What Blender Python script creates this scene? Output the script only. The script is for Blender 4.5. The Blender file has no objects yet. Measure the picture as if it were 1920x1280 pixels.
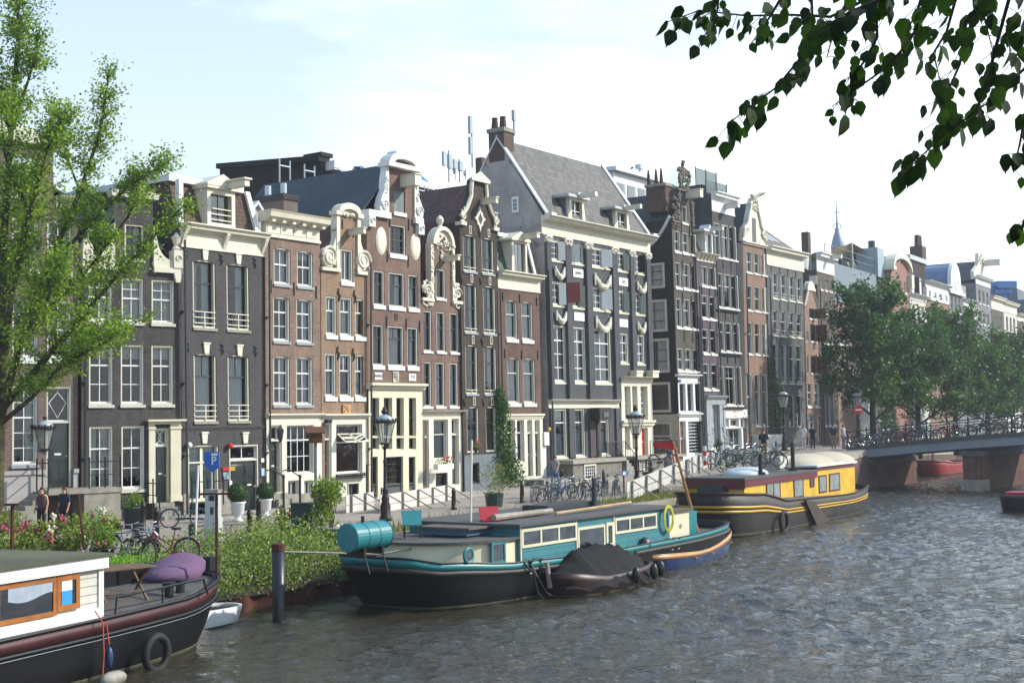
import bpy,math,random
from math import sin,cos,tan,pi,radians,atan2,sqrt,hypot
from mathutils import Vector,Matrix
random.seed(7)
R=random.Random(11)
SC=bpy.context.scene
COL=SC.collection
# ------ camera model (photo is 1920 x 1280)
FPX=2500.0
CAM=Vector((0,0,5.1))
AL=math.atan(150/FPX);RO=radians(1.0)
FW=Vector((0,cos(AL),sin(AL)));U0=Vector((0,-sin(AL),cos(AL)));R0=Vector((1,0,0))
CR=R0*cos(RO)-U0*sin(RO);CU=U0*cos(RO)+R0*sin(RO)
def ray(px,py):return FW+CR*((px-960)/FPX)+CU*((640-py)/FPX)
def gp(px,py,z):
 """point where the line of sight meets the level z"""
 r=ray(px,py);t=(z-CAM.z)/r.z
 return CAM+r*t
def rp(px,py,depth):
 r=ray(px,py);return CAM+r*(depth/r.y)
CROP=dict(n=(0,0,1),cA=(0,600,5.3333),cA2=(0,780,5.3333),cB3=(140,400,5.3333),c4=(300,780,5.3333),c5=(480,560,4.5714),c3=(440,240,3.2),c4b=(440,620,3.2),e5=(760,200,2.908),c6b=(760,600,3.2),c6=(1000,400,6.4),c7=(1000,580,6.4),c8=(1000,740,6.4),r1=(1180,300,6.4),r2=(1200,480,6.4),r3=(1200,660,6.4),r4=(1240,760,6.4),e7=(1120,280,3.555),rr1=(1480,420,3.764),rr2=(1480,700,4),l1=(0,250,2.844),l2=(0,640,2.844),k3=(380,270,7.385),k4=(820,190,10.667))
def cp(tag,x,y):
 a,b,s=CROP[tag];return a+x/s,b+y/s
def setp(o,label=None,cat=None,group=None,kind=None):
 if label:o['label']=label
 if cat:o['category']=cat
 if group:o['group']=group
 if kind:o['kind']=kind
 return o
def empty(name,loc=(0,0,0),rz=0,label=None,cat=None,group=None):
 o=bpy.data.objects.new(name,None);COL.objects.link(o)
 o.location=loc;o.rotation_euler=(0,0,rz);o.empty_display_size=.3
 return setp(o,label,cat,group)
class MB:
 """collects geometry and links it as ONE mesh object"""
 def __init__(s,shear=0.0):s.v=[];s.f=[];s.k=shear;s.M=None
 def add(s,vs,fs):
  n=len(s.v)
  if s.M is not None:vs=[tuple(s.M@Vector(p))for p in vs]
  s.v.extend(tuple(p)for p in vs);s.f.extend(tuple(i+n for i in f)for f in fs)
 def box(s,x0,x1,y0,y1,z0,z1):
  if x0>x1:x0,x1=x1,x0
  if y0>y1:y0,y1=y1,y0
  if z0>z1:z0,z1=z1,z0
  s.add([(x0,y0,z0),(x1,y0,z0),(x1,y1,z0),(x0,y1,z0),(x0,y0,z1),(x1,y0,z1),(x1,y1,z1),(x0,y1,z1)],[(0,3,2,1),(4,5,6,7),(0,1,5,4),(1,2,6,5),(2,3,7,6),(3,0,4,7)])
 def quad(s,a,b,c,d):s.add([a,b,c,d],[(0,1,2,3)])
 def ngon(s,pts):s.add(pts,[tuple(range(len(pts)))])
 def prism(s,pts,y0,y1):
  """polygon in x,z (counter-clockwise seen from the front, -y) pushed from y0 to y1"""
  n=len(pts);vs=[(p[0],y0,p[1])for p in pts]+[(p[0],y1,p[1])for p in pts]
  fs=[tuple(range(n)),tuple(range(2*n-1,n-1,-1))]
  for i in range(n):j=(i+1)%n;fs.append((i,i+n,j+n,j))
  s.add(vs,fs)
 def mold(s,prof,x0,x1):
  """profile in y,z pushed along x"""
  n=len(prof);vs=[(x0,p[0],p[1])for p in prof]+[(x1,p[0],p[1])for p in prof]
  fs=[tuple(range(n)),tuple(range(2*n-1,n-1,-1))]
  for i in range(n):j=(i+1)%n;fs.append((i,i+n,j+n,j))
  s.add(vs,fs)
 def side(s,prof,x0,x1):s.mold(prof,x0,x1)
 def tube(s,a,b,r0,r1=None,n=8,cap=True):
  a=Vector(a);b=Vector(b);r1=r0 if r1 is None else r1
  d=b-a
  if d.length<1e-6:return
  d.normalize();u=d.orthogonal().normalized();w=d.cross(u)
  vs=[]
  for c,r in((a,r0),(b,r1)):
   for i in range(n):t=2*pi*i/n;vs.append(tuple(c+(u*cos(t)+w*sin(t))*r))
  fs=[(i,(i+1)%n,(i+1)%n+n,i+n)for i in range(n)]
  if cap:fs+=[tuple(range(n-1,-1,-1)),tuple(range(n,2*n))]
  s.add(vs,fs)
 def path(s,pts,r,n=6,closed=False):
  """a bent tube; r is a number or a list"""
  pts=[Vector(p)for p in pts];m=len(pts);rr=r if isinstance(r,(list,tuple))else[r]*m
  vs=[];u=None
  for i,p in enumerate(pts):
   if closed:d=pts[(i+1)%m]-pts[i-1]
   else:d=pts[min(i+1,m-1)]-pts[max(i-1,0)]
   d.normalize()
   if u is None:u=d.orthogonal().normalized()
   else:
    u=u-d*u.dot(d)
    u=u.normalized()if u.length>1e-5 else d.orthogonal().normalized()
   w=d.cross(u)
   for k in range(n):t=2*pi*k/n;vs.append(tuple(p+(u*cos(t)+w*sin(t))*rr[i]))
  fs=[]
  for i in range(m if closed else m-1):
   a=i*n;b=((i+1)%m)*n
   fs+=[(a+k,a+(k+1)%n,b+(k+1)%n,b+k)for k in range(n)]
  if not closed:fs+=[tuple(range(n-1,-1,-1)),tuple(range((m-1)*n,m*n))]
  s.add(vs,fs)
 def lathe(s,prof,c=(0,0,0),n=16,ax='z',sq=None):
  """profile (radius, height) turned about an axis"""
  vs=[]
  for r,h in prof:
   for i in range(n):
    t=2*pi*(i+.5)/n
    a,b=r*cos(t),r*sin(t)
    q=(a,b,h)if ax=='z' else((h,a,b)if ax=='x' else(a,h,b))
    vs.append((c[0]+q[0],c[1]+q[1],c[2]+q[2]))
  fs=[]
  m=len(prof)
  for j in range(m-1):
   for i in range(n):k=(i+1)%n;fs.append((j*n+i,j*n+k,(j+1)*n+k,(j+1)*n+i))
  if prof[0][0]>1e-4:fs.append(tuple(range(n-1,-1,-1)))
  if prof[-1][0]>1e-4:fs.append(tuple(range((m-1)*n,m*n)))
  s.add(vs,fs)
 def ball(s,c,r,n=8,m=6,jit=0,rnd=None):
  rx,ry,rz=r if isinstance(r,(tuple,list))else(r,r,r)
  vs=[(c[0],c[1],c[2]-rz)]
  for j in range(1,m):
   ph=-pi/2+pi*j/m
   for i in range(n):
    t=2*pi*i/n;q=1+((rnd or R).uniform(-jit,jit)if jit else 0)
    vs.append((c[0]+rx*q*cos(ph)*cos(t),c[1]+ry*q*cos(ph)*sin(t),c[2]+rz*q*sin(ph)))
  vs.append((c[0],c[1],c[2]+rz));T=len(vs)-1
  fs=[(0,1+(i+1)%n,1+i)for i in range(n)]
  for j in range(m-2):
   a=1+j*n;b=a+n
   fs+=[(a+i,a+(i+1)%n,b+(i+1)%n,b+i)for i in range(n)]
  a=1+(m-2)*n
  fs+=[(a+i,a+(i+1)%n,T)for i in range(n)]
  s.add(vs,fs)
 def torus(s,c,Rr,r,n=20,m=6,ax='y',a0=0,a1=2*pi):
  pts=[]
  full=abs(a1-a0-2*pi)<1e-3
  for i in range(n if full else n+1):
   t=a0+(a1-a0)*i/n
   q=(Rr*cos(t),0,Rr*sin(t))if ax=='y' else((0,Rr*cos(t),Rr*sin(t))if ax=='x' else(Rr*cos(t),Rr*sin(t),0))
   pts.append((c[0]+q[0],c[1]+q[1],c[2]+q[2]))
  s.path(pts,r,m,closed=full)
 def build(s,name,mat,parent=None,smooth=False,label=None,loc=None):
  me=bpy.data.meshes.new(name)
  vs=[(x+s.k*z,y,z)for x,y,z in s.v]if s.k else s.v
  me.from_pydata(vs,[],s.f);me.update()
  for m_ in(mat if isinstance(mat,(list,tuple))else[mat]):me.materials.append(m_)
  if smooth:me.polygons.foreach_set('use_smooth',[True]*len(me.polygons))
  o=bpy.data.objects.new(name,me);COL.objects.link(o)
  if parent is not None:o.parent=parent
  if loc:o.location=loc
  if label:o['label']=label
  return o
def copy_tree(o,parent=None):
 c=o.copy();COL.objects.link(c)
 if parent is not None:c.parent=parent
 for ch in list(o.children):copy_tree(ch,c)
 return c
def recolor(root,part,mat):
 for ch in root.children:
  if ch.name.split('.')[0]==part:
   sl=ch.material_slots[0];sl.link='OBJECT';sl.material=mat
def srgb(h):
 h=h.lstrip('#');c=[int(h[i:i+2],16)/255 for i in(0,2,4)]
 return tuple((x/12.92 if x<=.04045 else((x+.055)/1.055)**2.4)for x in c)+(1,)
def col(c):
 if isinstance(c,str):return srgb(c)
 return tuple(c)+(1,)if len(c)==3 else tuple(c)
MATS={}
def nodes(name):
 m=bpy.data.materials.new(name);m.use_nodes=True;nt=m.node_tree;nt.nodes.clear()
 out=nt.nodes.new('ShaderNodeOutputMaterial');return m,nt,nt.nodes,nt.links,out
def mixc(N,L,fac,a,b,mode='MIX'):
 n=N.new('ShaderNodeMix');n.data_type='RGBA';n.blend_type=mode
 for sock,v in((n.inputs['Factor'],fac),(n.inputs['A'],a),(n.inputs['B'],b)):
  if hasattr(v,'is_linked')or hasattr(v,'links'):L.new(v,sock)
  else:sock.default_value=v
 return n.outputs['Result']
def noise(N,L,vec,scale,detail=3,rough=.55,dist=0):
 n=N.new('ShaderNodeTexNoise');n.inputs['Scale'].default_value=scale;n.inputs['Detail'].default_value=detail
 n.inputs['Roughness'].default_value=rough;n.inputs['Distortion'].default_value=dist
 if vec is not None:L.new(vec,n.inputs['Vector'])
 return n.outputs['Fac']
def ramp(N,L,fac,stops):
 n=N.new('ShaderNodeValToRGB');cr=n.color_ramp
 while len(cr.elements)>1:cr.elements.remove(cr.elements[0])
 for i,(p,c)in enumerate(stops):
  e=cr.elements[0]if i==0 else cr.elements.new(p)
  e.position=p;e.color=col(c)if not isinstance(c,(int,float))else(c,c,c,1)
 L.new(fac,n.inputs['Fac']);return n.outputs['Color']
def paint(name,c,rough=.6,var=.15,scale=1.5,metal=0,bump=0,spec=.4,dirt=None,coat=0):
 """painted or plain surface with mottling and grime"""
 if name in MATS:return MATS[name]
 m,nt,N,L,out=nodes(name);tc=N.new('ShaderNodeTexCoord');v=tc.outputs['Object']
 b=N.new('ShaderNodeBsdfPrincipled');L.new(b.outputs[0],out.inputs[0])
 c=col(c);f1=noise(N,L,v,scale,5,.6);f2=noise(N,L,v,scale*9,3,.6)
 dark=tuple(x*(1-var*1.6)for x in c[:3])+(1,);lite=tuple(min(1,x*(1+var*.9))for x in c[:3])+(1,)
 r=ramp(N,L,f1,[(.3,dark),(.7,lite)])
 r2=ramp(N,L,f2,[(.25,1-var*.8),(.75,1.0)])
 o=mixc(N,L,1.0,r,r2,'MULTIPLY')
 if dirt:
  f3=noise(N,L,v,dirt[1],6,.7,.5);k=ramp(N,L,f3,[(dirt[2],0.0),(dirt[2]+.12,1.0)])
  o=mixc(N,L,k,o,col(dirt[0]))
 L.new(o,b.inputs['Base Color']);b.inputs['Roughness'].default_value=rough;b.inputs['Metallic'].default_value=metal
 b.inputs['Specular IOR Level'].default_value=spec
 if coat:b.inputs['Coat Weight'].default_value=coat
 if bump:
  bn=N.new('ShaderNodeBump');bn.inputs['Strength'].default_value=bump;bn.inputs['Distance'].default_value=.02
  L.new(f2,bn.inputs['Height']);L.new(bn.outputs[0],b.inputs['Normal'])
 MATS[name]=m;return m
def wallvec(N,L):
 tc=N.new('ShaderNodeTexCoord');sp=N.new('ShaderNodeSeparateXYZ');L.new(tc.outputs['Object'],sp.inputs[0])
 ad=N.new('ShaderNodeMath');ad.operation='ADD';L.new(sp.outputs[0],ad.inputs[0]);L.new(sp.outputs[1],ad.inputs[1])
 cb=N.new('ShaderNodeCombineXYZ');L.new(ad.outputs[0],cb.inputs[0]);L.new(sp.outputs[2],cb.inputs[1])
 return tc.outputs['Object'],cb.outputs[0],sp
def brick(name,c1,c2,mortar,bw=.2,bh=.062,mw=.008,stain=.35,rough=.85,mfac=1.0):
 if name in MATS:return MATS[name]
 m,nt,N,L,out=nodes(name);ob,v,sp=wallvec(N,L)
 b=N.new('ShaderNodeBsdfPrincipled');L.new(b.outputs[0],out.inputs[0]);b.inputs['Roughness'].default_value=rough
 b.inputs['Specular IOR Level'].default_value=.25
 t=N.new('ShaderNodeTexBrick');L.new(v,t.inputs['Vector']);t.inputs['Scale'].default_value=1
 t.inputs['Brick Width'].default_value=bw;t.inputs['Row Height'].default_value=bh;t.inputs['Mortar Size'].default_value=mw
 t.inputs['Color1'].default_value=col(c1);t.inputs['Color2'].default_value=col(c2);t.inputs['Mortar'].default_value=col(mortar);t.inputs['Bias'].default_value=-.1
 stain=min(.6,stain*1.35);f=noise(N,L,ob,.55,6,.65,.4);r=ramp(N,L,f,[(.3,1-stain),(.55,1.0),(.75,1-stain*.25)])
 o=mixc(N,L,1.0,t.outputs['Color'],r,'MULTIPLY')
 f2=noise(N,L,ob,5.5,4,.7);r2=ramp(N,L,f2,[(.3,.78),(.7,1.12)])
 o=mixc(N,L,1.0,o,r2,'MULTIPLY')
 mp=N.new('ShaderNodeMapping');mp.inputs['Scale'].default_value=(3.2,3.2,.25);L.new(ob,mp.inputs[0])
 f3=noise(N,L,mp.outputs[0],1.2,5,.6);r3=ramp(N,L,f3,[(.35,1-stain*.5),(.6,1.0)])
 o=mixc(N,L,1.0,o,r3,'MULTIPLY')
 L.new(o,b.inputs['Base Color'])
 bn=N.new('ShaderNodeBump');bn.inputs['Strength'].default_value=.6;bn.inputs['Distance'].default_value=.01;bn.invert=True
 L.new(t.outputs['Fac'],bn.inputs['Height']);L.new(bn.outputs[0],b.inputs['Normal'])
 MATS[name]=m;return m
def tiles(name,c1,c2,axis='y',w=.24,h=.3,rough=.6):
 """pantiles: columns along one axis, courses by height"""
 if name in MATS:return MATS[name]
 m,nt,N,L,out=nodes(name);tc=N.new('ShaderNodeTexCoord');sp=N.new('ShaderNodeSeparateXYZ');L.new(tc.outputs['Object'],sp.inputs[0])
 ax=sp.outputs[0]if axis=='x' else sp.outputs[1]
 def wave(src,per,mode='SINE'):
  a=N.new('ShaderNodeMath');a.operation='MULTIPLY';a.inputs[1].default_value=(2*pi if mode=='SINE' else 1)/per;L.new(src,a.inputs[0])
  s_=N.new('ShaderNodeMath');s_.operation=mode if mode=='SINE' else 'FRACT';L.new(a.outputs[0],s_.inputs[0]);return s_.outputs[0]
 wx=wave(ax,w);wz=wave(sp.outputs[2],h*.8,'FRACT')
 ad=N.new('ShaderNodeMath');ad.operation='MULTIPLY_ADD';L.new(wx,ad.inputs[0]);ad.inputs[1].default_value=.35;L.new(wz,ad.inputs[2])
 b=N.new('ShaderNodeBsdfPrincipled');L.new(b.outputs[0],out.inputs[0]);b.inputs['Roughness'].default_value=rough
 cb=N.new('ShaderNodeCombineXYZ');L.new(ax,cb.inputs[0]);L.new(sp.outputs[2],cb.inputs[1])
 t=N.new('ShaderNodeTexBrick');L.new(cb.outputs[0],t.inputs['Vector']);t.inputs['Scale'].default_value=1;t.offset=0
 t.inputs['Brick Width'].default_value=w;t.inputs['Row Height'].default_value=h*.8;t.inputs['Mortar Size'].default_value=.02;t.inputs['Mortar Smooth'].default_value=.5
 t.inputs['Color1'].default_value=col(c1);t.inputs['Color2'].default_value=col(c2);t.inputs['Mortar'].default_value=tuple(x*.35 for x in col(c1)[:3])+(1,)
 f=noise(N,L,tc.outputs['Object'],.8,5,.65);r=ramp(N,L,f,[(.3,.7),(.7,1.15)])
 o=mixc(N,L,1.0,t.outputs['Color'],r,'MULTIPLY');L.new(o,b.inputs['Base Color'])
 bn=N.new('ShaderNodeBump');bn.inputs['Strength'].default_value=.9;bn.inputs['Distance'].default_value=.06
 L.new(ad.outputs[0],bn.inputs['Height']);L.new(bn.outputs[0],b.inputs['Normal'])
 MATS[name]=m;return m
def glass(name,tint=(.75,.8,.8),refl=1.0,rough=.02):
 if name in MATS:return MATS[name]
 m,nt,N,L,out=nodes(name)
 t=N.new('ShaderNodeBsdfTransparent');t.inputs[0].default_value=col(tint)
 g=N.new('ShaderNodeBsdfGlossy');g.inputs['Roughness'].default_value=rough
 tc=N.new('ShaderNodeTexCoord');f=noise(N,L,tc.outputs['Object'],1.3,2)
 bn=N.new('ShaderNodeBump');bn.inputs['Strength'].default_value=.12;bn.inputs['Distance'].default_value=.05;L.new(f,bn.inputs['Height']);L.new(bn.outputs[0],g.inputs['Normal'])
 fr=N.new('ShaderNodeFresnel');fr.inputs['IOR'].default_value=1.5
 mu=N.new('ShaderNodeMath');mu.operation='MULTIPLY';mu.inputs[1].default_value=refl;mu.use_clamp=True;L.new(fr.outputs[0],mu.inputs[0])
 mx=N.new('ShaderNodeMixShader');L.new(mu.outputs[0],mx.inputs[0]);L.new(t.outputs[0],mx.inputs[1]);L.new(g.outputs[0],mx.inputs[2]);L.new(mx.outputs[0],out.inputs[0])
 MATS[name]=m;return m
def leafmat(name,c1,c2,trans=.4,rough=.5,c3=None):
 if name in MATS:return MATS[name]
 m,nt,N,L,out=nodes(name)
 g=N.new('ShaderNodeNewGeometry')
 st=[(0,c1),(.85,c2)]+([(1,c3)]if c3 else[])
 c=ramp(N,L,g.outputs['Random Per Island'],st)
 d=N.new('ShaderNodeBsdfPrincipled');d.inputs['Roughness'].default_value=rough;d.inputs['Specular IOR Level'].default_value=.35;L.new(c,d.inputs['Base Color'])
 t=N.new('ShaderNodeBsdfTranslucent');c2_=mixc(N,L,1.0,c,(1.5,1.7,.5,1),'MULTIPLY');L.new(c2_,t.inputs[0])
 mx=N.new('ShaderNodeMixShader');mx.inputs[0].default_value=trans;L.new(d.outputs[0],mx.inputs[1]);L.new(t.outputs[0],mx.inputs[2]);L.new(mx.outputs[0],out.inputs[0])
 MATS[name]=m;return m
def planks(name,c,gap=.12,axis='z',dark=.5,rough=.6,var=.15,off=0):
 """painted boards with dark joints"""
 if name in MATS:return MATS[name]
 m,nt,N,L,out=nodes(name);tc=N.new('ShaderNodeTexCoord');sp=N.new('ShaderNodeSeparateXYZ');L.new(tc.outputs['Object'],sp.inputs[0])
 a=N.new('ShaderNodeMath');a.operation='MULTIPLY';a.inputs[1].default_value=1/gap;L.new(sp.outputs[{'x':0,'y':1,'z':2}[axis]],a.inputs[0])
 f=N.new('ShaderNodeMath');f.operation='FRACT';L.new(a.outputs[0],f.inputs[0])
 c=col(c);k=ramp(N,L,f.outputs[0],[(0,dark),(.05,dark),(.12,1.0),(1,1.0)])
 n1=noise(N,L,tc.outputs['Object'],2.5,5,.65);r=ramp(N,L,n1,[(.3,1-var),(.7,1+var*.4)])
 o=mixc(N,L,1.0,mixc(N,L,1.0,k,r,'MULTIPLY'),c,'MULTIPLY')
 b=N.new('ShaderNodeBsdfPrincipled');L.new(b.outputs[0],out.inputs[0]);b.inputs['Roughness'].default_value=rough;L.new(o,b.inputs['Base Color'])
 bn=N.new('ShaderNodeBump');bn.inputs['Strength'].default_value=.5;bn.inputs['Distance'].default_value=.03;L.new(k,bn.inputs['Height']);L.new(bn.outputs[0],b.inputs['Normal'])
 MATS[name]=m;return m
CREAM=paint('cream_paint','#c9c4b1',.5,.06,2.0,dirt=('#a89f80',2.2,.66))
CREAM2=paint('yellow_cream_paint','#c6c1a9',.5,.06,2.0,dirt=('#a89f80',2.2,.68))
WHITE=paint('white_paint','#cfcfcb',.5,.05,2.0,dirt=('#a6a69c',2.6,.68))
SASH=paint('sash_white','#d6d8d6',.45,.04,3)
GREY_W=paint('grey_white_paint','#b9b7ad',.6,.08,2)
STONE=paint('grey_stone','#8d897e',.85,.2,2.5,bump=.4)
SILL=paint('blue_stone','#8a9096',.7,.12,3)
DARK=paint('dark_green_paint','#16211f',.3,.15,3,spec=.6,coat=.4)
BLACK=paint('black_paint','#0e0f10',.4,.1,3)
IRON=paint('wrought_iron','#15171a',.45,.1,4)
GREYD=paint('dark_grey_frame','#2c3134',.45,.1,3)
LEAD=paint('lead_sheet','#6a7784',.5,.15,1.5)
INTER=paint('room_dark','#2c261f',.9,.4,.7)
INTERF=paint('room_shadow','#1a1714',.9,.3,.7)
CURT=paint('sheer_curtain','#c9cbc9',.9,.08,2)
CURTY=paint('ochre_curtain','#8f7328',.9,.25,2)
CURTR=paint('red_curtain','#6a1f17',.9,.35,3)
BLIND=paint('roller_blind','#b3b6b3',.8,.05,2)
FROST=paint('frosted_film','#aab3ae',.5,.08,3)
GLASS=glass('window_glass',(.75,.8,.8),1.7)
GLASSB=glass('bright_glass',(.6,.7,.75),4.0)
WOODW=paint('raw_timber','#a98f68',.7,.2,4)
RED=paint('red_paint','#b02114',.4,.1,3)
# ------ plan of the quay
class Plane:
 def __init__(s,O,th):s.O=O;s.d=(sin(th),cos(th));s.i=(-cos(th),sin(th));s.th=th;s.rz=atan2(s.d[1],s.d[0])
 def uz(s,px,py,v=0.0):
  r=ray(px,py);ox=s.O[0]+s.i[0]*v;oy=s.O[1]+s.i[1]*v
  det=r.x*(-s.d[1])+s.d[0]*r.y
  t=((ox-CAM.x)*(-s.d[1])+s.d[0]*(oy-CAM.y))/det
  u=((CAM.x+r.x*t-ox)*s.d[0]+(CAM.y+r.y*t-oy)*s.d[1])
  return u,CAM.z+r.z*t
 def pt(s,u,v=0.0):return(s.O[0]+s.d[0]*u+s.i[0]*v,s.O[1]+s.d[1]*u+s.i[1]*v)
TH=radians(35.6);THA=radians(50.6);THF=radians(31.6)
MAIN=Plane((-5.2,66.5),TH)
MAIN.O=tuple(gp(765,932,1.4).xy)
_u,_=MAIN.uz(341,800);LEFTP=Plane(MAIN.pt(_u),THA)
_u,_=MAIN.uz(1512,780);FARP=Plane(MAIN.pt(_u),THF)
DD=(sin(TH),cos(TH));NN=(cos(TH),-sin(TH))
def dn(x,y):return x*DD[0]+y*DD[1],x*NN[0]+y*NN[1]
def fdn(d,n,z=None):
 p=(d*DD[0]+n*NN[0],d*DD[1]+n*NN[1]);return p if z is None else(p[0],p[1],z)
ZS=[(-200,1.4),(62,1.4),(70,1.65),(80,2.25),(90,2.75),(99,2.75),(112,2.0),(130,1.6),(900,1.6)]
def zstreet(d):
 for(a,za),(b,zb)in zip(ZS,ZS[1:]):
  if d<=b:return za+(zb-za)*max(0,(d-a))/(b-a)
 return 1.6
def gstreet(px,py):
 """point of the street under a pixel"""
 z=1.4
 for _ in range(6):
  p=gp(px,py,z);z=zstreet(dn(p.x,p.y)[0])
 return p
HOUSES={}
class House:
 def __init__(s,key,name,label,pl,xl,xr,wall,lean=0.0,yref=780,off=0.0,depth=10.0,group='canal houses in the long row',cat='house',zg=1.4,gap=.01):
  s.pl=pl;s.key=key;s.off=off
  u0,_=pl.uz(xl,yref,off);u1,_=pl.uz(xr,yref,off)
  s.u0=u0+gap;s.W=u1-u0-2*gap;s.k=lean;s.wall=wall;s.D=depth;s.zg=zg
  zc=CAM.z-zg
  s.xs=-lean*zc
  p=pl.pt(s.u0,off);s.o=empty(name,(p[0]+pl.d[0]*s.xs,p[1]+pl.d[1]*s.xs,zg),pl.rz,label,cat,group)
  s.holes=[];s.nwin=0;HOUSES[key]=s
 def uz(s,px,py,v=0.0):
  """pixel -> local x, local z on the plane v metres behind the front"""
  u,z=s.pl.uz(px,py,s.off+v);z-=s.zg
  return u-s.u0-s.xs-s.k*z,z
 def c(s,tag,x,y,v=0.0):return s.uz(*cp(tag,x,y),v=v)
 def vz(s,px,py,x):
  """pixel -> depth behind the front and height on the cross plane at local x"""
  z=8.0
  for _ in range(4):
   r=ray(px,py);u=s.u0+s.xs+x+s.k*z
   ox,oy=s.pl.pt(u,0);d,i=s.pl.d,s.pl.i
   det=r.x*(-i[1])+i[0]*r.y
   t=((ox-CAM.x)*(-i[1])+i[0]*(oy-CAM.y))/det
   v=(CAM.x+r.x*t-ox)*i[0]+(CAM.y+r.y*t-oy)*i[1]
   z=CAM.z+r.z*t-s.zg
  return v-s.off,z
 def mb(s):return MB(s.k)
 def part(s,mb,name,mat,smooth=False,parent=None,label=None):return mb.build(name,mat,parent or s.o,smooth,label)
 def halves(s,mb,name,mat,xm):
  for sg in(-1,1):
   q=MB(s.k);ix={}
   for f in mb.f:
    if(sum(mb.v[i][0]for i in f)/len(f)-xm)*sg>=0:
     for i in f:
      if i not in ix:ix[i]=len(q.v);q.v.append(mb.v[i])
     q.f.append(tuple(ix[i]for i in f))
   s.part(q,name,mat)
 def rect(s,tag,x0,x1,t,b,t1=None,b1=None):
  """pixel rectangle -> local x0,x1,z0,z1"""
  ty=t if t1 is None else(t+t1)/2;by=b if b1 is None else(b+b1)/2;my=(ty+by)/2
  X0,_=s.c(tag,x0,my);X1,_=s.c(tag,x1,my)
  xm=(x0+x1)/2
  return X0,X1,s.c(tag,xm,by)[1],s.c(tag,xm,ty)[1]
 def row(s,tag,cols,ys,**kw):
  t0,b0,t1,b1=ys;n=len(cols);out=[]
  xa=sum(cols[0])/2;xb=sum(cols[-1])/2
  zt=(s.c(tag,xa,t0)[1]+s.c(tag,xb,t1)[1])/2;zb=(s.c(tag,xa,b0)[1]+s.c(tag,xb,b1)[1])/2
  for i,(a,b)in enumerate(cols):
   f=i/(n-1)if n>1 else .5
   my=((t0+b0)*(1-f)+(t1+b1)*f)/2
   x0=s.c(tag,a,my)[0];x1=s.c(tag,b,my)[0]
   k=dict(kw)
   for q in('curt','nc','low','open_'):
    if isinstance(k.get(q),(list,tuple)):k[q]=k[q][i]
   out.append(s.window(x0,x1,zb,zt,**k))
  return out
 def window(s,x0,x1,z0,z1,nc=2,up=1,lo=2,split=.36,frame=CREAM,sash=SASH,fw=.07,sill=SILL,sh=.12,sd=.07,rec=.2,curt=None,arch=0.0,bars=.03,mid=.06,low=None,name='window',key=None,hole=True,rail=None,depth=None,pane=None,simple=False,sw=None):
  w,h=x1-x0,z1-z0
  if sill is not None and sh>0:zf=z0+sh
  else:zf=z0
  if hole:s.holes.append((x0,x1,zf if sill is not None else z0,z1,arch))
  zs0=zf
  m=s.mb();y0=.04
  m.box(x0,x0+fw,y0,rec+.04,zs0,z1);m.box(x1-fw,x1,y0,rec+.04,zs0,z1)
  m.box(x0+fw,x1-fw,y0,rec+.04,z1-fw,z1);m.box(x0+fw,x1-fw,y0,rec+.04,zs0,zs0+fw)
  fr=s.part(m,name,frame)
  a0,a1,b0,b1=x0+fw,x1-fw,zs0+fw,z1-fw
  m=s.mb();ys,ye=rec-.05,rec
  e=sw if sw is not None else mid*.75
  for(p,q,t,u)in((a0,a0+e,b0,b1),(a1-e,a1,b0,b1),(a0+e,a1-e,b1-e,b1),(a0+e,a1-e,b0,b0+e*1.4)):m.box(p,q,ys,ye,t,u)
  zm=b1-(b1-b0)*split
  if up and lo:m.box(a0+e,a1-e,ys-.015,ye-.003,zm-mid/2,zm+mid/2)
  else:zm=b0 if up else b1
  bw=bars/2
  for(c0,c1,n)in((zm,b1,up),(b0,zm,lo)):
   for i in range(1,n):
    z=c0+(c1-c0)*i/n;m.box(a0+e,a1-e,ys+.012,ye-.012,z-bw,z+bw)
  for j in range(1,nc):
   x=a0+(a1-a0)*j/nc
   if low=='plain' and up:m.box(x-bw,x+bw,ys+.01,ye-.01,zm,b1-e)
   else:m.box(x-bw,x+bw,ys+.01,ye-.01,b0+e,b1-e)
  s.part(m,'sash',sash,parent=fr)
  m=s.mb();y=rec-.02;m.quad((a0+.002,y,b0),(a1-.002,y,b0),(a1-.002,y,b1),(a0+.002,y,b1))
  s.part(m,'pane',pane or GLASS,parent=fr)
  if sill is not None and sh>0:
   m=s.mb();m.box(x0-.04,x1+.04,-sd,rec+.04,z0,zf-.002);s.part(m,'sill',sill,parent=fr)
  if not curt:curt=R.choice(['','','','L+R','R','half','top','full'])
  if curt and '#' not in curt:s.curtain(fr,a0,a1,b0,b1,rec+.1,curt)
  if rail is not None:
   m=s.mb()
   for i in range(rail):z=zs0+.18+.24*i;m.box(x0+.03,x1-.03,-.02,.01,z,z+.035)
   m.box((x0+x1)/2-.02,(x0+x1)/2+.02,-.016,.006,zs0,zs0+.18+.24*(rail-1))
   s.part(m,'guard_rail',frame,parent=fr)
  s.nwin+=1
  return fr
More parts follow.
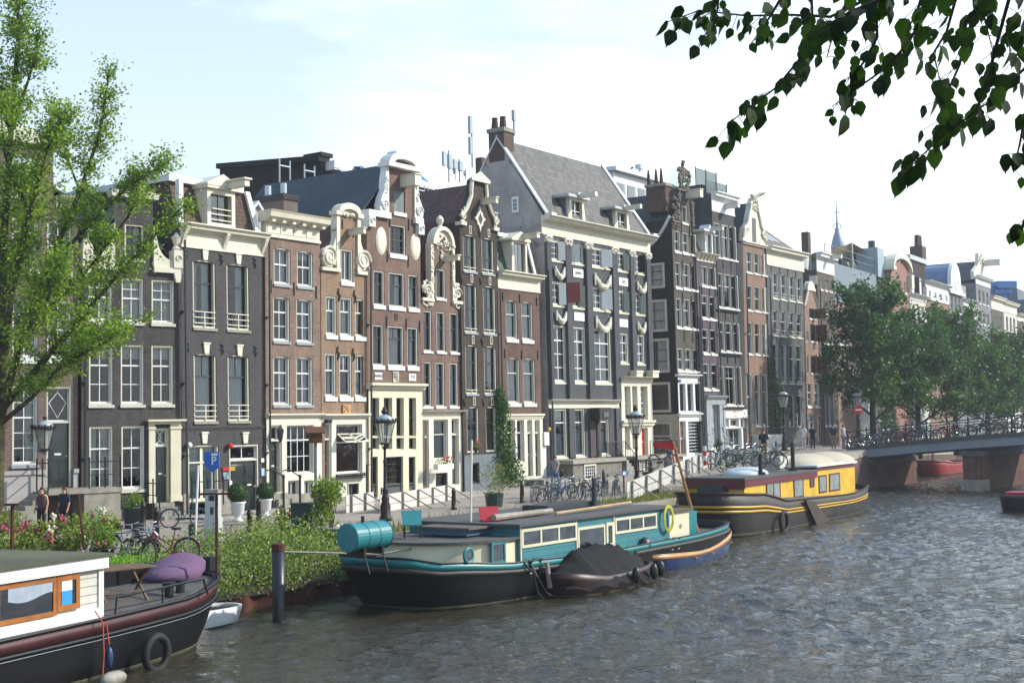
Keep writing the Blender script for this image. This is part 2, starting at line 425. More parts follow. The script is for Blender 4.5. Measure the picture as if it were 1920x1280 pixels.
 def curtain(s,fr,x0,x1,z0,z1,y,kind):
  for kk in kind.split('+'):
   mat=CURT;a,b,c,d=x0,x1,z0,z1
   w,h=x1-x0,z1-z0
   if kk=='full':pass
   elif kk=='L':b=x0+w*.38
   elif kk=='R':a=x1-w*.38
   elif kk=='half':d=z0+h*.5
   elif kk=='top':c=z1-h*.22
   elif kk=='Ly':b=x0+w*.4;mat=CURTY
   elif kk=='Ry':a=x1-w*.42;mat=CURTY
   elif kk=='red':mat=CURTR
   elif kk=='blind':mat=BLIND;c=z1-h*.35
   elif kk=='blindfull':mat=BLIND
   elif kk=='frost':mat=FROST
   else:continue
   m=s.mb();n=max(6,int((b-a)/.07))if mat in(CURT,CURTY,CURTR)else 1
   amp=.035 if n>1 else 0
   ps=[(a+(b-a)*i/n,y+(amp*(i%2)+R.uniform(-.01,.01)if n>1 else 0))for i in range(n+1)]
   for(p,q)in zip(ps,ps[1:]):m.quad((p[0],p[1],c),(q[0],q[1],c),(q[0],q[1],d),(p[0],p[1],d))
   s.part(m,'blind' if mat in(BLIND,FROST)else 'curtain',mat,parent=fr)
 def wallgrid(s,regions,name='wall',mat=None,y=0.0,th=.26,holes=None,label=None):
  """front wall made of cells round its openings, with reveals"""
  mat=mat or s.wall;hs=[]
  for h in(holes if holes is not None else s.holes):
   cx,cz=(h[0]+h[1])/2,(h[2]+h[3])/2
   if any(r[0]-.05<=cx<=r[1]+.05 and r[2]-.05<=cz<=r[3]+.05 for r in regions):hs.append(h)
  hs=[(max(h[0],min(r[0]for r in regions)),min(h[1],max(r[1]for r in regions)),h[2],h[3],h[4])for h in hs]
  xs=sorted(set([round(v,4)for r in regions for v in r[:2]]+[round(v,4)for h in hs for v in h[:2]]))
  zs=sorted(set([round(v,4)for r in regions for v in r[2:4]]+[round(v,4)for h in hs for v in h[2:4]]))
  m=s.mb();vid={}
  def V(x,z):
   k=(x,z)
   if k not in vid:vid[k]=len(m.v);m.v.append((x,y,z))
   return vid[k]
  for xa,xb in zip(xs,xs[1:]):
   for za,zb in zip(zs,zs[1:]):
    cx,cz=(xa+xb)/2,(za+zb)/2
    if not any(r[0]<=cx<=r[1]and r[2]<=cz<=r[3]for r in regions):continue
    if any(h[0]<=cx<=h[1]and h[2]<=cz<=h[3]for h in hs):continue
    m.f.append((V(xa,za),V(xb,za),V(xb,zb),V(xa,zb)))
  yb=y+th
  for h in hs:
   a,b,c,d=[round(v,4)for v in h[:4]]
   m.quad((a,y,c),(a,yb,c),(a,yb,d),(a,y,d));m.quad((b,y,c),(b,y,d),(b,yb,d),(b,yb,c))
   m.quad((a,y,d),(a,yb,d),(b,yb,d),(b,y,d));m.quad((a,y,c),(b,y,c),(b,yb,c),(a,yb,c))
   if h[4]>0:
    ar=h[4];n=6;w=b-a
    for sd in(0,1):
     pts=[]
     for i in range(n+1):
      t=i/n*.5;x=a+w*t;z=d-ar*(1-4*t*(1-t))if True else d
      pts.append((x,z))
     if sd:pts=[(a+b-x,z)for x,z in pts]
     poly=[(p[0],y+.001,p[1])for p in pts]+[((a if not sd else b),y+.001,d)]
     m.ngon(poly)
  return s.part(m,name,mat,label=label)
 def body(s,ztop,zbot=-1.2,D=None,name='side_wall',mat=None,y0=.27,left=True,right=True,xl=.0,xr=None):
  """party walls and back wall"""
  D=D or s.D;xr=s.W if xr is None else xr;m=s.mb();t=.22
  if left:m.box(xl,xl+t,y0-.269,D,zbot,ztop)
  if right:m.box(xr-t,xr,y0-.269,D,zbot,ztop)
  m.box(xl+t,xr-t,D-t,D,zbot,ztop)
  s.part(m,name,mat or s.wall)
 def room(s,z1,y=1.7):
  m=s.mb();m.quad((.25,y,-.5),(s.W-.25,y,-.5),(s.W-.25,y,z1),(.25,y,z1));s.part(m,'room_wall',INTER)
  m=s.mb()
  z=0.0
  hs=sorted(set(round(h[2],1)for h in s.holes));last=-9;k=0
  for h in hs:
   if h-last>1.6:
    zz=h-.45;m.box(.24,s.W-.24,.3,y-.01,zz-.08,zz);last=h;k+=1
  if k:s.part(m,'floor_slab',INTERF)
 def flat(s,z,D=None,mat=None,y0=.05):
  m=s.mb();m.box(.03,s.W-.03,y0,(D or s.D)-.02,z-.12,z);s.part(m,'roof',mat or LEAD)
 def groof(s,ze,zr,y0=.28,D=None,mat=None,xr=None,over=.0,x0=None,x1=None,name='roof'):
  """ridge runs back from the front"""
  D=D or s.D;x0=.02 if x0 is None else x0;x1=s.W-.02 if x1 is None else x1;xr=(x0+x1)/2 if xr is None else xr;m=s.mb();t=.12
  m.prism([(x0-over,ze),(xr,zr-t),(x1+over,ze),(x1+over,ze+t),(xr,zr),(x0-over,ze+t)],y0,D)
  r=s.part(m,name,mat)
  m=s.mb();m.prism([(x0+.02,ze),(x1-.02,ze),(xr,zr-t-.05)],D-.2,D-.05);s.part(m,'back_gable',s.wall)
  return r
 def cornice(s,x0,x1,z0,z1,out=.45,mat=CREAM,y=0.0,name='cornice',brackets=0,frieze=True,ztop=None):
  """frieze board and stepped crown between z0 (under) and z1 (top)"""
  h=z1-z0;m=s.mb();m.M=None
  p=[(y+.02,z0),(y-.06,z0),(y-.06,z0+h*.06),(y-.03,z0+h*.08),(y-.03,z0+h*.62),(y-.10,z0+h*.66),(y-.12,z0+h*.74),(y-out*.72,z0+h*.78),(y-out*.76,z0+h*.88),(y-out,z0+h*.95),(y-out,z0+h),(y+.02,z0+h)]
  m.mold(p,x0,x1)
  if brackets:
   for i in range(brackets):
    x=x0+.12+(x1-x0-.24)*i/max(1,brackets-1)
    m.mold([(y-.035,z0+h*.08),(y-.12,z0+h*.3),(y-out*.66,z0+h*.70),(y-out*.66,z0+h*.775),(y-.035,z0+h*.775)],x-.09,x+.09)
  return s.part(m,name,mat)
 def band(s,x0,x1,z0,z1,out=.08,mat=CREAM,y=0.0,name='string_course'):
  m=s.mb();h=z1-z0
  m.mold([(y+.0,z0),(y-out*.5,z0),(y-out*.6,z0+h*.5),(y-out,z0+h*.6),(y-out,z0+h),(y,z0+h)],x0,x1);return s.part(m,name,mat)
 def beam(s,x,z,L=1.05,w=.16,h=.26,mat=CREAM,y=0.0,hook=True):
  m=s.mb();m.box(x-w/2,x+w/2,y-L,y+.3,z-h,z);m.box(x-w/2-.05,x+w/2+.05,y-L-.05,y-.02,z+.003,z+.05)
  b=s.part(m,'hoist_beam',mat)
  if hook:
   m=s.mb();m.torus((x,y-L+.18,z-h-.08),.05,.012,10,5,'x');s.part(m,'hook',IRON,parent=b)
 def anchors(s,tag,pts,h=.55):
  for(x,y)in pts:
   X,Z=s.c(tag,x,y);m=s.mb();m.box(X-.02,X+.02,-.05,-.01,Z-h/2,Z+h/2);m.box(X-.05,X+.05,-.045,-.012,Z-.04,Z+.0)
   s.part(m,'wall_anchor',IRON)
 def ngable(s,pts,mat,y0=-.03,y1=.28,name='gable'):
  m=s.mb();m.prism(pts,y0,y1);return s.part(m,name,mat)
 def text(s,body,x,z,size,y=-.06,mat=BLACK,name='lettering',parent=None):
  return txt(body,size,parent or s.o,(x+s.k*z,y,z),(pi/2,0,0),mat,name)
def txt(s,size,parent,loc,rot,mat,name='lettering'):
 cu=bpy.data.curves.new(name,'FONT');cu.body=s;cu.size=size;cu.align_x='CENTER';cu.align_y='CENTER';cu.extrude=.003;cu.offset=.004;t=bpy.data.objects.new('tmp',cu);COL.objects.link(t)
 bpy.context.view_layer.update();me=bpy.data.meshes.new_from_object(t.evaluated_get(bpy.context.evaluated_depsgraph_get()));bpy.data.objects.remove(t);bpy.data.curves.remove(cu);me.materials.clear();me.materials.append(mat)
 q=bpy.data.objects.new(name,me);COL.objects.link(q);q.parent=parent;q.location=loc;q.rotation_euler=rot;return q
def scrollm(m,cx,cz,r,y=-.08,turns=1.6,flip=1,t=.05,start=0):
 pts=[];rr=[]
 n=int(14*turns)
 for i in range(n+1):
  a=start+2*pi*turns*i/n;q=r*(1-.85*i/n);pts.append((cx+flip*q*cos(a),y,cz+q*sin(a)));rr.append(t*(1-.5*i/n))
 m.path(pts,rr,5)
def carve(m,x0,x1,z0,z1,n,y=-.06,r=.09,rnd=None):
 """a mass of carved foliage: many small overlapping bulges"""
 rnd=rnd or R
 for _ in range(n):
  x=rnd.uniform(x0,x1);z=rnd.uniform(z0,z1);q=rnd.uniform(.5,1.0)*r
  m.ball((x,y+rnd.uniform(-.02,.04),z),(q*rnd.uniform(.6,1.2),q*.8,q*rnd.uniform(.6,1.3)),6,4)
def garland(m,x0,x1,z,sag,y=-.1,r=.1):
 n=12;pts=[];rr=[]
 for i in range(n+1):
  t=i/n;pts.append((x0+(x1-x0)*t,y-.03*sin(pi*t),z-sag*4*t*(1-t)));rr.append(r*(.35+.65*sin(pi*t)**.7))
 m.path(pts,rr,7)
 for i in range(1,n):
  m.ball(pts[i],rr[i]*1.12,6,4,.25)
 for x in(x0,x1):
  m.path([(x,y+.02,z+.03),(x,y,z-sag*.5),(x+.02,y+.02,z-sag*.9)],[r*.45,r*.4,r*.3],6);m.ball((x,y,z+.02),r*.5,6,4)
def door(h,x0,x1,z0,z1,leaf=DARK,zt=None,frame=CREAM,fw=.07,rec=.22,hole=True,glassy=False,steps=0,leaves=1,transom='plain',fh=.07,label=None,name='door'):
 if hole:h.holes.append((x0,x1,z0,z1,0))
 m=h.mb();m.box(x0,x0+fw,.03,rec+.05,z0,z1);m.box(x1-fw,x1,.03,rec+.05,z0,z1);m.box(x0+fw,x1-fw,.03,rec+.05,z1-fh,z1)
 zd=z1-fh
 if zt:m.box(x0+fw,x1-fw,.05,rec+.05,zt,zt+.08);zd=zt
 fr=h.part(m,'door_frame',frame)
 a0,a1=x0+fw,x1-fw
 for i in range(leaves):
  p=a0+(a1-a0)*i/leaves+(.004 if i else 0);q=a0+(a1-a0)*(i+1)/leaves
  m=h.mb();m.box(p,q,rec-.05,rec,z0+.01,zd)
  w=q-p;H=zd-z0
  if not glassy:
   for(c,d)in((.08,.34),(.4,.62),(.68,.93)):
    m.box(p+w*.16,q-w*.16,rec-.075,rec-.051,z0+H*c,z0+H*d)
    m.box(p+w*.24,q-w*.24,rec-.09,rec-.076,z0+H*(c+.03),z0+H*(d-.03))
  else:
   m.box(p+w*.16,q-w*.16,rec-.07,rec-.051,z0+H*.05,z0+H*.3)
  lf=h.part(m,'door',leaf,parent=fr,label=label if i==0 else None)if False else h.part(m,'door_leaf',leaf,parent=fr)
  if glassy:
   pass
  m=h.mb();m.ball((q-w*.1,rec-.09,z0+H*.48),.035,6,4);m.box(p+w*.35,q-w*.35,rec-.096,rec-.091,z0+H*.5,z0+H*.53);h.part(m,'handle',SASH,parent=fr)
 if zt:
  m=h.mb();m.quad((a0,rec-.01,zt+.08),(a1,rec-.01,zt+.08),(a1,rec-.01,z1-fh),(a0,rec-.01,z1-fh));h.part(m,'pane',GLASS,parent=fr)
  m=h.mb();cx=(a0+a1)/2;za,zb=zt+.08,z1-fh;cz=(za+zb)/2;W2=(a1-a0)/2;H2=(zb-za)/2;b=.018;y=rec-.035
  for(p,q,r_,s_)in((a0,a0+.04,za,zb),(a1-.04,a1,za,zb),(a0+.04,a1-.04,za,za+.04),(a0+.04,a1-.04,zb-.04,zb)):m.box(p,q,y-.02,y+.015,r_,s_)
  if transom=='diamond':
   P=[(cx,za+H2*.2),(cx+W2*.8,cz+H2*.1),(cx,zb-H2*.25),(cx-W2*.8,cz+H2*.1)]
   m.path([(p[0],y,p[1])for p in P],b*1.3,5,closed=True);m.tube((cx,y,zb-.02),(cx,y,zb-H2*.25),b,n=5)
  elif transom=='loops':
   for sx in(-1,1):
    pts=[(cx+sx*(W2*.85-W2*1.05*sin(pi*t/10)),y,za+(zb-za)*t/10)for t in range(11)];m.path(pts,b,5)
   m.torus((cx,y,za),W2*.5,b,10,5,'y',0,pi)
  elif transom=='cross':m.box(cx-b,cx+b,y-.01,y+.01,za,zb)
  h.part(m,'fanlight',SASH,parent=fr)
 if steps:
  m=h.mb()
  for i in range(steps):m.box(x0-.1,x1+.1,-.3*(i+1),-.3*i-.002 if i else-.005,-.3,z0-.17*i-.01)
  h.part(m,'steps',STONE)
 return fr
def ironrail(h,x0,x1,y0,y1,z,H=.95,n=4,mat=IRON,name='stoop_railing'):
 m=h.mb();m.box(x0,x1,y0,y1,z+H,z+H+.04);m.box(x0,x1,y0,y1,z+H*.5,z+H*.5+.03)
 for i in range(n):
  x=x0+(x1-x0)*i/(n-1)if x1-x0>y1-y0 else x0;y=(y0 if x1-x0>y1-y0 else y0+(y1-y0)*i/(n-1))
  m.tube((x,y,z),(x,y,z+H+.12),.03,n=6);m.ball((x,y,z+H+.16),.05,6,4)
 return h.part(m,name,mat)
B_PUR=brick('purple_brown_brick','#5e4d47','#6c5a51','#857b72',stain=.25)
B_GRY=brick('dark_grey_brick','#3d3a38','#4d4947','#5c5955',stain=.3)
B_SLATE=brick('slate_grey_brick','#403e3f','#494747','#565454',stain=.18)
B_RED=brick('weathered_red_brick','#735a4e','#816758','#94897d',stain=.25)
B_ORA=brick('warm_brown_brick','#80644d','#8d7058','#998b79',stain=.22)
B_RED2=brick('russet_brick','#6c5247','#785d50','#877a6f',stain=.25)
B_BRN=brick('dark_brown_brick','#3b322b','#463c34','#544b43',stain=.25)
B_BRN2=brick('deep_red_brick','#5d4439','#685045','#73665b',stain=.3)
B_BLUE=brick('painted_slate_brick','#424346','#4d4e51','#5a5b5e',stain=.15)
RENDER=paint('grey_render','#a39d98',.9,.22,.5,bump=.2,dirt=('#3b3938',.6,.6))
TILE_BG=tiles('blue_grey_pantiles','#27333b','#2f3d45','y')
TILE_RED=tiles('red_pantiles','#4e2a20','#643a2c','y')
TILE_GY=tiles('grey_pantiles','#282725','#54514d','x',.26,.34)
TILE_DG=tiles('dark_green_pantiles','#263330','#2f3b38','y')
SLATE=brick('slate_shingles','#5d4b42','#66544a','#3b322d',.3,.2,.012)
# ---------------- A: purple-brown house behind the tree
h=House('A','brick_house','purple brown brick house half hidden behind the bright green tree, stone stoop',LEFTP,-330,146,B_PUR,0)
W=h.W
h.row('n',[(-250,-205),(-160,-112),(-65,4),(23,71)],(722,882,722,882),up=2,lo=3,split=.4,nc=2,curt=['full','R','R','R'],frame=GREY_W)
xa,xb,z0,z1=h.rect('n',87,134,724,913);door(h,xa,xb,z0,z1,DARK,h.c('n',110,793)[1],frame=GREY_W,transom='diamond')
h.row('n',[(-250,-205),(-160,-112),(-65,-15),(23,72),(88,134)],(556,680,556,680),up=2,lo=2,split=.5,nc=2,curt=['full','','R','','L'],frame=GREY_W,sill=WHITE,sh=.2)
h.row('n',[(-250,-205),(-160,-112),(-65,-15),(23,72),(88,134)],(400,510,400,510),up=2,lo=2,split=.5,nc=2,curt='',frame=GREY_W,sill=WHITE,sh=.2)
h.row('n',[(-65,-15),(23,70)],(285,370,285,370),up=2,lo=2,split=.5,frame=GREY_W,sill=WHITE)
zc=h.uz(80,372)[1];zt=h.uz(60,235)[1]
xn0=h.uz(-80,300)[0];xn1=h.uz(100,300)[0];za=h.uz(60,270)[1]
h.wallgrid([(0,W,.3,zc),(xn0,xn1,zc,za)])
h.cornice(0,xn0-.1,zc-.3,zc+.15,.3);h.cornice(xn1+.1,W,zc-.3,zc+.15,.3)
h.ngable([(xn0-.2,za),(xn1+.2,za),(xn1+.2,za+.25),((xn0+xn1)/2,zt),(xn0-.2,za+.25)],CREAM,-.2,.3)
h.body(zc);h.groof(zc,za+.4,.3,10,TILE_DG)
m=h.mb();zp=h.uz(40,882)[1];x=h.uz(84,900)[0];x2=h.uz(135,900)[0]
m.box(0,x,-.10,.1,.55,zp-.16);m.box(x2+.02,W,-.1,.1,.55,zp-.16);m.box(0,x,-.16,.1,zp-.158,zp);m.box(x2+.02,W,-.16,.1,zp-.158,zp);h.part(m,'plinth',paint('grey_plinth','#9a9795',.7,.06,1))
zl=h.uz(110,914)[1]-.02
m=h.mb();m.box(x-.4,W+1.2,-1.5,-.17,zl-.18,zl);m.box(W-.3,W+1.15,-1.45,-.2,-.3,zl-.18);h.part(m,'stoop',STONE)
m=h.mb()
for i in range(4):m.box(x-.4-.28*(i+1),x-.4-.28*i,-1.4,-.3,-.3,zl-.18*(i+1))
h.part(m,'steps',STONE)
ironrail(h,W-.1,W+1.15,-1.45,-1.42,zl,1.0,3);ironrail(h,x-.4,x-.36,-1.45,-.25,zl,1.0,3)
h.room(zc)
# ---------------- B: dark grey neck gable
h=House('B','brick_house','dark grey brick neck gable house with cream door surround, next to the green tree',LEFTP,152,340.5,B_GRY,0.0)
W=h.W
h.row('cA2',[(893,1130),(1215,1445)],(100,775,97,765),up=1,lo=2,split=.34,curt=['',''],sill=GREY_W)
h.row('cA',[(890,1130),(1208,1440),(1515,1735)],(232,873,258,876),up=1,lo=2,split=.34,curt=['top','top','top'],sill=GREY_W)
h.row('cB3',[(140,375),(470,690),(770,995)],(622,1100,672,1140),up=2,lo=1,split=.45,curt=['full','full','full'],sill=GREY_W)
h.row('cB3',[(500,692)],(110,490,110,490),up=1,lo=1,nc=2,split=.3,curt='R',sill=GREY_W,sash=GREYD)
zs=h.c('cB3',930,545)[1];xl=h.c('cB3',395,400)[0];xr=h.c('cB3',782,400)[0];zn=h.uz(250,372)[1];zt=h.uz(245,318)[1]
m=h.mb();h1=h.c('cB3',800,200)[1]
for sg,xe,xo in((1,xr,W+.02),(-1,xl,-.02)):
 pts=[(xe,zs)];w=abs(xo-xe)-.42
 pts.append((xe+sg*w,zs));pts.append((xe+sg*w,zs+.3))
 for i in range(9):
  t=i/8;pts.append((xe+sg*(w-(w-.12)*sin(t*pi/2)),zs+.3+(h1-zs-.3)*(1-cos(t*pi/2))))
 pts.append((xe,h1+.3))
 if sg<0:pts=pts[::-1]
 m.prism(pts,-.1,.28)
 m.box(xe,xo,-.16,.3,zs-.22,zs-.002)
 a,b=sorted((xo-sg*.42,xo));m.box(a,b,-.2,.3,zs,zs+.75);m.prism([(a+.03,zs-.22),(a+.12,zs-.6),(b-.12,zs-.6),(b-.03,zs-.22)][::-1],-.16,.0)
 m.lathe([(.12,zs+.75),(.2,zs+.82),(.1,zs+.95),(.2,zs+1.25),(.24,zs+1.32),(.12,zs+1.36),(.05,zs+1.5)],((a+b)/2,.03,0),8)
 scrollm(m,(a+b)/2,zs+.4,.15,-.22,1.3,1,.03);h.part(m,'gable_scroll',CREAM);m=h.mb()
h.ngable([(xl-.15,zn),(xr+.15,zn),(xr+.2,zn+.2),((xl+xr)/2+.5,zn+.35),((xl+xr)/2,zt),((xl+xr)/2-.5,zn+.35),(xl-.2,zn+.2)],CREAM,-.22,.3)
h.body(zs);h.groof(zs,zn,.3,10,TILE_DG)
X0,X1,z0,z1=h.rect('cA2',1480,1800,80,850);a0,a1,d0,d1=h.rect('cA2',1542,1692,120,860);zt=h.c('cA2',1610,305)[1]
door(h,a0,a1,d0,d1,DARK,zt,frame=CREAM2,transom='loops',steps=4)
m=h.mb();
for a,b in((X0,a0-.02),(a1+.02,X1)):m.box(a,b,-.12,.02,d0,z1);m.box(a-.03,b+.03,-.16,-.0,z1-.2,z1-.1);m.box(a-.03,b+.03,-.17,-.0,d0,d0+.25)
m.box(X0,X1,-.15,.02,z1,z1+.12);c0,c1,e0,e1=h.rect('cA2',1450,1832,32,80);m.mold([(.0,z1+.121),(-.2,z1+.121),(-.34,e1-.08),(-.34,e1),(0,e1)],c0,c1)
h.part(m,'door_surround',CREAM2)
for a,b in((1070,1225),(1240,1430)):
 xa,xb,z0,z1=h.rect('cA2',a,b,935,1075);h.window(xa,xb,max(z0,.05),z1,sill=None,frame=CREAM2,nc=1,up=1,lo=0,sw=.03)
zs=h.c('cB3',930,545)[1];zn=h.uz(250,372)[1];h.wallgrid([(0,W,.0,zs),(xl,xr,zs,zn)])
ironrail(h,X1-.1,X1+1.3,-1.3,-1.27,d0-.15,.95,3);ironrail(h,X0-.1,X0-.06,-1.3,-.1,d0-.15,.95,3)
h.room(zs+2)
# ---------------- C: slate house, mansard and dormer
h=House('C','brick_house','slate grey brick house with cream cornice, brown mansard dormer and double doors',MAIN,341,496.5,B_SLATE,-.008)
W=h.W
h.row('l2',[(1035,1155),(1216,1330)],(63,440,73,437),up=1,lo=1,nc=2,low='plain',split=.33,curt=['full','full'],sash=GREYD,arch=.12,rail=3,sill=STONE,rec=.25)
h.row('cB3',[(1183,1410),(1522,1745)],(463,1170,510,1195),up=1,lo=1,nc=1,split=.33,curt=['L+R','R'],sash=GREYD,arch=.12,rail=3,sill=STONE,rec=.25)
x0,x1,z0,z1=h.rect('c4',285,590,285,850);h.window(x0,x1,max(z0,.55),z1,nc=2,up=1,lo=1,split=.3,curt='frost',sill=None,arch=.1,bars=.14,sash=CREAM,sw=.04)
x0,x1,z0,z1=h.rect('c4',697,990,283,1010);z0=max(z0,.02);door(h,x0,x1,z0,z1,DARK,h.c('c4',840,445)[1],leaves=2,frame=CREAM,transom='cross')
m=h.mb();
for tag,x,y in(('l2',1098,42),('l2',1275,52),('cB3',1300,420),('cB3',1633,462),('c4',440,225),('c4',848,225)):
 X,Z=h.c(tag,x,y);m=h.mb();m.prism([(X-.11,Z-.2),(X+.11,Z-.2),(X+.16,Z+.22),(X-.16,Z+.22)],-.07,.0);m.box(X-.19,X+.19,-.1,.0,Z+.221,Z+.29);h.part(m,'keystone',CREAM)
zc0=(h.c('cB3',1060,330)[1]+h.c('cB3',1860,435)[1])/2;zc1=(h.c('cB3',1100,95)[1]+h.c('cB3',1900,215)[1])/2
h.wallgrid([(0,W,.5,zc0+.05)])
h.cornice(.0,W+.12,zc0,zc1,.5,brackets=3);h.body(zc1-.1)
zb=h.c('c4',600,118)[1];h.band(-.02,W,zb-.06,zb+.06,.07,B_SLATE)
m=h.mb();zz=.5
xA=h.c('c4',590,900)[0];xB=h.c('c4',735,900)[0];m.box(xA,xB,-.06,.2,-.3,.95);m.box(0,h.c('c4',285,900)[0],-.06,.2,-.3,.95);h.part(m,'plinth',STONE)
zm=(h.uz(330,342,.9)[1]+h.uz(470,368,.9)[1])/2
m=h.mb();m.mold([(.25,zc1-.02),(.85,zm),(8,zm),(8,zc1-.02)],.1,W-.1);h.part(m,'mansard',SLATE)
m=h.mb();m.box(-.05,W-.5,.62,8.1,zm,zm+.28);m.box(.0,.22,.05,.3,zc1,zm)
m.mold([(.0,zc1),(.14,zc1),(.80,zm+.1),(.66,zm+.1)],W-.35,W-.1);h.part(m,'mansard_trim',WHITE)
a0,a1,d0,d1=h.rect('l1',1102,1250,300,505);dz1=(h.c('l1',1110,290)[1]+h.c('l1',1240,315)[1])/2
m=h.mb();m.box(a0,a0+.2,-.05,.9,zc1,dz1);m.box(a1-.2,a1,-.05,.9,zc1,dz1);m.box(a0+.2,a1-.2,-.05,.9,dz1-.22,dz1);m.box(a0+.2,a1-.2,-.05,.5,zc1,zc1+.2)
m.box(a0-.1,a1+.1,-.2,1.0,dz1,dz1+.12)
pk=h.c('l1',1190,225)[1];cx=(a0+a1)/2
m.prism([(a0-.12,dz1+.12),(a1+.12,dz1+.12),(a1+.12,dz1+.22),(cx,pk),(a0-.12,dz1+.22)],-.22,1.2);dm=h.part(m,'dormer',CREAM)
m=h.mb();m.box(a0+.2,cx-.03,.2,.24,zc1+.2,dz1-.22);m.box(cx+.03,a1-.2,.2,.24,zc1+.2,dz1-.22);h.part(m,'pane',GLASSB,parent=dm)
m=h.mb()
for i in range(3):m.box(a0+.2,a1-.2,-.03,.0,zc1+.32+.24*i,zc1+.36+.24*i)
h.part(m,'guard_rail',CREAM,parent=dm)
m=h.mb();bz=dz1+.35;m.box(cx+.2,cx+.48,-1.3,.3,bz-.28,bz);m.box(cx+.12,cx+.56,-1.38,.1,bz+.002,bz+.08);h.part(m,'hoist_beam',CREAM,parent=dm)
for tag,x,y in(('cB3',1108,405),('cB3',1460,455),('cB3',1795,490),('l2',997,28),('l2',1183,38),('l2',1360,50)):
 X,Z=h.c(tag,x,y);m=h.mb();m.path([(X-.08,-.04,Z+.2),(X+.06,-.05,Z+.1),(X-.06,-.05,Z),(X+.06,-.05,Z-.1),(X,-.04,Z-.25)],.03,5);h.part(m,'wall_anchor',IRON)
for tag,x,y,mt in(('c4',270,290,WHITE),('c4',680,298,RED)):
 X,Z=h.c(tag,x,y);m=h.mb();m.ball((X,-.14,Z),.13,8,6);m.box(X-.03,X+.03,-.12,0,Z-.03,Z+.03);h.part(m,'wall_lamp' if mt is WHITE else 'alarm_box',mt)
for tag,a,b,c_,d_,mt in(('c4',620,690,510,545,RED),('c4',625,690,560,630,paint('photo_board','#7f9aa6',.5,.5,8)),('c4',1005,1045,520,595,paint('pale_blue_board','#9fb9c6',.5,.1)),('c4',688,712,645,710,WHITE),('c4',710,765,505,545,paint('brass_plate','#a08a3c',.4,.1)),('c4',1003,1032,420,460,WHITE)):
 X0,X1,Z0,Z1=h.rect(tag,a,b,c_,d_);m=h.mb();m.box(X0,X1,-.06 if mt is not MATS['brass_plate']else .08,-.02 if mt is not MATS['brass_plate']else .1,Z0,Z1);h.part(m,'name_plate',mt)
h.room(zc0)
# ---------------- D: red brick, attic parapet
h=House('D','brick_house','narrow red brick house with panelled cream attic over a cream shopfront',MAIN,498,602,B_RED,.004)
W=h.W
h.row('c5',[(148,290),(345,485)],(486,930,503,938),up=1,lo=2,split=.33,curt=['L+R','L+R'],arch=.1,frame=GREY_W)
h.row('n',[(512.5,543),(556,586)],(556,644,561,648),up=1,lo=2,split=.33,curt=['','R'],arch=.1,frame=GREY_W)
h.row('c3',[(235,335),(375,470)],(716,953,740,970),up=1,lo=1,split=.45,curt=['',''],arch=.1,frame=GREY_W,nc=2)
zc0=(h.c('c3',205,650)[1]+h.c('c3',515,700)[1])/2;zc1=(h.c('c3',250,500)[1]+h.c('c3',560,560)[1])/2;zs=(h.c('c5',90,985)[1]+h.c('c5',550,1000)[1])/2
h.wallgrid([(0,W,zs,zc0+.05)])
m=h.mb();m.box(.02,W-.02,-.1,.3,zc0,zc0+.12);m.box(.04,W-.04,-.02,.3,zc0+.12,zc1-.5)
for i in range(4):
 a=.1+(W-.2)*i/4;b=a+(W-.2)/4-.08;m.box(a,b,-.05,-.021,zc0+.2,zc1-.6)
m.mold([(.3,zc1-.5),(-.06,zc1-.5),(-.5,zc1-.3),(-.55,zc1-.1),(-.62,zc1),(.3,zc1)],-.15,W+.2)
for i in range(6):x=.15+(W-.3)*i/5;m.box(x-.1,x+.1,-.42,-.06,zc1-.52,zc1-.42)
h.part(m,'attic_cornice',CREAM);h.body(zc0+.1);h.flat(zc0+.1)
h.anchors('c3',[(217,950),(355,965),(488,985)],.6)
h.band(-.05,W+.03,zs-.12,zs+.05,.25,CREAM)
sf=paint('cream_shopfront','#cbc6b6',.45,.06,2)
x0,x1,z0,z1=h.rect('c4',1103,1215,90,760);door(h,x0,x1,z0,z1,DARK,h.c('c4',1150,250)[1],frame=sf,rec=.3)
x0,x1,z0,z1=h.rect('c4',1262,1532,90,572);h.window(x0,x1,z0,z1,nc=4,up=1,lo=2,split=.3,frame=sf,sill=None,fw=.04,rec=.2,sw=.03)
for a,b in((1275,1395),(1435,1515)):
 x0,x1,z0,z1=h.rect('c4',a,b,640,812);h.window(x0,x1,z0,z1,nc=2,up=1,lo=0,frame=sf,sill=None,fw=.04,curt='full')
h.wallgrid([(0,W,.6,zs-.12)],'shopfront',sf,y=-.04,th=.3)
m=h.mb();m.box(0,W,-.08,.2,-.3,.6);x0=h.c('c4',1090,780)[0];x1=h.c('c4',1230,780)[0]
for i in range(3):m.box(x0,x1,-.3*(i+1),-.3*i-.081,-.3,.95-.25*(i+1)*1.0)
h.part(m,'plinth',STONE)
m=h.mb();X,Z=h.c('c4',1140,180);m.path([(X-.3,-.05,Z-.4),(X-.25,-.3,Z-.45),(X,-.4,Z-.35)],.02,5);m.lathe([(.03,-.35),(.1,-.25),(.16,.15),(.18,.18),(.05,.33),(.02,.42)],(X,-.4,Z),6);h.part(m,'wall_lantern',GREYD)
for a in(1235,1400):
 m=h.mb();X0,Z0=h.c('c4',a,610,-.9);m.tube((X0,-.9,0),(X0,-.9,Z0),.06,n=6);m.ball((X0,-.9,Z0+.05),.09,6,4);m.path([(X0,-.9,Z0),(X0+.25,-.6,Z0+.05),(X0-.1,-.3,Z0+.35),(X0-.2,-.05,Z0+.3)],.03,5);h.part(m,'stoop_railing',IRON)
h.room(zc0)
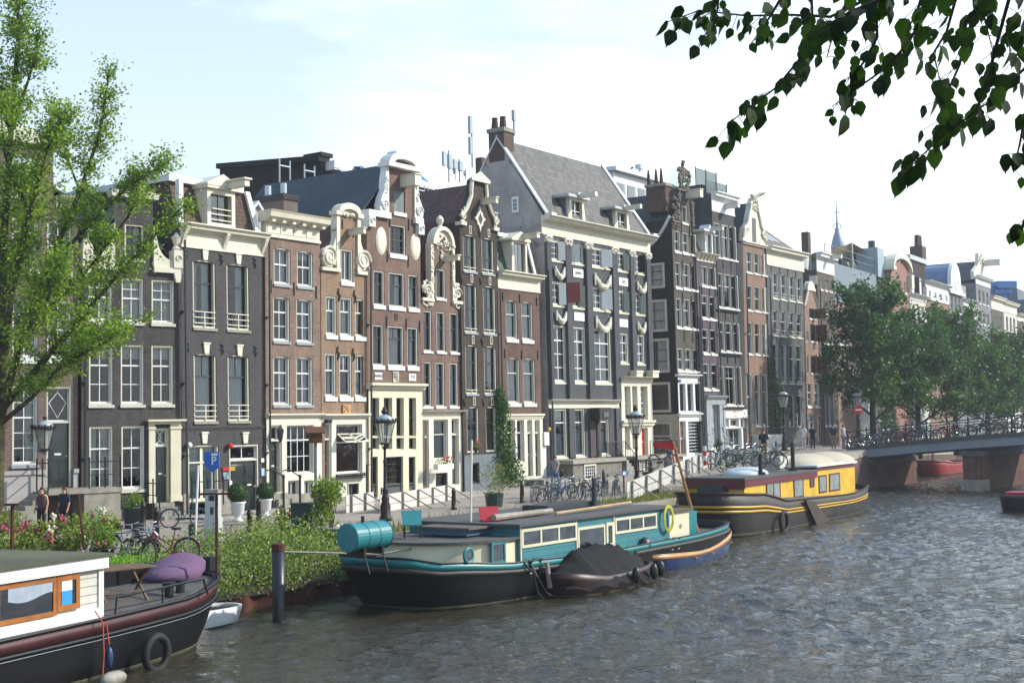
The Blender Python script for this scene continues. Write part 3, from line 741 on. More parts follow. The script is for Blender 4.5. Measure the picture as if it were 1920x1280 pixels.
# ---------------- E: neck gable with scrolls
h=House('E','brick_house','warm brown brick house with small neck gable, cream scrolls and tilted open shop panes',MAIN,602.5,688,B_ORA,.008)
W=h.W
h.row('c5',[(592,686),(716,822),(848,932)],(462,875,485,882),up=1,lo=1,nc=2,low='plain',split=.38,curt=['R','top','full'],frame=GREY_W,sill=WHITE,sh=.2)
h.row('c5',[(599,690),(718,823),(852,937)],(-30,345,10,365),up=1,lo=1,nc=2,low='plain',split=.36,curt=['full','blind+full','full'],frame=GREY_W,sill=WHITE,sh=.2)
h.row('c3',[(638,710)],(728,948,728,948),up=0,lo=1,nc=2,curt='blindfull',frame=GREY_W,sill=WHITE,sh=.2)
zs_=(h.c('c3',560,838)[1]+h.c('c3',770,862)[1])/2;xl=h.c('c3',612,700)[0];xr=h.c('c3',742,700)[0];zn=(h.c('c3',600,520)[1]+h.c('c3',750,545)[1])/2;zt=h.c('c3',690,455)[1]
zs=(h.c('c5',560,985)[1]+h.c('c5',955,995)[1])/2
h.wallgrid([(0,W,zs,zs_),(xl,xr,zs_,zn)])
m=h.mb()
m.box(xl-.08,xl+.14,-.1,.3,zs_,zn);m.box(xr-.14,xr+.08,-.1,.3,zs_,zn)
m.box(-.03,xl+.16,-.14,.3,zs_-.16,zs_);m.box(xr-.16,W+.03,-.14,.3,zs_-.16,zs_)
rs=(xl+.0)*.46
for cx,fl in((xl-rs-.05,-1),(xr+(W-xr)*.5,1)):
 scrollm(m,cx,zs_+rs+.05,rs,-.1,2,fl,.08);m.lathe([(.02,-.12),(rs*.9,-.06),(rs,.0),(rs,.25)],(cx,0,zs_+rs),12,'y');carve(m,cx-rs,cx+rs,zs_,zs_+rs*.9,12,-.08,.08)
for sg,xe in((-1,xl-.08),(1,xr+.08)):
 pts=[(xe,zs_+.1)]+[(xe+sg*.55*(1-t/6)**2,zs_+.6+1.2*t/6)for t in range(7)]+[(xe,zs_+1.9)]
 m.prism(pts if sg>0 else pts[::-1],-.06,.25)
m.box(xl-.2,xl+.2,-.2,.3,zn,zn+.2);m.box(xr-.2,xr+.2,-.2,.3,zn,zn+.2)
h.halves(m,'gable_scroll',CREAM,(xl+xr)/2)
cx=(xl+xr)/2;ra=(xr-xl)/2-.05
n=14;arc=[(cx+ra*1.1*cos(pi*i/n),zn+.2+(zt-zn-.2)*sin(pi*i/n))for i in range(n+1)]
m=h.mb();m.prism([(xl,zn),(xr,zn)]+arc,-.04,.3);inner=[(cx+(ra-.2)*cos(pi*i/n),zn+.15+(zt-zn-.45)*sin(pi*i/n))for i in range(n+1)]
m.prism(arc+inner[::-1],-.22,-.041);carve(m,cx-ra*.55,cx+ra*.55,zn+.05,zt-.5,26,-.09,.11);h.part(m,'pediment',CREAM)
X,Z=h.c('c3',722,618);h.beam(cx+.12,Z,1.0,.18,.26)
h.body(zs_);h.groof(zs_,zn-.4,.3,9,TILE_RED,xr=cx)
h.anchors('c3',[(645,575),(712,625)],.5)
for tag,x,y in(('c5',700,465),('c5',832,478),('c3',623,1000),('c3',718,1012)):
 X,Z=h.c(tag,x,y);m=h.mb();m.path([(X,-.04,Z+.3),(X-.06,-.05,Z+.1),(X+.06,-.05,Z-.05),(X,-.04,Z-.3)],.04,5);h.part(m,'wall_anchor',IRON)
X0,X1,Z0,Z1=h.rect('c5',738,802,905,982);m=h.mb();m.box(X0,X1,-.08,-.01,Z0,Z1);carve(m,X0+.08,X1-.08,Z0+.08,Z1-.08,12,-.09,.07);h.part(m,'relief_plaque',paint('sandstone','#b58e63',.8,.15,5))
h.band(-.02,W+.02,zs-.16,zs+.03,.28,CREAM)
x0,x1,z0,z1=h.rect('c4b',520,578,553,960);door(h,x0,x1,max(z0,.9),z1,DARK,h.c('c4b',550,655)[1],frame=sf,rec=.3)
x0,x1,z0,z1=h.rect('c4b',606,762,560,856);fr=h.window(x0,x1,z0,z1,nc=1,up=1,lo=1,split=.36,frame=sf,sill=None,curt='red',fw=.05)
xm=(x0+x1)/2;za=h.c('c4b',690,668,-.5)[1];zb=h.c('c4b',690,618)[1]
for a,b in((x0+.06,xm-.03),(xm+.03,x1-.06)):
 m=h.mb();m.box(a,a+.05,-.02,.0,0,1);m.v=[];m.f=[]
 def P(x,t,o=0):return(x,-.02-.55*t,zb+(za-zb)*t+o)
 for(c,d,e,f)in((a,a+.05,0,1),(b-.05,b,0,1),(a,b,0,.08),(a,b,.92,1)):
  m.add([P(c,e),P(d,e),P(d,f),P(c,f),P(c,e,.03),P(d,e,.03),P(d,f,.03),P(c,f,.03)],[(0,1,2,3),(7,6,5,4),(0,4,5,1),(1,5,6,2),(2,6,7,3),(3,7,4,0)])
 h.part(m,'open_sash',sf,parent=fr);m=h.mb();m.quad(P(a+.04,.06,.015),P(b-.04,.06,.015),P(b-.04,.94,.015),P(a+.04,.94,.015));h.part(m,'pane',glass('sky_glass',(.3,.35,.4),14,.05),parent=fr)
x0,x1,z0,z1=h.rect('c4b',680,742,915,1030);h.window(x0,x1,max(z0,.2),z1,nc=2,up=1,lo=0,sill=None,frame=GREYD,sash=GREYD)
h.wallgrid([(0,W,.3,zs-.16)],'shopfront',sf,y=-.04,th=.3)
X0,Z0=h.c('c4b',612,868,-.2);X1,_=h.c('c4b',788,868,-.2);m=h.mb()
for i in range(16):x=X0+(X1-X0)*i/15;m.ball((x,-.22,Z0),.08,6,4);m.tube((x,-.22,Z0-.14),(x,-.2,Z0),.02,n=4)
m.box(X0,X1,-.28,-.05,Z0-.16,Z0-.12);h.part(m,'flower_guard',IRON)
X,Z=h.c('c4b',548,540);m=h.mb();m.box(X-.16,X+.1,-.3,-.04,Z-.1,Z+.06);h.part(m,'wall_lamp',BLACK)
for a in(790,878):
 X,Z=h.c('c4b',a,800 if a==790 else 940,-.7);m=h.mb();m.box(X-.03,X+.03,-.75,-.7,0,Z);m.box(X,X+.35,-.74,-.71,Z-.04,Z);h.part(m,'stoop_railing',IRON)
m=h.mb();m.box(0,W,-.07,.2,-.3,.3);h.part(m,'plinth',STONE)
h.room(zs_)
# ---------------- F: tall neck gable, Anno 1773
h=House('F','brick_house','tall red brick neck gable house with arched white top, dated plaques and cream timber front',MAIN,688.5,790,B_RED2,.012)
W=h.W
h.row('c5',[(1000,1092),(1130,1264),(1297,1388)],(222,605,248,620),up=1,lo=1,nc=2,low='plain',split=.3,curt=['L','full','R'],sash=GREYD,frame=GREY_W,sill=WHITE,sh=.22)
h.row('c3',[(832,898),(925,1018),(1042,1103)],(853,1083,885,1108),up=1,lo=1,nc=2,low='plain',split=.36,curt=['','','full'],sash=GREYD,frame=GREY_W,sill=WHITE,sh=.2)
h.row('c3',[(930,1026)],(582,785,582,785),up=2,lo=2,nc=3,split=.5,sash=GREYD,frame=GREY_W,sill=WHITE,sh=.2,low='x')
zsl=h.c('c3',860,495)[1];zsr=h.c('c3',1100,548)[1];zs_=(zsl+zsr)/2;xl=h.c('c3',918,400)[0];xr=h.c('c3',1072,400)[0]
zn=(h.c('c3',893,232)[1]+h.c('c3',1085,268)[1])/2;zt=h.c('c3',990,152)[1];zs=(h.c('c5',960,715)[1]+h.c('c5',1425,735)[1])/2
X0,X1,Z0,Z1=h.rect('c3',955,1023,376,528);h.holes.append((X0,X1,Z0,Z1,0));m=h.mb();m.box(X0+.04,(X0+X1)/2-.01,.05,.1,Z0+.18,Z1);m.box((X0+X1)/2+.01,X1-.04,.05,.1,Z0+.18,Z1)
sh_=h.part(m,'shutter',paint('grey_shutter','#5f6a68',.6,.1));m=h.mb();m.box(X0-.05,X1+.05,-.08,.2,Z0-.02,Z0+.17);h.part(m,'sill',WHITE,parent=sh_)
h.wallgrid([(0,W,zs,zs_),(xl,xr,zs_,zn)])
m=h.mb();m.box(-.06,xl+.05,-.2,.3,zs_-.3,zs_);m.box(xr-.05,W+.06,-.2,.3,zs_-.3,zs_)
for sg,xe,xo in((-1,xl,0),(1,xr,W)):
 a,b=(xo-.06,xo+.38)if sg<0 else(xo-.38,xo+.06);m.box(a,b,-.24,.32,zs_-.85,zs_-.3);scrollm(m,(a+b)/2,zs_-.55,.17,-.26,1.4,1,.05)
 pts=[(xe,zs_),(xe+sg*.62,zs_),(xe+sg*.7,zs_+.3),(xe+sg*.55,zs_+.75),(xe+sg*.34,zs_+1.1),(xe+sg*.3,zs_+1.7),(xe+sg*.2,zs_+2.1),(xe+sg*.24,zs_+2.7),(xe+sg*.1,zn),(xe,zn)]
 m.prism(pts if sg>0 else pts[::-1],-.1,.3);scrollm(m,xe+sg*.34,zs_+.35,.26,-.14,1.8,sg,.07);carve(m,*sorted((xe+sg*.08,xe+sg*.3)),zs_+.9,zn-.4,22,-.12,.08);h.part(m,'gable_scroll',WHITE);m=h.mb()
cx=(xl+xr)/2;ra=(xr-xl)/2+.3;n=16
arc=[(cx+ra*.92*cos(pi*i/n),zn+.22+(zt-zn-.22)*sin(pi*i/n))for i in range(n+1)];inner=[(cx+(ra-.5)*cos(pi*i/n),zn+.25+(zt-zn-.6)*sin(pi*i/n))for i in range(n+1)]
m=h.mb();m.prism(arc+inner[::-1],-.34,.35);m.box(cx-ra,cx+ra,-.38,.4,zn,zn+.22);m.prism([(cx+.7*cos(t),zt-.1+.25*sin(t))for t in[pi*i/8 for i in range(9)]],-.3,.3);h.part(m,'pediment',WHITE)
m=h.mb();m.prism([(p[0],p[1]-.01)for p in inner],-.02,.3);h.part(m,'tympanum',B_RED2)
h.beam(cx+.2,h.c('c3',1000,292)[1],1.0,.5,.55)
for x,y in((878,678),(1083,712)):
 X,Z=h.c('c3',x,y);m=h.mb();m.lathe([(.04,-.12),(.3,-.08),(.4,-.02),(.4,.02)],(X,0,Z),14,'y');m.v=[(a,b,Z+(c-Z)*1.75)for a,b,c in m.v];h.part(m,'oval_ornament',CREAM)
h.body(zs_);h.groof(zs_-.1,zn+.4,.3,9.8,TILE_BG,xr=cx)
h.anchors('c3',[(818,1155),(910,1165),(1028,1178),(1108,1190),(915,770),(1040,800),(1043,580),(930,560)],.6)
for(a,b,c_,d_,t)in((838,882,250,293,'ANNO'),(1043,1085,258,300,'1773')):
 X0,X1,Z0,Z1=h.rect('c4b',a,b,c_,d_);m=h.mb();m.box(X0,X1,-.04,-.005,Z0,Z1);pq=h.part(m,'date_plaque',WHITE);h.text(t,(X0+X1)/2,(Z0+Z1)/2,.2,-.045,BLACK)
X0,X1,Z0,Z1=h.rect('c4b',946,982,243,308);m=h.mb();m.box(X0,X1,-.05,-.005,Z0,Z1);carve(m,X0+.1,X1-.1,Z0+.1,Z1-.1,14,-.06,.07);h.part(m,'relief_plaque',paint('painted_relief','#bdb9ac',.7,.6,9))
X0,X1,Z0,Z1=h.rect('c3',960,978,1115,1152);m=h.mb();m.box(X0,X1,-.03,-.005,Z0,Z1);h.part(m,'vent',IRON)
zf=(h.c('c4b',812,400)[1]+h.c('c4b',1080,403)[1])/2
h.band(-.08,W+.1,zs-.3,zs,.4,CREAM2);
for a,b in((812,860),(888,938),(963,1008),(1038,1082)):
 x0,x1,z0,z1=h.rect('c4b',a,b,402,632);h.window(x0,x1,z0,z1,nc=2,up=1,lo=1,split=.5,sill=None,frame=CREAM2,sash=GREYD,fw=.02,curt='full' if a==888 else '')
 x0,x1,z0,z1=h.rect('c4b',a,b,642,710);h.window(x0,x1,z0,z1,nc=1,up=1,lo=0,sill=None,frame=CREAM2,sash=GREYD,fw=.02)
for a,b,k in((808,852,0),(888,1004,1),(1038,1078,0)):
 x0,x1,z0,z1=h.rect('c4b',a,b,755,1002);z0=max(z0,.05);zz=z0+(z1-z0)*.32
 h.window(x0,x1,zz,z1,nc=3 if k else 2,up=2,lo=2,split=.5,mid=.03,sill=None,frame=GREYD,sash=GREYD,fw=.05,curt='Ly+Ry' if k else '')
 h.holes.append((x0,x1,z0,zz-.001,0));m=h.mb();m.box(x0+.01,x1-.01,.06,.12,z0,zz);m.box(x0+.1,x1-.1,.04,.06,z0+.15,zz-.12);h.part(m,'door_panel',paint('grey_door','#4a4f4f',.5,.1))
h.wallgrid([(0,W,.02,zs-.3)],'shopfront',CREAM2,y=-.08,th=.32)
h.room(zs_)
# ---------------- G: small baroque neck gable
h=House('G','brick_house','small red brick house with ornate carved neck gable, urn finial and flower box',MAIN,790.5,867,B_RED2,.006,off=.05)
W=h.W
h.row('c5',[(1425,1505),(1541,1618),(1658,1732)],(547,945,545,940),up=1,lo=1,nc=1,split=.33,curt=['half','','full'],sash=GREYD,frame=GREY_W,sill=WHITE)
h.row('c5',[(1432,1507),(1548,1622),(1663,1737)],(107,475,118,473),up=1,lo=1,nc=1,split=.4,curt=['','','R'],sash=GREYD,frame=GREY_W,sill=WHITE)
h.row('e5',[(168,218)],(886,1058,886,1058),up=0,lo=1,nc=1,frame=GREY_W,sill=WHITE,sash=GREYD)
zs_=(h.c('e5',130,1050)[1]+h.c('e5',280,1055)[1])/2;xl=h.c('e5',146,850)[0];xr=h.c('e5',250,850)[0];zn=(h.c('e5',145,745)[1]+h.c('e5',250,765)[1])/2;za=h.c('e5',195,655)[1];zt=h.c('e5',182,618)[1]
zs=(h.c('c5',1410,960)[1]+h.c('c5',1800,955)[1])/2
h.wallgrid([(0,W,zs,zs_),(xl,xr,zs_,zn)])
cx=(xl+xr)/2;ra=(xr-xl)/2+.1;m=h.mb();arc=[(cx+ra*cos(pi*i/14),zn+(za-zn)*sin(pi*i/14))for i in range(15)]
m.prism([(xl,zn-.02),(xr,zn-.02)]+arc,-.05,.3);inner=[(cx+(ra-.2)*cos(pi*i/14),zn+(za-zn-.2)*sin(pi*i/14))for i in range(15)];m.prism(arc+inner[::-1],-.2,-.051)
carve(m,xl,xr,zn-.3,zn+.2,18,-.1,.09);carve(m,cx-.15,cx+.15,zn-.9,zn-.3,8,-.06,.1)
m.lathe([(.18,za-.02),(.1,za+.08),(.2,za+.25),(.22,za+.4),(.12,za+.55),(.04,za+.62),(.06,zt),(.0,zt+.1)],(cx,.1,0),8)
for sg,xe,xo in((-1,xl,0),(1,xr,W)):
 a,b=sorted((xe,xo-sg*.02));m.box(a,b,-.16,.3,zs_-.16,zs_);carve(m,a+.1,b-.1,zs_-.4,zs_-.15,10,-.05,.11);carve(m,a+.08,b-.05,zs_,zs_+.9,26,-.05,.13)
 a,b=sorted((xe,xe+sg*.2));m.box(a,b,-.1,.28,zs_,zn);carve(m,a,b,zs_+.8,zn+.1,30,-.1,.09);scrollm(m,xe+sg*.45,zs_+.4,.3,-.1,1.6,sg,.07)
h.part(m,'gable_ornament',CREAM)
m=h.mb();carve(m,cx-.25,cx+.25,zn+.1,za-.45,10,-.09,.08);h.part(m,'painted_relief',paint('red_relief','#8c4a3a',.7,.4,7))
h.beam(cx+.2,h.c('e5',225,822)[1],1.0,.18,.25)
h.body(zs_-.1);h.groof(zs_-.2,za+.3,.3,13,TILE_RED,xr=cx)
h.cornice(-.05,W+.05,zs-.32,zs,.35,CREAM,frieze=False)
x0,x1,z0,z1=h.rect('c6b',96,138,598,1015);door(h,x0,x1,max(.02,z0),z1,paint('slate_door','#3f4a4c',.5,.1),h.c('c6b',115,705)[1],frame=sf,rec=.25)
x0,x1,z0,z1=h.rect('c6b',166,252,595,840);h.window(x0,x1,z0,z1,nc=1,up=1,lo=1,split=.36,frame=sf,sash=GREY_W,sill=None,curt='blind+full')
x0,x1,z0,z1=h.rect('c6b',275,318,590,985);door(h,x0,x1,max(.05,z0),z1,paint('slate_door','#3f4a4c',.5,.1),h.c('c6b',295,690)[1],frame=sf,rec=.25)
x0,x1,z0,z1=h.rect('c6b',178,250,915,1010);h.window(x0,x1,max(z0,.1),z1,nc=2,up=1,lo=0,frame=GREYD,sash=GREYD,sill=None)
h.wallgrid([(0,W,.05,zs-.32)],'shopfront',sf,y=-.05,th=.3)
h.room(zs_)
# ---------------- H0: dark brown bell gable
h=House('H0','brick_house','dark brown brick bell gable house with star shaped gable window and ivy beside it',MAIN,867.5,937.5,B_BRN,.0,off=-.1)
W=h.W
h.row('e5',[(315,386),(417,482)],(698,905,716,925),up=1,lo=1,nc=2,split=.6,bars=.03,curt=['',''],sash=GREYD,arch=.14,sill=SILL,rail=1)
h.row('e5',[(322,390),(425,491)],(965,1240,978,1250),up=1,lo=1,nc=2,split=.5,curt=['R',''],sash=GREYD,arch=.14,sill=SILL,rail=1)
h.row('c6b',[(362,433),(474,546)],(150,455,155,455),up=1,lo=1,nc=1,split=.35,curt=['Ry','Ly+R'],sash=GREYD,arch=.14,sill=SILL,rail=1)
h.row('c6b',[(370,441),(484,546)],(517,795,520,785),up=1,lo=1,nc=2,split=.35,curt=['Ly+half','Ry+half'],sash=GREYD,arch=.14,sill=None)
zsl=h.c('e5',295,628)[1];zsr=h.c('e5',500,668)[1];zs_=(zsl+zsr)/2;zt=h.c('e5',392,368)[1];cx=W/2;zp=h.c('c6b',450,805)[1]
h.wallgrid([(0,W,zp,zs_)])
zm=h.c('e5',345,470)[1];H1=zt-zs_
prof=[(W,0),(W,.12),(W-.3,.2),(W-.55,.3),(W-.75,.42),(W-.95,.55),(cx+.72,.66),(cx+.66,.78),(cx+.62,.86),(cx,1.0)]
R_=[(x,zs_+q*H1)for x,q in prof];L_=[(W-x,z)for x,z in R_[::-1]]
h.ngable(R_+L_[1:],B_BRN,.0,.3,'gable')
m=h.mb();sk=[(.08,.0)]
for line in(R_[1:],L_[:-1]):
 P=[(x,-.08,z)for x,z in line];m.path(P,[.11]*len(P),6)
for sg,xo in((1,W),(-1,0)):
 a,b=sorted((xo+sg*.04,xo-sg*.42));m.box(a,b,-.16,.3,zs_-.14,zs_+.05);scrollm(m,(a+b)/2,zs_+.35,.22,-.12,1.6,sg,.07);carve(m,a+.08,b-.08,zs_+.05,zs_+.9,14,-.08,.1)
m.prism([(cx-.8,zs_+.84*H1),(cx+.8,zs_+.84*H1),(cx+.86,zs_+.89*H1),(cx,zt+.12),(cx-.86,zs_+.89*H1)],-.24,-.12);m.v=m.v;h.part(m,'gable_trim',CREAM)
X,Z=h.c('e5',403,612);m=h.mb();P=[]
for i in range(16):a=2*pi*i/16;q=(.62 if i%4==0 else(.42 if i%2==0 else .36));P.append((X+q*sin(a)*.8,Z+q*cos(a)*1.15))
m.prism(P[::-1],-.08,.02);h.part(m,'star_ornament',CREAM);m=h.mb();m.prism([(X,Z-.32),(X+.2,Z),(X,Z+.32),(X-.2,Z)],-.1,-.081);h.part(m,'diamond_pane',GREYD)
h.beam(cx+.3,h.c('e5',440,512)[1],1.05,.2,.3)
m=h.mb()
for tag,x,y in(('e5',352,672),('e5',453,690),('e5',360,937),('e5',459,952),('c6b',404,118),('c6b',513,122),('c6b',411,487),('c6b',520,487)):
 X,Z=h.c(tag,x,y);a=.1;q=.22;m=h.mb()
 for(p,r_,s_,t)in((X-a,X-a+.035,Z-q,Z+q),(X+a-.035,X+a,Z-q,Z+q),(X-a+.035,X+a-.035,Z+q-.035,Z+q),(X-a+.035,X+a-.035,Z-q,Z-q+.035)):m.box(p,r_,-.04,0,s_,t)
 h.part(m,'keystone_frame',CREAM);m=h.mb()
for tag,x,y in(('e5',402,688),('e5',500,700),('e5',306,940),('e5',408,950),('c6b',458,130),('c6b',352,495),('c6b',465,495)):
 X,Z=h.c(tag,x,y);m=h.mb();m.path([(X,-.04,Z+.22),(X-.05,-.05,Z+.05),(X+.05,-.05,Z-.05),(X,-.04,Z-.22)],.035,5);h.part(m,'wall_anchor',IRON)
h.body(zs_);h.groof(zs_-.1,zt-.5,.3,12,TILE_RED,xr=cx)
x0,x1,z0,z1=h.rect('c6b',390,440,855,980);h.window(x0,x1,max(z0,.1),z1,nc=2,up=1,lo=0,frame=GREYD,sash=GREYD,sill=None)
h.wallgrid([(0,W,0,zp)],'plinth',paint('blue_grey_plinth','#5f6a70',.7,.12,2),y=-.06,th=.3)
h.room(zs_)
# ---------------- H1: brick with green mansard
h=House('H1','brick_house','deep red brick house with cream cornice and green mansard dormer beside the pilastered house',MAIN,938,1016,B_BRN2,-.006)
W=h.W
h.row('e5',[(549,610),(635,694)],(1053,1285,1063,1292),up=1,lo=1,nc=1,split=.36,curt=['full','full'],frame=GREY_W,sash=GREY_W,sill=WHITE,sh=.2,arch=.12)
h.row('c6b',[(614,686),(709,779)],(224,520,230,520),up=1,lo=1,nc=1,split=.33,curt=['full','full'],frame=GREY_W,sash=GREY_W,sill=WHITE,sh=.2,arch=.12)
zc0=(h.c('e5',520,990)[1]+h.c('e5',730,1018)[1])/2;zc1=(h.c('e5',530,892)[1]+h.c('e5',755,932)[1])/2;zs=h.c('c6b',715,562)[1]
h.wallgrid([(0,W,zs,zc0+.05)]);h.cornice(0,W+.1,zc0,zc1,.5,brackets=0);h.body(zc1-.1)
zm=(h.c('e5',515,712,.8)[1]+h.c('e5',670,735,.8)[1])/2
m=h.mb();m.mold([(.25,zc1-.02),(.8,zm),(8,zm),(8,zc1-.02)],.1,W-.1);h.part(m,'mansard',paint('green_shingle','#3a4a3c',.7,.25,1.2))
m=h.mb();m.box(-.05,W*.8,.6,8,zm,zm+.22);m.mold([(.05,zc1),(.16,zc1),(.74,zm+.1),(.62,zm+.1)],W-.3,W-.1);m.mold([(.05,zc1),(.16,zc1),(.74,zm+.1),(.62,zm+.1)],.05,.2);h.part(m,'mansard_trim',WHITE)
a0,a1,d0,d1=h.rect('e5',578,660,735,895);m=h.mb();m.box(a0,a0+.22,-.05,.8,zc1,d1);m.box(a1-.16,a1,-.05,.8,zc1,d1);m.box(a0+.22,a1-.16,-.05,.8,d1-.12,d1);m.box(a0+.22,a1-.16,-.05,.5,zc1,zc1+.1)
cx=(a0+a1)/2;m.prism([(a0-.2,d1),(a1+.2,d1),(a1+.2,d1+.12),(cx,d1+.55),(a0-.2,d1+.12)],-.2,1.0);dm=h.part(m,'dormer',CREAM)
m=h.mb();m.box(a0+.22,cx,.1,.13,zc1+.1,d1-.12);m.box(cx+.05,a1-.16,.1,.13,zc1+.1,d1-.12);h.part(m,'pane',GLASSB,parent=dm)
h.beam(cx+.25,d1+.38,1.2,.3,.25,hook=False)
h.anchors('e5',[(530,1035),(622,1045),(715,1062)],.5);h.anchors('c6b',[(595,200),(697,208),(793,210)],.5)
h.band(-.03,W+.05,zs-.25,zs,.2,CREAM)
for a,b,c_ in((610,656,'L'),(667,710,'red')):
 x0,x1,z0,z1=h.rect('c6b',a,b,598,850);h.window(x0,x1,z0,z1,nc=1,up=1,lo=1,split=.3,sill=None,frame=sf,fw=.04,curt=c_)
x0,x1,z0,z1=h.rect('c6b',730,760,598,935);door(h,x0,x1,max(.3,z0),z1,GREYD,h.c('c6b',745,680)[1],frame=sf,fw=.05)
x0,x1,z0,z1=h.rect('c6b',775,806,598,935);door(h,x0,x1,max(.3,z0),z1,GREYD,h.c('c6b',790,680)[1],frame=sf,fw=.05)
h.wallgrid([(0,W,.02,zs-.25)],'shopfront',sf,y=-.05,th=.3)
m=h.mb();m.box(W*.55,W+.6,-1.3,-.08,-.3,.42);m.box(W*.7,W+.5,-1.8,-1.3,-.3,.2);h.part(m,'stoop',STONE)
x0,x1,z0,z1=h.rect('c6b',835,870,670,750);m=h.mb();m.box(W+.02,W+.45,.05,.4,-.2,z0);m.box(W+.02,W+.5,-.15,.4,z0,z1);h.part(m,'side_porch',WHITE)
m=h.mb();X,Z=h.c('c6b',845,660);m.ball((X,-.2,Z+.05),.12,8,6);h.part(m,'wall_lantern',paint('brass_lantern','#c9a23a',.4,.1))
h.room(zc0)
# ---------------- BIG: Anno 1657, pilasters and swags
h=House('BIG','pilastered_house','wide slate blue pilastered house with stone swags, date tablets and steep grey tiled roof',MAIN,1029,1224,B_BLUE,-.014,zg=1.4,yref=780)
W=h.W;PF=CREAM2
def casement(x0,x1,z0,z1,kind,k=0):
 """small-paned casement with one leaf or shutter standing open"""
 w=x1-x0
 fr=h.window(x0,x1,z0,z1,nc=4 if w>1.6 else 3,up=1,lo=3,split=.04,frame=CREAM2,sash=SASH,sill=CREAM2,sh=.12,sd=.05,rec=.14,fw=.06,curt=R.choice(['','L','R']))
 pale=paint('pale_blue_shutter','#8b9498',.5,.06);dk=paint('green_shutter','#33423f',.6,.12);mt,sp,ang={'p':(pale,.5,25),'q':(pale,.0,35),'d':(dk,.5,18),'e':(dk,.35,70),'b':(BLACK,.3,80)}[kind]
 m=h.mb();xw=w*.38;xa=x0+w*sp+.04;a=radians(ang);zz0,zz1=z0+.16,z1-.06
 pts=[(xa,-.03),(xa+xw*cos(a),-.03-xw*sin(a))]
 t=.035;nx,ny=sin(a)*t,cos(a)*t
 P=[(pts[0][0],pts[0][1]),(pts[1][0],pts[1][1]),(pts[1][0]+nx,pts[1][1]+ny),(pts[0][0]+nx,pts[0][1]+ny)]
 m.add([(p[0],p[1],zz0)for p in P]+[(p[0],p[1],zz1)for p in P],[(0,3,2,1),(4,5,6,7),(0,1,5,4),(1,2,6,5),(2,3,7,6),(3,0,4,7)])
 h.part(m,'shutter',mt,parent=fr)
def bay(tag,cols,ys,kinds):
 t0,b0,t1,b1=ys;n=len(cols);xa,xb=sum(cols[0])/2,sum(cols[-1])/2
 zt=(h.c(tag,xa,t0)[1]+h.c(tag,xb,t1)[1])/2;zb=(h.c(tag,xa,b0)[1]+h.c(tag,xb,b1)[1])/2
 for i,(a,b)in enumerate(cols):
  f=i/(n-1);my=((t0+b0)*(1-f)+(t1+b1)*f)/2;x0=h.c(tag,a,my)[0];x1=h.c(tag,b,my)[0];casement(x0,x1,zb,zt,kinds[i])
bay('c6',[(215,362),(455,603),(700,917),(1010,1137),(1212,1336)],(302,570,520,762),'pqpdb')
bay('c6',[(224,372),(465,607),(703,917),(1013,1137),(1212,1336)],(800,1108,970,1250),'pdpdd')
h.row('c7',[(232,402),(474,632),(710,935)],(185,888,240,915),up=1,lo=3,split=.25,nc=2,curt=['L+R','full','L+R'],sill=CREAM2,sh=.1,sd=.03,frame=CREAM2,fw=.09,bars=.05,mid=.08)
h.row('c7',[(1018,1140),(1215,1335)],(285,662,305,675),up=1,lo=2,split=.3,nc=3,curt=['full','half'],sill=CREAM2,sh=.1,sd=.03,frame=CREAM2,fw=.08,bars=.045)
h.row('c8',[(266,405),(505,622),(812,910)],(165,765,172,745),up=1,lo=1,split=.27,nc=1,curt=['top+half','top+half','top+half'],sill=CREAM2,sh=.08,sd=.03,frame=CREAM2,fw=.07)
x0,x1,z0,z1=h.rect('c8',700,780,170,752);door(h,x0,x1,z0,z1,RED,frame=paint('brown_wood','#6a3f24',.5,.2,3),hole=True,rec=.26)
za=(h.c('c6',140,250)[1]+h.c('c6',1430,560)[1])/2
zc1=(h.c('c6',110,20)[1]+h.c('c6',1500,318)[1])/2;zc0=(h.c('c6',150,240)[1]+h.c('c6',1425,500)[1])/2
zp=h.c('c8',600,760)[1];zstr0=(h.c('c7',215,1180)[1]+h.c('c7',1030,1185)[1])/2;zstr1=(h.c('c7',220,1062)[1]+h.c('c7',1055,1100)[1])/2
px0=h.c('c8',1050,600)[0];px1=h.c('c8',1405,600)[0];zpt=h.c('c7',1240,860)[1]
h.wallgrid([(0,W,zpt,zc0+.05),(0,px0-.01,zp,zpt)])
m=h.mb();zp0=zstr1
pil=[(148,214),(390,454),(636,700),(952,1010),(1166,1211),(1361,1420)]
cap=h.mb();y=360
for i,(a,b)in enumerate(pil):
 yy=330+(a-150)*.17;xa=h.c('c6',a,yy,-.2)[0];xb=h.c('c6',b,yy,-.2)[0]
 if i==0:xa=0.0
 if i==5:xb=W
 z00=zp0 if i<4 else zpt+.5
 m=h.mb();cap=h.mb();m.box(xa,xb,-.2,-.002,z00,zc0-.45)
 cap.box(xa-.08,xb+.08,-.28,-.0,zc0-.14,zc0-.02);cap.box(xa,xb,-.2,-.0,zc0-.46,zc0-.14)
 for q in(0,1):x=xa if q==0 else xb;scrollm(cap,x,zc0-.3,.15,-.24,1.2,1 if q else-1,.05)
 carve(cap,xa,xb,zc0-.46,zc0-.2,8,-.24,.09)
 if i<4:
  m.box(xa,xb,-.12,-.002,zp+.1,zstr0)
 h.part(m,'pilaster',B_BLUE);h.part(cap,'capital',CREAM)
h.cornice(-.25,W+.3,zc0,zc1,.75,CREAM)
h.cornice(-.05,px0-.1,zstr0,zstr1,.35,CREAM)
g=h.mb();sw=[]
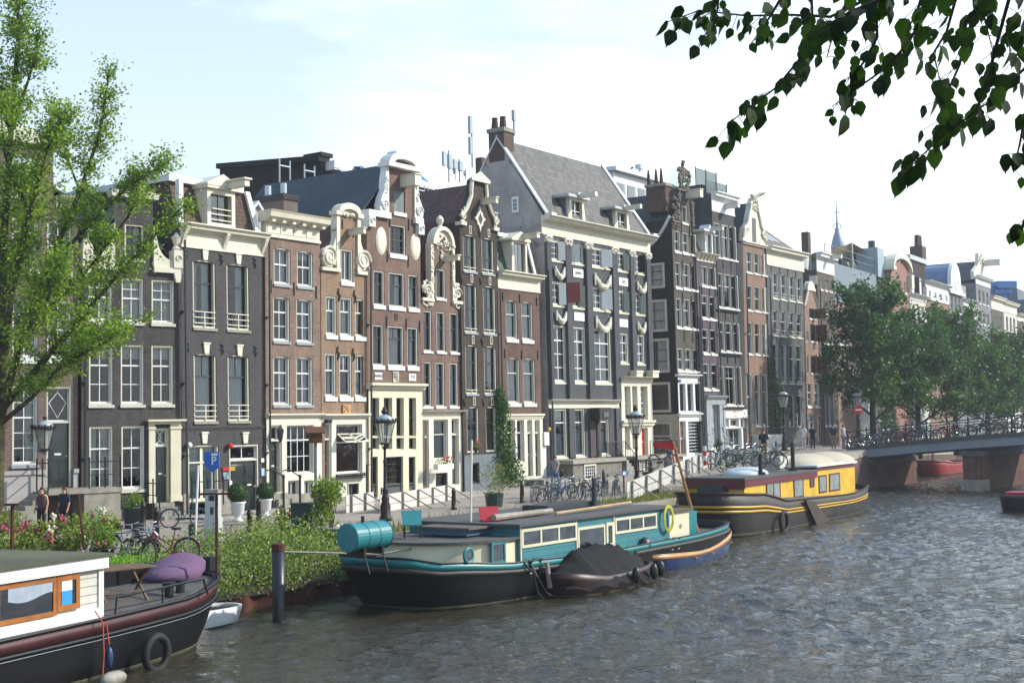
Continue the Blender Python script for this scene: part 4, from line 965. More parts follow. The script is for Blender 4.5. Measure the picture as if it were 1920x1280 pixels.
for tag,a,b,y_,k in(('c6',245,352,650,0),('c6',720,905,735,1),('c6',1232,1330,830,0),('c6',258,372,1185,0),('c7',735,908,95,1),('c7',1237,1325,160,0)):
 g=h.mb();x0,z=h.c(tag,a,y_);x1=h.c(tag,b,y_)[0];garland(g,x0,x1,z,.55 if not k else .75,-.12,.16 if not k else .19);h.part(g,'stone_swag',CREAM)
for tag,a,b,t,bo,tx in(('c6',472,592,668,770,'ANNO'),('c6',1022,1128,775,872,'1657'),('c7',483,606,38,138,''),('c7',1028,1128,117,213,'')):
 x0,x1,z0,z1=h.rect(tag,a,b,t,bo);m=h.mb();m.box(x0,x1,-.05,-.005,z0,z1);h.part(m,'tablet',WHITE)
 if tx:h.text(tx,(x0+x1)/2,(z0+z1)/2,.24,-.055,BLACK)
x0,x1,z0,z1=h.rect('c6',375,480,840,1080);m=h.mb();m.add([(x0,-.2,z0),(x1-.5,-.8,z0),(x1-.5,-.8,z1),(x0,-.2,z1),(x0+.03,-.17,z0),(x1-.47,-.77,z0),(x1-.47,-.77,z1),(x0+.03,-.17,z1)],[(0,1,2,3),(7,6,5,4),(0,4,5,1),(2,6,7,3),(1,5,6,2),(0,3,7,4)]);h.part(m,'open_shutter',paint('red_brown_shutter','#7c2b1d',.5,.08),label='red brown shutter standing open')
zlt=h.c('c7',1250,812)[1];zl0=h.c('c8',1240,370)[1];zl1=h.c('c8',1240,305)[1];pg=h.c('c8',1150,745)[1]
for a,b in((1075,1147),(1168,1230),(1268,1352)):
 x0,x1,_,z1=h.rect('c7',a,b,922,1100);z0=h.c('c8',(a+b)/2,300)[1];h.window(x0,x1,z0,z1,nc=4,up=3,lo=3,split=.5,mid=.05,sill=None,frame=CREAM,fw=.04,curt='full',sw=.02,bars=.035)
for a,b in((1080,1142),(1170,1236)):
 x0,x1,z0,z1=h.rect('c8',a,b,362,660);h.window(x0,x1,z0,z1,nc=2,up=1,lo=2,split=.34,sill=None,frame=CREAM,fw=.04,curt='full')
x0,x1,z0,z1=h.rect('c8',1282,1358,395,728);door(h,x0,x1,z0,z1,RED,frame=CREAM,rec=.2)
h.wallgrid([(px0,px1,pg-.3,zpt)],'portal',CREAM,y=-.12,th=.3)
h.cornice(px0-.15,px1+.35,zpt,zlt,.5,CREAM,y=-.1,name='portal_cornice');h.band(px0-.1,px1+.2,zl0,zl1,.25,CREAM,y=-.12)
m=h.mb()
for a,b in((1160,1232),(1355,1425)):
 x0,x1,z0,z1=h.rect('c7',a,b,735,812);m.box(x0,x1,-.5,.0,zlt,z1-.15);m.box(x0-.05,x1+.05,-.54,.0,z1-.15,z1)
h.part(m,'portal_blocks',CREAM)
zpl=(h.c('c8',480,800)[1]);zst=h.c('c8',480,830)[1];xe=h.c('c8',820,800)[0];bas=brick('grey_basement_brick','#6f6a62','#7b766d','#8b867c',stain=.25)
D1=1.6;m=h.mb();m.box(.0,xe+.3,-D1,-.0,zp-.22,zp);h.part(m,'platform',paint('platform_stone','#8f8b80',.8,.12,2))
m=h.mb();m.box(.2,xe,-D1+.15,-.0,-.6,zp-.22);m.box(px0+.6,W+1.2,-1.5,-.13,-.6,pg-.1);h.part(m,'basement',bas)
m=h.mb();m.box(px0-.9,W+1.4,-1.65,-.13,pg-.1,pg+.08);h.part(m,'platform',paint('platform_stone','#8f8b80',.8,.12,2))
for a,b,t,bo,q in((615,752,825,1022,D1),(1275,1375,760,905,1.5)):
 X0,z0=h.uz(*cp('c8',a,bo),v=-q+.1);X1,z1=h.uz(*cp('c8',b,t),v=-q+.1);z0=max(z0,.05)
 m=h.mb();yy=-q+.15;f=.1
 m.box(X0,X0+f,yy-.06,yy,z0,z1);m.box(X1-f,X1,yy-.06,yy,z0,z1);m.box(X0+f,X1-f,yy-.06,yy,z1-f,z1);m.box(X0+f,X1-f,yy-.06,yy,z0,z0+f)
 fr=h.part(m,'basement_window',CREAM);m=h.mb();m.box(X0+f,X1-f,yy-.02,yy-.003,z0+f,z1-f);h.part(m,'pane',paint('dark_pane','#15181a',.15,.2,spec=.8),parent=fr)
 m=h.mb()
 for i in range(1,5):x=X0+f+(X1-X0-2*f)*i/5;m.box(x-.015,x+.015,yy-.05,yy-.03,z0+f,z1-f)
 for i in range(1,4):z=z0+f+(z1-z0-2*f)*i/4;m.box(X0+f,X1-f,yy-.055,yy-.045,z-.012,z+.012)
 h.part(m,'grille',SASH,parent=fr)
m=h.mb();n=7;sx=xe+.3
for i in range(n):m.box(sx+.28*i,sx+.28*(i+1),-D1,-.55,-.5,zp-(i+1)*zp/(n+.0)+.02)
h.part(m,'stairs',STONE)
m=h.mb()
def railing(m,P,H=.95,step=.22):
 P=[Vector(p)for p in P]
 for a,b in zip(P,P[1:]):
  m.tube(a+Vector((0,0,H)),b+Vector((0,0,H)),.022,n=5);k=max(1,int((b-a).length/step))
  for i in range(k+1):q=a+(b-a)*i/k;m.tube(q,q+Vector((0,0,H)),.011 if i%5 else .03,n=4)
railing(m,[(xe-1.9,-D1+.05,zp),(sx,-D1+.05,zp),(sx+.28*n,-D1+.05,0.05)]);railing(m,[(sx,-.6,zp),(sx+.28*n,-.6,.05)]);railing(m,[(px0+.9,-1.6,pg+.08),(W+1.3,-1.6,pg+.08)]);h.part(m,'stair_railing',IRON)
m=h.mb();x0,x1,z0,z1=h.rect('c8',672,842,155,300);m.box(x0-.1,x1-.35,-.8,-.13,z0,z1);h.part(m,'awning_box',paint('dark_brown_awning','#231a17',.6,.1))
x0_,x1_,z0_,z1_=h.rect('c8',712,800,208,268);m=h.mb();m.box(x0_-.05,x1_-.3,-.84,-.81,z0_,z1_);h.part(m,'sign_board',paint('sign_teal','#4a5a60',.5,.2));
h.body(zc0,D=6.4,mat=RENDER)
vr,zr=h.vz(943,262,0);vr2,zr2=h.vz(916,262,0);vr=(vr+vr2)/2-.1
ze=zc1-.05;zr=h.vz(946,268,0)[1]+.35
m=h.mb();m.mold([(-.25,ze+.02),(vr,zr),(2*vr+.2,ze+.02),(2*vr+.2,ze-.1),(vr,zr-.15),(-.25,ze-.1)],.25,W-.2);h.part(m,'roof',TILE_GY)
m=h.mb();m.mold([(0,zc0),(0,ze),(vr,zr),(2*vr,ze),(2*vr,zc0)],.0,.22);h.part(m,'gable_wall',RENDER);m=h.mb();m.mold([(0,zc0),(0,ze),(vr,zr),(2*vr,ze),(2*vr,zc0)],W-.22,W);h.part(m,'gable_wall',RENDER)
m=h.mb()
for x0,x1 in((-.06,.26),(W-.24,W+.08)):
 m.mold([(-.3,ze-.02),(vr+.05,zr+.06),(vr+.05,zr+.22),(-.3,ze+.14)],x0,x1);m.mold([(vr-.05,zr+.06),(2*vr+.2,ze),(2*vr+.2,ze+.16),(vr-.05,zr+.22)],x0,x1);m.box(x0-.1,x1+.1,-.7,-.2,ze+.02,ze+.2);h.part(m,'verge_board',paint('white_verge','#c6c9cc',.6,.06));m=h.mb()
va,zt1=h.vz(916,243,0);vb,_=h.vz(945,243,0);va,vb=max(va,vb),min(va,vb)
chb=brick('chimney_brick','#4a3a33','#5a463c','#6e6257',stain=.25)
m=h.mb();m.box(-.02,1.0,vb,va,zr-1.4,zt1-.25);h.part(m,'chimney',chb);m=h.mb();m.box(-.1,1.08,vb-.08,va+.08,zt1-.25,zt1);h.part(m,'chimney_cap',STONE)
m=h.mb()
for vv in(vb+.25,va-.3):m.lathe([(.2,0),(.22,.1),(.17,.6),(.2,.65),(.16,.7)],(.25,vv,zt1),10)
h.part(m,'chimney_pot',paint('clay_pot','#4a2f25',.8,.2))
for a,b,t,bo,c_,d_ in((880,955,505,620,800,1020),(1132,1198,570,680,1062,1258)):
 x0,z0=h.c('e5',a,(t+bo)/2,.15);x1,_=h.c('e5',b,(t+bo)/2,.15);z1=h.c('e5',(a+b)/2,t,.15)[1];z0=ze-.05
 m=h.mb();m.box(x0,x0+.18,-.1,.2,z0,z1);m.box(x1-.18,x1,-.1,.2,z0,z1);m.box(x0+.18,x1-.18,-.1,.2,z1-.15,z1);m.prism([(x0-.25,z0),(x0,z0),(x0,z0+1.4)],-.08,.1);m.prism([(x1,z0),(x1+.25,z0),(x1,z0+1.4)],-.08,.1)
 dm=h.part(m,'dormer',CREAM);m=h.mb();m.box(x0+.18,x1-.18,.12,.15,z0,z1-.15);h.part(m,'pane',GLASS,parent=dm)
 m=h.mb();m.box((x0+x1)/2-.03,(x0+x1)/2+.03,.07,.11,z0,z1-.15);m.box(x0+.18,x1-.18,.07,.11,(z0+z1)/2,(z0+z1)/2+.04);h.part(m,'sash',SASH,parent=dm)
 vv=(z1-ze)/(zr-ze)*vr+.3
 m=h.mb();m.mold([(.2,z0),(.2,z1),(vv,z1),(.3,z0)],x0+.02,x0+.1);m.mold([(.2,z0),(.2,z1),(vv,z1),(.3,z0)],x1-.1,x1-.02);m.box(x0+.1,x1-.1,.16,.2,z0,z1-.16)if False else None;h.part(m,'dormer_cheek',LEAD,parent=dm)
 m=h.mb();m.box(x0-.5,x1+.3,-.35,vv+.2,z1,z1+.16);cx=(x0+x1)/2;m.box(cx-.35,cx+.35,-.45,vv,z1+.161,z1+.32);h.part(m,'dormer_roof',paint('zinc_roof','#b5b8b4',.5,.08),parent=dm);m=h.mb();m.box(cx-.14,cx+.14,-1.5,-.3,z1+.0,z1+.28);h.part(m,'hoist_beam',CREAM,parent=dm)
x=0
va1,z1=h.vz(*cp('e5',582,495),0);vb1,z0=h.vz(*cp('e5',620,575),0);m=h.mb();m.box(-.06,-.0,min(va1,vb1),max(va1,vb1),z0,z1);fr=h.part(m,'gable_window',SASH)
m=h.mb();lo,hi=min(va1,vb1),max(va1,vb1);mid=(lo+hi)/2
for(p,q)in((lo+.12,mid-.03),(mid+.03,hi-.12)):
 for i in range(3):dz=(z1-z0-.24)/3;m.box(-.075,-.061,p,q,z0+.12+dz*i+.02,z0+.12+dz*(i+1)-.02)
h.part(m,'pane',paint('dark_pane','#15181a',.15,.2,spec=.8),parent=fr)
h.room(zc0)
# ---------------- I: grey-brown neck gable with dark side wall on the alley
bI=brick('umber_brick','#4b453e','#564f47','#605a51',stain=.2);bIs=brick('dark_side_brick','#26211f','#2d2725','#332e2b',stain=.2)  # side wall brick coloured much darker than the front brick
h=House('I','corner_house','grey brown corner house with statue topped neck gable and dark side wall on the alley',MAIN,1272,1313.5,bI,-.022,depth=14,zg=2.2)
W=h.W
h.row('r3',[(450,527),(540,625),(643,718)],(-55,240,-30,262),up=1,lo=1,nc=1,split=.5,sill=WHITE,frame=GREY_W,sash=GREY_W,curt=['full','','full'],sh=.15)
h.row('r2',[(435,505),(522,608),(628,700)],(500,878,535,900),up=1,lo=1,nc=1,split=.38,sill=WHITE,frame=GREY_W,sash=GREY_W,curt=['R','top','R'],sh=.15)
h.row('r2',[(423,495),(518,602),(618,692)],(68,400,115,436),up=1,lo=1,nc=1,split=.45,sill=WHITE,frame=GREY_W,sash=GREY_W,curt=['full','blind','full'],sh=.15)
h.row('r1',[(540,612),(636,715),(738,806)],(840,1118,900,1165),up=1,lo=1,nc=1,split=.5,sill=WHITE,frame=GREY_W,sash=GREY_W,curt=['full','','full'],sh=.15)
h.row('r1',[(633,700)],(553,780,553,780),up=0,lo=1,nc=1,sill=WHITE,frame=GREY_W,sash=GREY_W)
zs_=(h.c('r1',560,715)[1]+h.c('r1',780,792)[1])/2;xl=h.c('r1',598,600)[0];xr=h.c('r1',735,600)[0];zn=h.c('r1',660,385)[1];zt=h.c('r1',655,215)[1]
zs=h.c('r3',560,288)[1]
h.wallgrid([(0,W,zs,zs_),(xl,xr,zs_,zn)])
carv=paint('weathered_carving','#6e665a',.9,.35,5);m=h.mb()
for sg,xe,xo in((-1,xl,0),(1,xr,W)):
 a,b=sorted((xe,xo));m.box(a,b,-.12,.28,zs_-.12,zs_);carve(m,a+.05,b-.05,zs_-.55,zs_-.1,16,-.05,.12);carve(m,a+.1,b-.05,zs_,zs_+1.6,40,-.05,.17);carve(m,*sorted((xe-sg*.1,xe+sg*.2)),zs_+1.2,zn,30,-.06,.12)
cx=(xl+xr)/2;m.box(xl-.25,xr+.2,-.15,.3,zn,zn+.15);carve(m,xl,xr,zn+.1,zn+1.6,60,-.02,.2);carve(m,cx-.3,cx+.3,zn+1.4,zt+.2,20,.0,.17)
h.part(m,'gable_ornament',carv);m=h.mb();m.ball((cx,.05,zt+.5),(.2,.18,.38),8,6,.1);m.ball((cx,.05,zt+.95),.15,8,6);m.path([(cx-.16,0,zt+1.05),(cx-.2,0,zt+1.2)],.04,5);m.path([(cx+.16,0,zt+1.05),(cx+.22,0,zt+1.2)],.04,5);m.ball((cx,0,zt+1.15),(.14,.1,.09),6,4);h.part(m,'statue',carv)
m=h.mb();m.box(xl,xr,.0,.28,zn-.5,zn+.8);
h.beam(cx+.35,h.c('r1',740,388)[1],1.15,.45,.55)
h.anchors('r1',[(622,800),(722,850)],.9);h.anchors('r2',[(512,110),(610,140),(512,500),(615,540),(530,960),(632,985)],.7)
x0a=0
for a,b in((468,542),(562,634),(655,724)):
 x0,x1,z0,z1=h.rect('r3',a,b,378,712);h.window(x0,x1,z0,z1,nc=1,up=1,lo=1,split=.3,sill=None,frame=WHITE,sash=GREYD,fw=.04)
x0,x1,z0,z1=h.rect('r3',476,548,825,1245);door(h,x0,x1,max(z0,.1),z1,paint('brown_wood','#6a3f24',.5,.2,3),frame=WHITE)
x0,x1,z0,z1=h.rect('r3',575,742,828,1215);h.window(x0,x1,max(z0,.4),z1,nc=1,up=1,lo=9,split=.08,sill=None,frame=WHITE,sash=SASH,fw=.04,curt='',mid=.03,bars=.04)
h.wallgrid([(0,W,.02,zs)],'shopfront',WHITE,y=-.05,th=.3)
h.band(-.3,W+.03,zs-.05,zs+.12,.3,WHITE);zz=h.c('r3',600,740)[1];h.band(-.2,W,zz-.15,zz+.05,.22,WHITE,y=-.05)
X0,X1,Z0,Z1=h.rect('r3',447,480,328,362);m=h.mb();m.box(X0,X1,-.09,-.06,Z0,Z1);h.part(m,'street_name_sign',paint('blue_enamel','#27417f',.4,.05))
side=empty('x');COL.objects.unlink(side);bpy.data.objects.remove(side)
wins=[]
for tag,(a,t),(b,bo)in(('c6',(1400,595),(1572,900)),('c6',(1400,1035),(1600,1420)),('c7',(1405,350),(1625,760)),('c7',(1412,872),(1642,1235))):
 v0,z1=h.vz(*cp(tag,b,t),0);v1,z0=h.vz(*cp(tag,a,bo),0)
 z1=(z1+h.vz(*cp(tag,a,t),0)[1])/2;z0=(z0+h.vz(*cp(tag,b,bo),0)[1])/2
 wins.append((v0,max(v1,v0+2.0),z0,z1))
ys=sorted(set([0.0,14.0]+[w[0]for w in wins]+[w[1]for w in wins]));zs2=sorted(set([-1.0,zs_]+[w[2]for w in wins]+[w[3]for w in wins]));m=h.mb()
for a,b in zip(ys,ys[1:]):
 for c_,d_ in zip(zs2,zs2[1:]):
  if any(w[0]<=(a+b)/2<=w[1]and w[2]<=(c_+d_)/2<=w[3]for w in wins):continue
  m.quad((0,a,c_),(0,b,c_),(0,b,d_),(0,a,d_))
for w in wins:m.quad((0,w[0],w[2]),(.2,w[0],w[2]),(.2,w[0],w[3]),(0,w[0],w[3]));m.quad((0,w[1],w[2]),(.2,w[1],w[2]),(.2,w[1],w[3]),(0,w[1],w[3]));m.quad((0,w[0],w[3]),(.2,w[0],w[3]),(.2,w[1],w[3]),(0,w[1],w[3]));m.quad((0,w[0],w[2]),(.2,w[0],w[2]),(.2,w[1],w[2]),(0,w[1],w[2]))
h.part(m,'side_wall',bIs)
for wi,w in enumerate(wins):
 m=h.mb();f=.17;a,b,c_,d_=w
 for(p,q,r_,s_)in((a,a+f,c_,d_),(b-f,b,c_,d_),(a+f,b-f,d_-f,d_),(a+f,b-f,c_,c_+f)):m.box(-.03,.12,p,q,r_,s_)
 fr=h.part(m,'window',GREY_W);m=h.mb()
 for i in range(1,3):z=c_+(d_-c_)*i/3;m.box(.04,.08,a+f,b-f,z-.025,z+.025)
 for i in range(1,2+(b-a>2.3)):y=a+.17+(b-a-.34)*i/(2+(b-a>2.3));m.box(.045,.075,y-.025,y+.025,c_+f,d_-f)
 h.part(m,'sash',IRON,parent=fr);m=h.mb();m.quad((.06,a+f,c_+f),(.06,b-f,c_+f),(.06,b-f,d_-f),(.06,a+f,d_-f));h.part(m,'pane',GLASS,parent=fr)
 if wi in(0,1,2):
  m=h.mb();n=14;e=a+f if wi<2 else a+f;g_=(b-f)if wi<2 else a+1.0
  for i in range(n):p=e+(g_-e)*i/n;q=e+(g_-e)*(i+1)/n;m.quad((.22+.04*(i%2),p,c_+f),(.22+.04*((i+1)%2),q,c_+f),(.22+.04*((i+1)%2),q,d_-f),(.22+.04*(i%2),p,d_-f))
  h.part(m,'curtain',CURT,parent=fr)
v0,z1=h.vz(*cp('c8',1655,330),0);v1,z0=h.vz(*cp('c8',1440,840),0);zf=h.vz(*cp('c8',1500,235),0)[1]
m=h.mb();m.box(-.05,-.004,.0,12,-1.0,zf);h.part(m,'side_shopfront',paint('beige_shopfront','#a9a18f',.7,.08,1))
m=h.mb();m.box(-.09,-.051,v0,v0+2.2,z0+.1,z1);fr=h.part(m,'shop_window',GREY_W);m=h.mb();m.box(-.11,-.091,v0+.1,v0+2.1,z0+.2,z0+(z1-z0)*.66);m.box(-.11,-.091,v0+.1,v0+2.1,z0+(z1-z0)*.7,z1-.1);h.part(m,'pane',paint('shop_pane','#5b584b',.2,.5,3,spec=.7),parent=fr)
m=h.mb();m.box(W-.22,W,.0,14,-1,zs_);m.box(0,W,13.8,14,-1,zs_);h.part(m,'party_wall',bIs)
h.groof(zs_-.1,zn+.1,.3,14,TILE_DG,xr=cx)
m=h.mb();P=[(-.06,.0+.1*i,zs_+.0)for i in range(1)];pts=[]
for i in range(13):t=i/12;pts.append((-.05,.1+2.6*t,zs_+.25-2.2*(1-(1-t)**2)*1.0))
m.path(pts,.11,6);h.part(m,'gable_coping',paint('white_verge','#c6c9cc',.6,.06))
m=h.mb();va,zq=h.vz(*cp('r1',515,200),.1);vb,zb=h.vz(*cp('r1',240,380),.1);va,vb=.4,1.9;zq-=.35;m.box(-.0,1.0,va,vb,zn-1.5,zq-.2);h.part(m,'chimney',chb);m=h.mb();m.box(-.08,1.08,va-.08,vb+.08,zq-.2,zq);h.part(m,'chimney_cap',STONE)
m=h.mb()
for i,vv in enumerate((va+.5,va+1.5,vb-.6)):m.lathe([(.14,0),(.1,.7),(.05,1.1)],(.4,vv,zq),8)
h.part(m,'chimney_pot',MATS['clay_pot'])
h.room(zs_)
# ---------------- J1: purple narrow house
bJ=brick('purple_painted_brick','#50464d','#5a4f56','#645a60',stain=.2)
h=House('J1','brick_house','very narrow purple painted house with small white dormer and pale carved doorway',MAIN,1315.5,1349.5,bJ,-.022,zg=2.3,off=-.05)
W=h.W
h.row('r3',[(763,838),(860,932)],(133,462,143,478),up=1,lo=1,nc=1,split=.35,sill=WHITE,frame=GREY_W,sash=GREY_W,curt=['',''],sh=.15)
h.row('r2',[(753,830),(850,922)],(868,1190,885,1200),up=1,lo=1,nc=1,split=.35,sill=WHITE,frame=GREY_W,sash=GREY_W,curt=['L',''],sh=.15)
h.row('r2',[(743,824),(840,916)],(465,768,483,785),up=1,lo=1,nc=1,split=.33,sill=WHITE,frame=GREY_W,sash=GREY_W,curt=['top','top'],sh=.15)
h.row('r2',[(738,820),(837,912)],(118,378,138,400),up=0,lo=1,nc=2,sill=WHITE,frame=GREY_W,sash=GREY_W,curt=['',''],sh=.15)
zc0=(h.c('r1',860,1210)[1]+h.c('r1',1055,1255)[1])/2;zc1=(h.c('r1',860,1112)[1]+h.c('r1',1125,1175)[1])/2
x0,x1,z0,z1=h.rect('r3',848,930,628,1120);z0=max(.3,z0);door(h,x0,x1,z0,z1,paint('blue_grey_door','#7d888c',.5,.08),frame=GREY_W)
h.wallgrid([(0,W,0,zc0+.05)]);h.cornice(0,W+.15,zc0,zc1,.5,CREAM,brackets=6);h.body(zc1-.1);h.flat(zc1-.12)
m=h.mb();ds=paint('grey_door_surround','#8b9294',.7,.12,3);X0,X1,Z0,Z1=h.rect('r3',775,1000,570,1110)
m.box(X0,x0-.02,-.2,0,.1,Z1);m.box(x1+.02,X1,-.2,0,.1,Z1);m.box(X0,X1,-.22,0,Z1-.35,Z1);zz=h.c('r3',880,522)[1];m.mold([(0,Z1),(-.25,Z1),(-.42,zz-.1),(-.45,zz),(0,zz)],X0-.1,X1+.1);carve(m,X0,x0,.8,2.2,10,-.2,.12);carve(m,x1,X1,.8,2.2,10,-.2,.12);h.part(m,'door_surround',ds)
m=h.mb();m.mold([(.2,zc1),(1.0,zc1+1.7),(7,zc1+1.7),(7,zc1)],.05,W-.05);h.part(m,'mansard',SLATE)
a0,a1,d0,d1=h.rect('r1',903,992,868,1115);m=h.mb();m.box(a0,a0+.13,-.05,.8,zc1,d1);m.box(a1-.13,a1,-.05,.8,zc1,d1);m.box(a0+.13,a1-.13,-.05,.8,d1-.15,d1);m.box(a0-.45,a1+.1,-.25,1.2,d1,d1+.15);cx=(a0+a1)/2;m.prism([(cx-.3,d1+.15),(cx+.3,d1+.15),(cx,d1+.55)],-.2,.6);dm=h.part(m,'dormer',WHITE)
m=h.mb();m.box(a0+.13,a1-.13,.1,.13,zc1,d1-.15);h.part(m,'pane',GLASSB,parent=dm);h.beam(cx+.2,d1+.3,1.1,.22,.22,WHITE,hook=False)
h.anchors('r2',[(740,480-60),(832,440),(922,450),(745,830),(838,835),(935,830)],.5)
h.room(zc0)
# ---------------- J2: tall dark grey house with white attic and shop sign
h=House('J2','shop_house','tall dark grey house with white attic cornice, glass roof terrace and white shop sign',MAIN,1350,1391,B_SLATE,-.03,zg=2.5)
W=h.W
h.row('r3',[(962,1022),(1035,1148),(1168,1226)],(160,655,178,655),up=1,lo=1,nc=[1,2,1],split=.3,sill=WHITE,frame=GREY_W,sash=GREY_W,curt=['','',''],low='x',sh=.1)
h.row('r2',[(948,1020),(1035,1112),(1130,1202)],(782,1155,812,1178),up=1,lo=1,nc=1,split=.33,sill=WHITE,frame=GREY_W,sash=GREY_W,curt=['top','top',''],sh=.1)
h.row('r2',[(940,1002),(1010,1097),(1103,1185)],(190,622,245,665),up=1,lo=1,nc=[1,1,1],split=.36,sill=WHITE,frame=GREY_W,sash=GREY_W,curt=['','top',''],sh=.1)
h.row('r1',[(1012,1095),(1110,1200),(1210,1290)],(738,1155,815,1245),up=1,lo=1,nc=1,split=.36,sill=WHITE,frame=GREY_W,sash=GREY_W,curt=['R','',''],sh=.1)
zc0=(h.c('r1',1000,590)[1]+h.c('r1',1300,715)[1])/2;zc1=(h.c('r1',1030,372)[1]+h.c('r1',1330,495)[1])/2;zs=h.c('r3',1120,668)[1]
h.wallgrid([(0,W,zs,zc0+.05)]);h.cornice(0,W+.15,zc0,zc1,.55,WHITE);h.body(zc1-.15,D=12);h.flat(zc1-.1)
h.beam(W*.62,h.c('r1',1230,560)[1],1.1,.35,.3,WHITE)
for z_ in(h.c('r2',1080,655)[1],h.c('r2',1100,1178)[1]):h.band(0,W,z_-.16,z_-.02,.15,IRON)
h.anchors('r2',[(995,90),(1090,120),(1022,700),(1118,720)],.8);h.anchors('r3',[(1048,80),(1142,85)],.7)
m=h.mb();X0,X1,Z0,Z1=h.rect('r3',982,1265,688,790);m.box(X0,X1,-.16,-.06,Z0,Z1);h.part(m,'sign_board',paint('sign_white','#cfcdc4',.5,.03,2));PK=paint('faded_pink_lettering','#b9838f',.6,.1)
X,Z=h.c('r3',1122,716);h.text('SPEEL N',X,Z,.26,-.165,PK);X,Z=h.c('r3',1122,770);h.text('==+==',X,Z,.2,-.165,PK)
m=h.mb();m.box(-.02,W,-.3,.0,Z1+.02,Z1+.12);h.part(m,'sign_cornice',IRON)
for a,b in((1000,1060),(1078,1180),(1200,1255)):
 x0,x1,z0,z1=h.rect('r3',a,b,803,900);h.window(x0,x1,z0,z1,nc=2 if a==1078 else 1,up=1,lo=0,sill=None,frame=WHITE,fw=.05)
x0,x1,z0,z1=h.rect('r3',1010,1215,912,1180);h.window(x0,x1,max(.5,z0),z1,nc=3,up=1,lo=0,sill=None,frame=WHITE,curt='',fw=.05)
h.wallgrid([(0,W,.02,zs)],'shopfront',WHITE,y=-.05,th=.3)
m=h.mb();m.box(.05,W-.1,.7,3.4,zc1-.1,zc1+.6);h.part(m,'roof_hut',paint('brown_cladding','#43372f',.7,.15,2))
m=h.mb();
for x in(.1,W*.5,W-.1):m.box(x-.03,x+.03,.4,.46,zc1-.1,zc1+1.0);m.box(x-.03,x+.03,1.2,1.26,zc1+.6,zc1+2.0)
h.part(m,'terrace_posts',GREYD);m=h.mb();m.box(.1,W-.1,.42,.44,zc1,zc1+.95);m.box(.1,W-.1,1.22,1.24,zc1+.6,zc1+1.9);m.box(.0,.02,1.3,3.4,zc1+.6,zc1+2.0);h.part(m,'glass_screen',glass('terrace_glass',(.8,.9,.88),.9))
h.room(zc0)
# ---------------- K: brick, white ogee gable
bK=brick('salmon_brick','#7c6150','#876b59','#8d7c6e',stain=.18)
h=House('K','brick_house','salmon brick house with large white curved gable top and pale grey side strip',MAIN,1399,1440.5,bK,.018,zg=2.8)
W=h.W
h.row('r3',[(1385,1447),(1472,1532)],(258,905,268,895),up=1,lo=1,nc=1,split=.34,sill=WHITE,frame=GREY_W,sash=GREY_W,curt=['',''],sh=.1)
x0,x1,z0,z1=h.rect('r3',1290,1350,255,990);door(h,x0,x1,max(z0,.3),z1,DARK,h.c('r3',1320,545)[1],frame=GREY_W)
h.row('r2',[(1285,1352),(1382,1447),(1470,1532)],(785,1190,815,1208),up=1,lo=1,nc=1,split=.36,sill=WHITE,frame=GREY_W,sash=GREY_W,curt=['','top',''],sh=.1)
h.row('r2',[(1283,1350),(1378,1445),(1467,1532)],(342,662,385,697),up=1,lo=1,nc=1,split=.5,sill=WHITE,frame=GREY_W,sash=GREY_W,curt=['L','','L'],sh=.1)
h.row('r1',[(1405,1475),(1498,1562),(1588,1648)],(1080,1362,1140,1405),up=1,lo=1,nc=1,split=.5,sill=WHITE,frame=GREY_W,sash=GREY_W,curt=['R','','R'],sh=.1)
zc=(h.c('r1',1400,985)[1]+h.c('r1',1670,1068)[1])/2
h.wallgrid([(0,W,.02,zc)]);h.band(-.1,W+.1,zc-.1,zc+.12,.25,CREAM)
X=lambda x,y:h.c('r1',x,y)
zb=zc+.12;cx=W/2;Ht=X(1665,510)[1]-zb
pr=[(W,0),(W,.1),(W-.15,.28),(W-.5,.34),(W-.75,.42),(W-.9,.55),(cx+.75,.7),(cx+.6,.8),(cx+.62,.86),(cx+.35,.92),(cx+.2,1.0)]
Rr=[(x,zb+q*Ht)for x,q in pr];Ll=[(W-x,z)for x,z in Rr[::-1]]
m=h.mb();m.prism(Rr+Ll,-.05,.3);h.part(m,'gable',CREAM)
m=h.mb();m.path([(x,-.1,z)for x,z in Rr[1:]],[.13]*10,6);m.path([(x,-.1,z)for x,z in Ll[:-1]],[.13]*10,6)
for xo in(.35,W-.35):scrollm(m,xo,zb+.22*Ht,.3,-.14,1.8,1 if xo<1 else-1,.1)
carve(m,cx-.45,cx+.45,zb+.72*Ht,zb+.9*Ht,24,-.1,.14);m.path([(cx-.35,-.1,zb+Ht),(cx+.1,-.45,zb+Ht+.22),(cx+.35,-.9,zb+Ht+.35)],[.3,.2,.06],6);carve(m,cx-.35,cx+.35,zb+.9*Ht,zb+Ht+.15,16,-.2,.16);h.part(m,'gable_ornament',CREAM)
m=h.mb();m.box(cx-.35,cx+.3,-.07,.0,zb+.05,zb+.55*Ht);h.part(m,'attic_door',paint('grey_door','#4a4f4f',.5,.1))
pale=paint('pale_grey_side','#a5a096',.8,.1,.7);h.body(zc,mat=pale,xl=-.0);h.groof(zc,zb+.9*Ht,.3,10,TILE_DG)
m=h.mb();z9=h.c('r3',1500,1010)[1];m.box(.8,W+.3,-1.2,-.05,-.5,1.0);m.box(.0,W,-.05,.01,-.5,.1);h.part(m,'stoop',GREY_W);ironrail(h,.8,W+.3,-1.2,-1.17,1.0,.9,4)
h.room(zc)
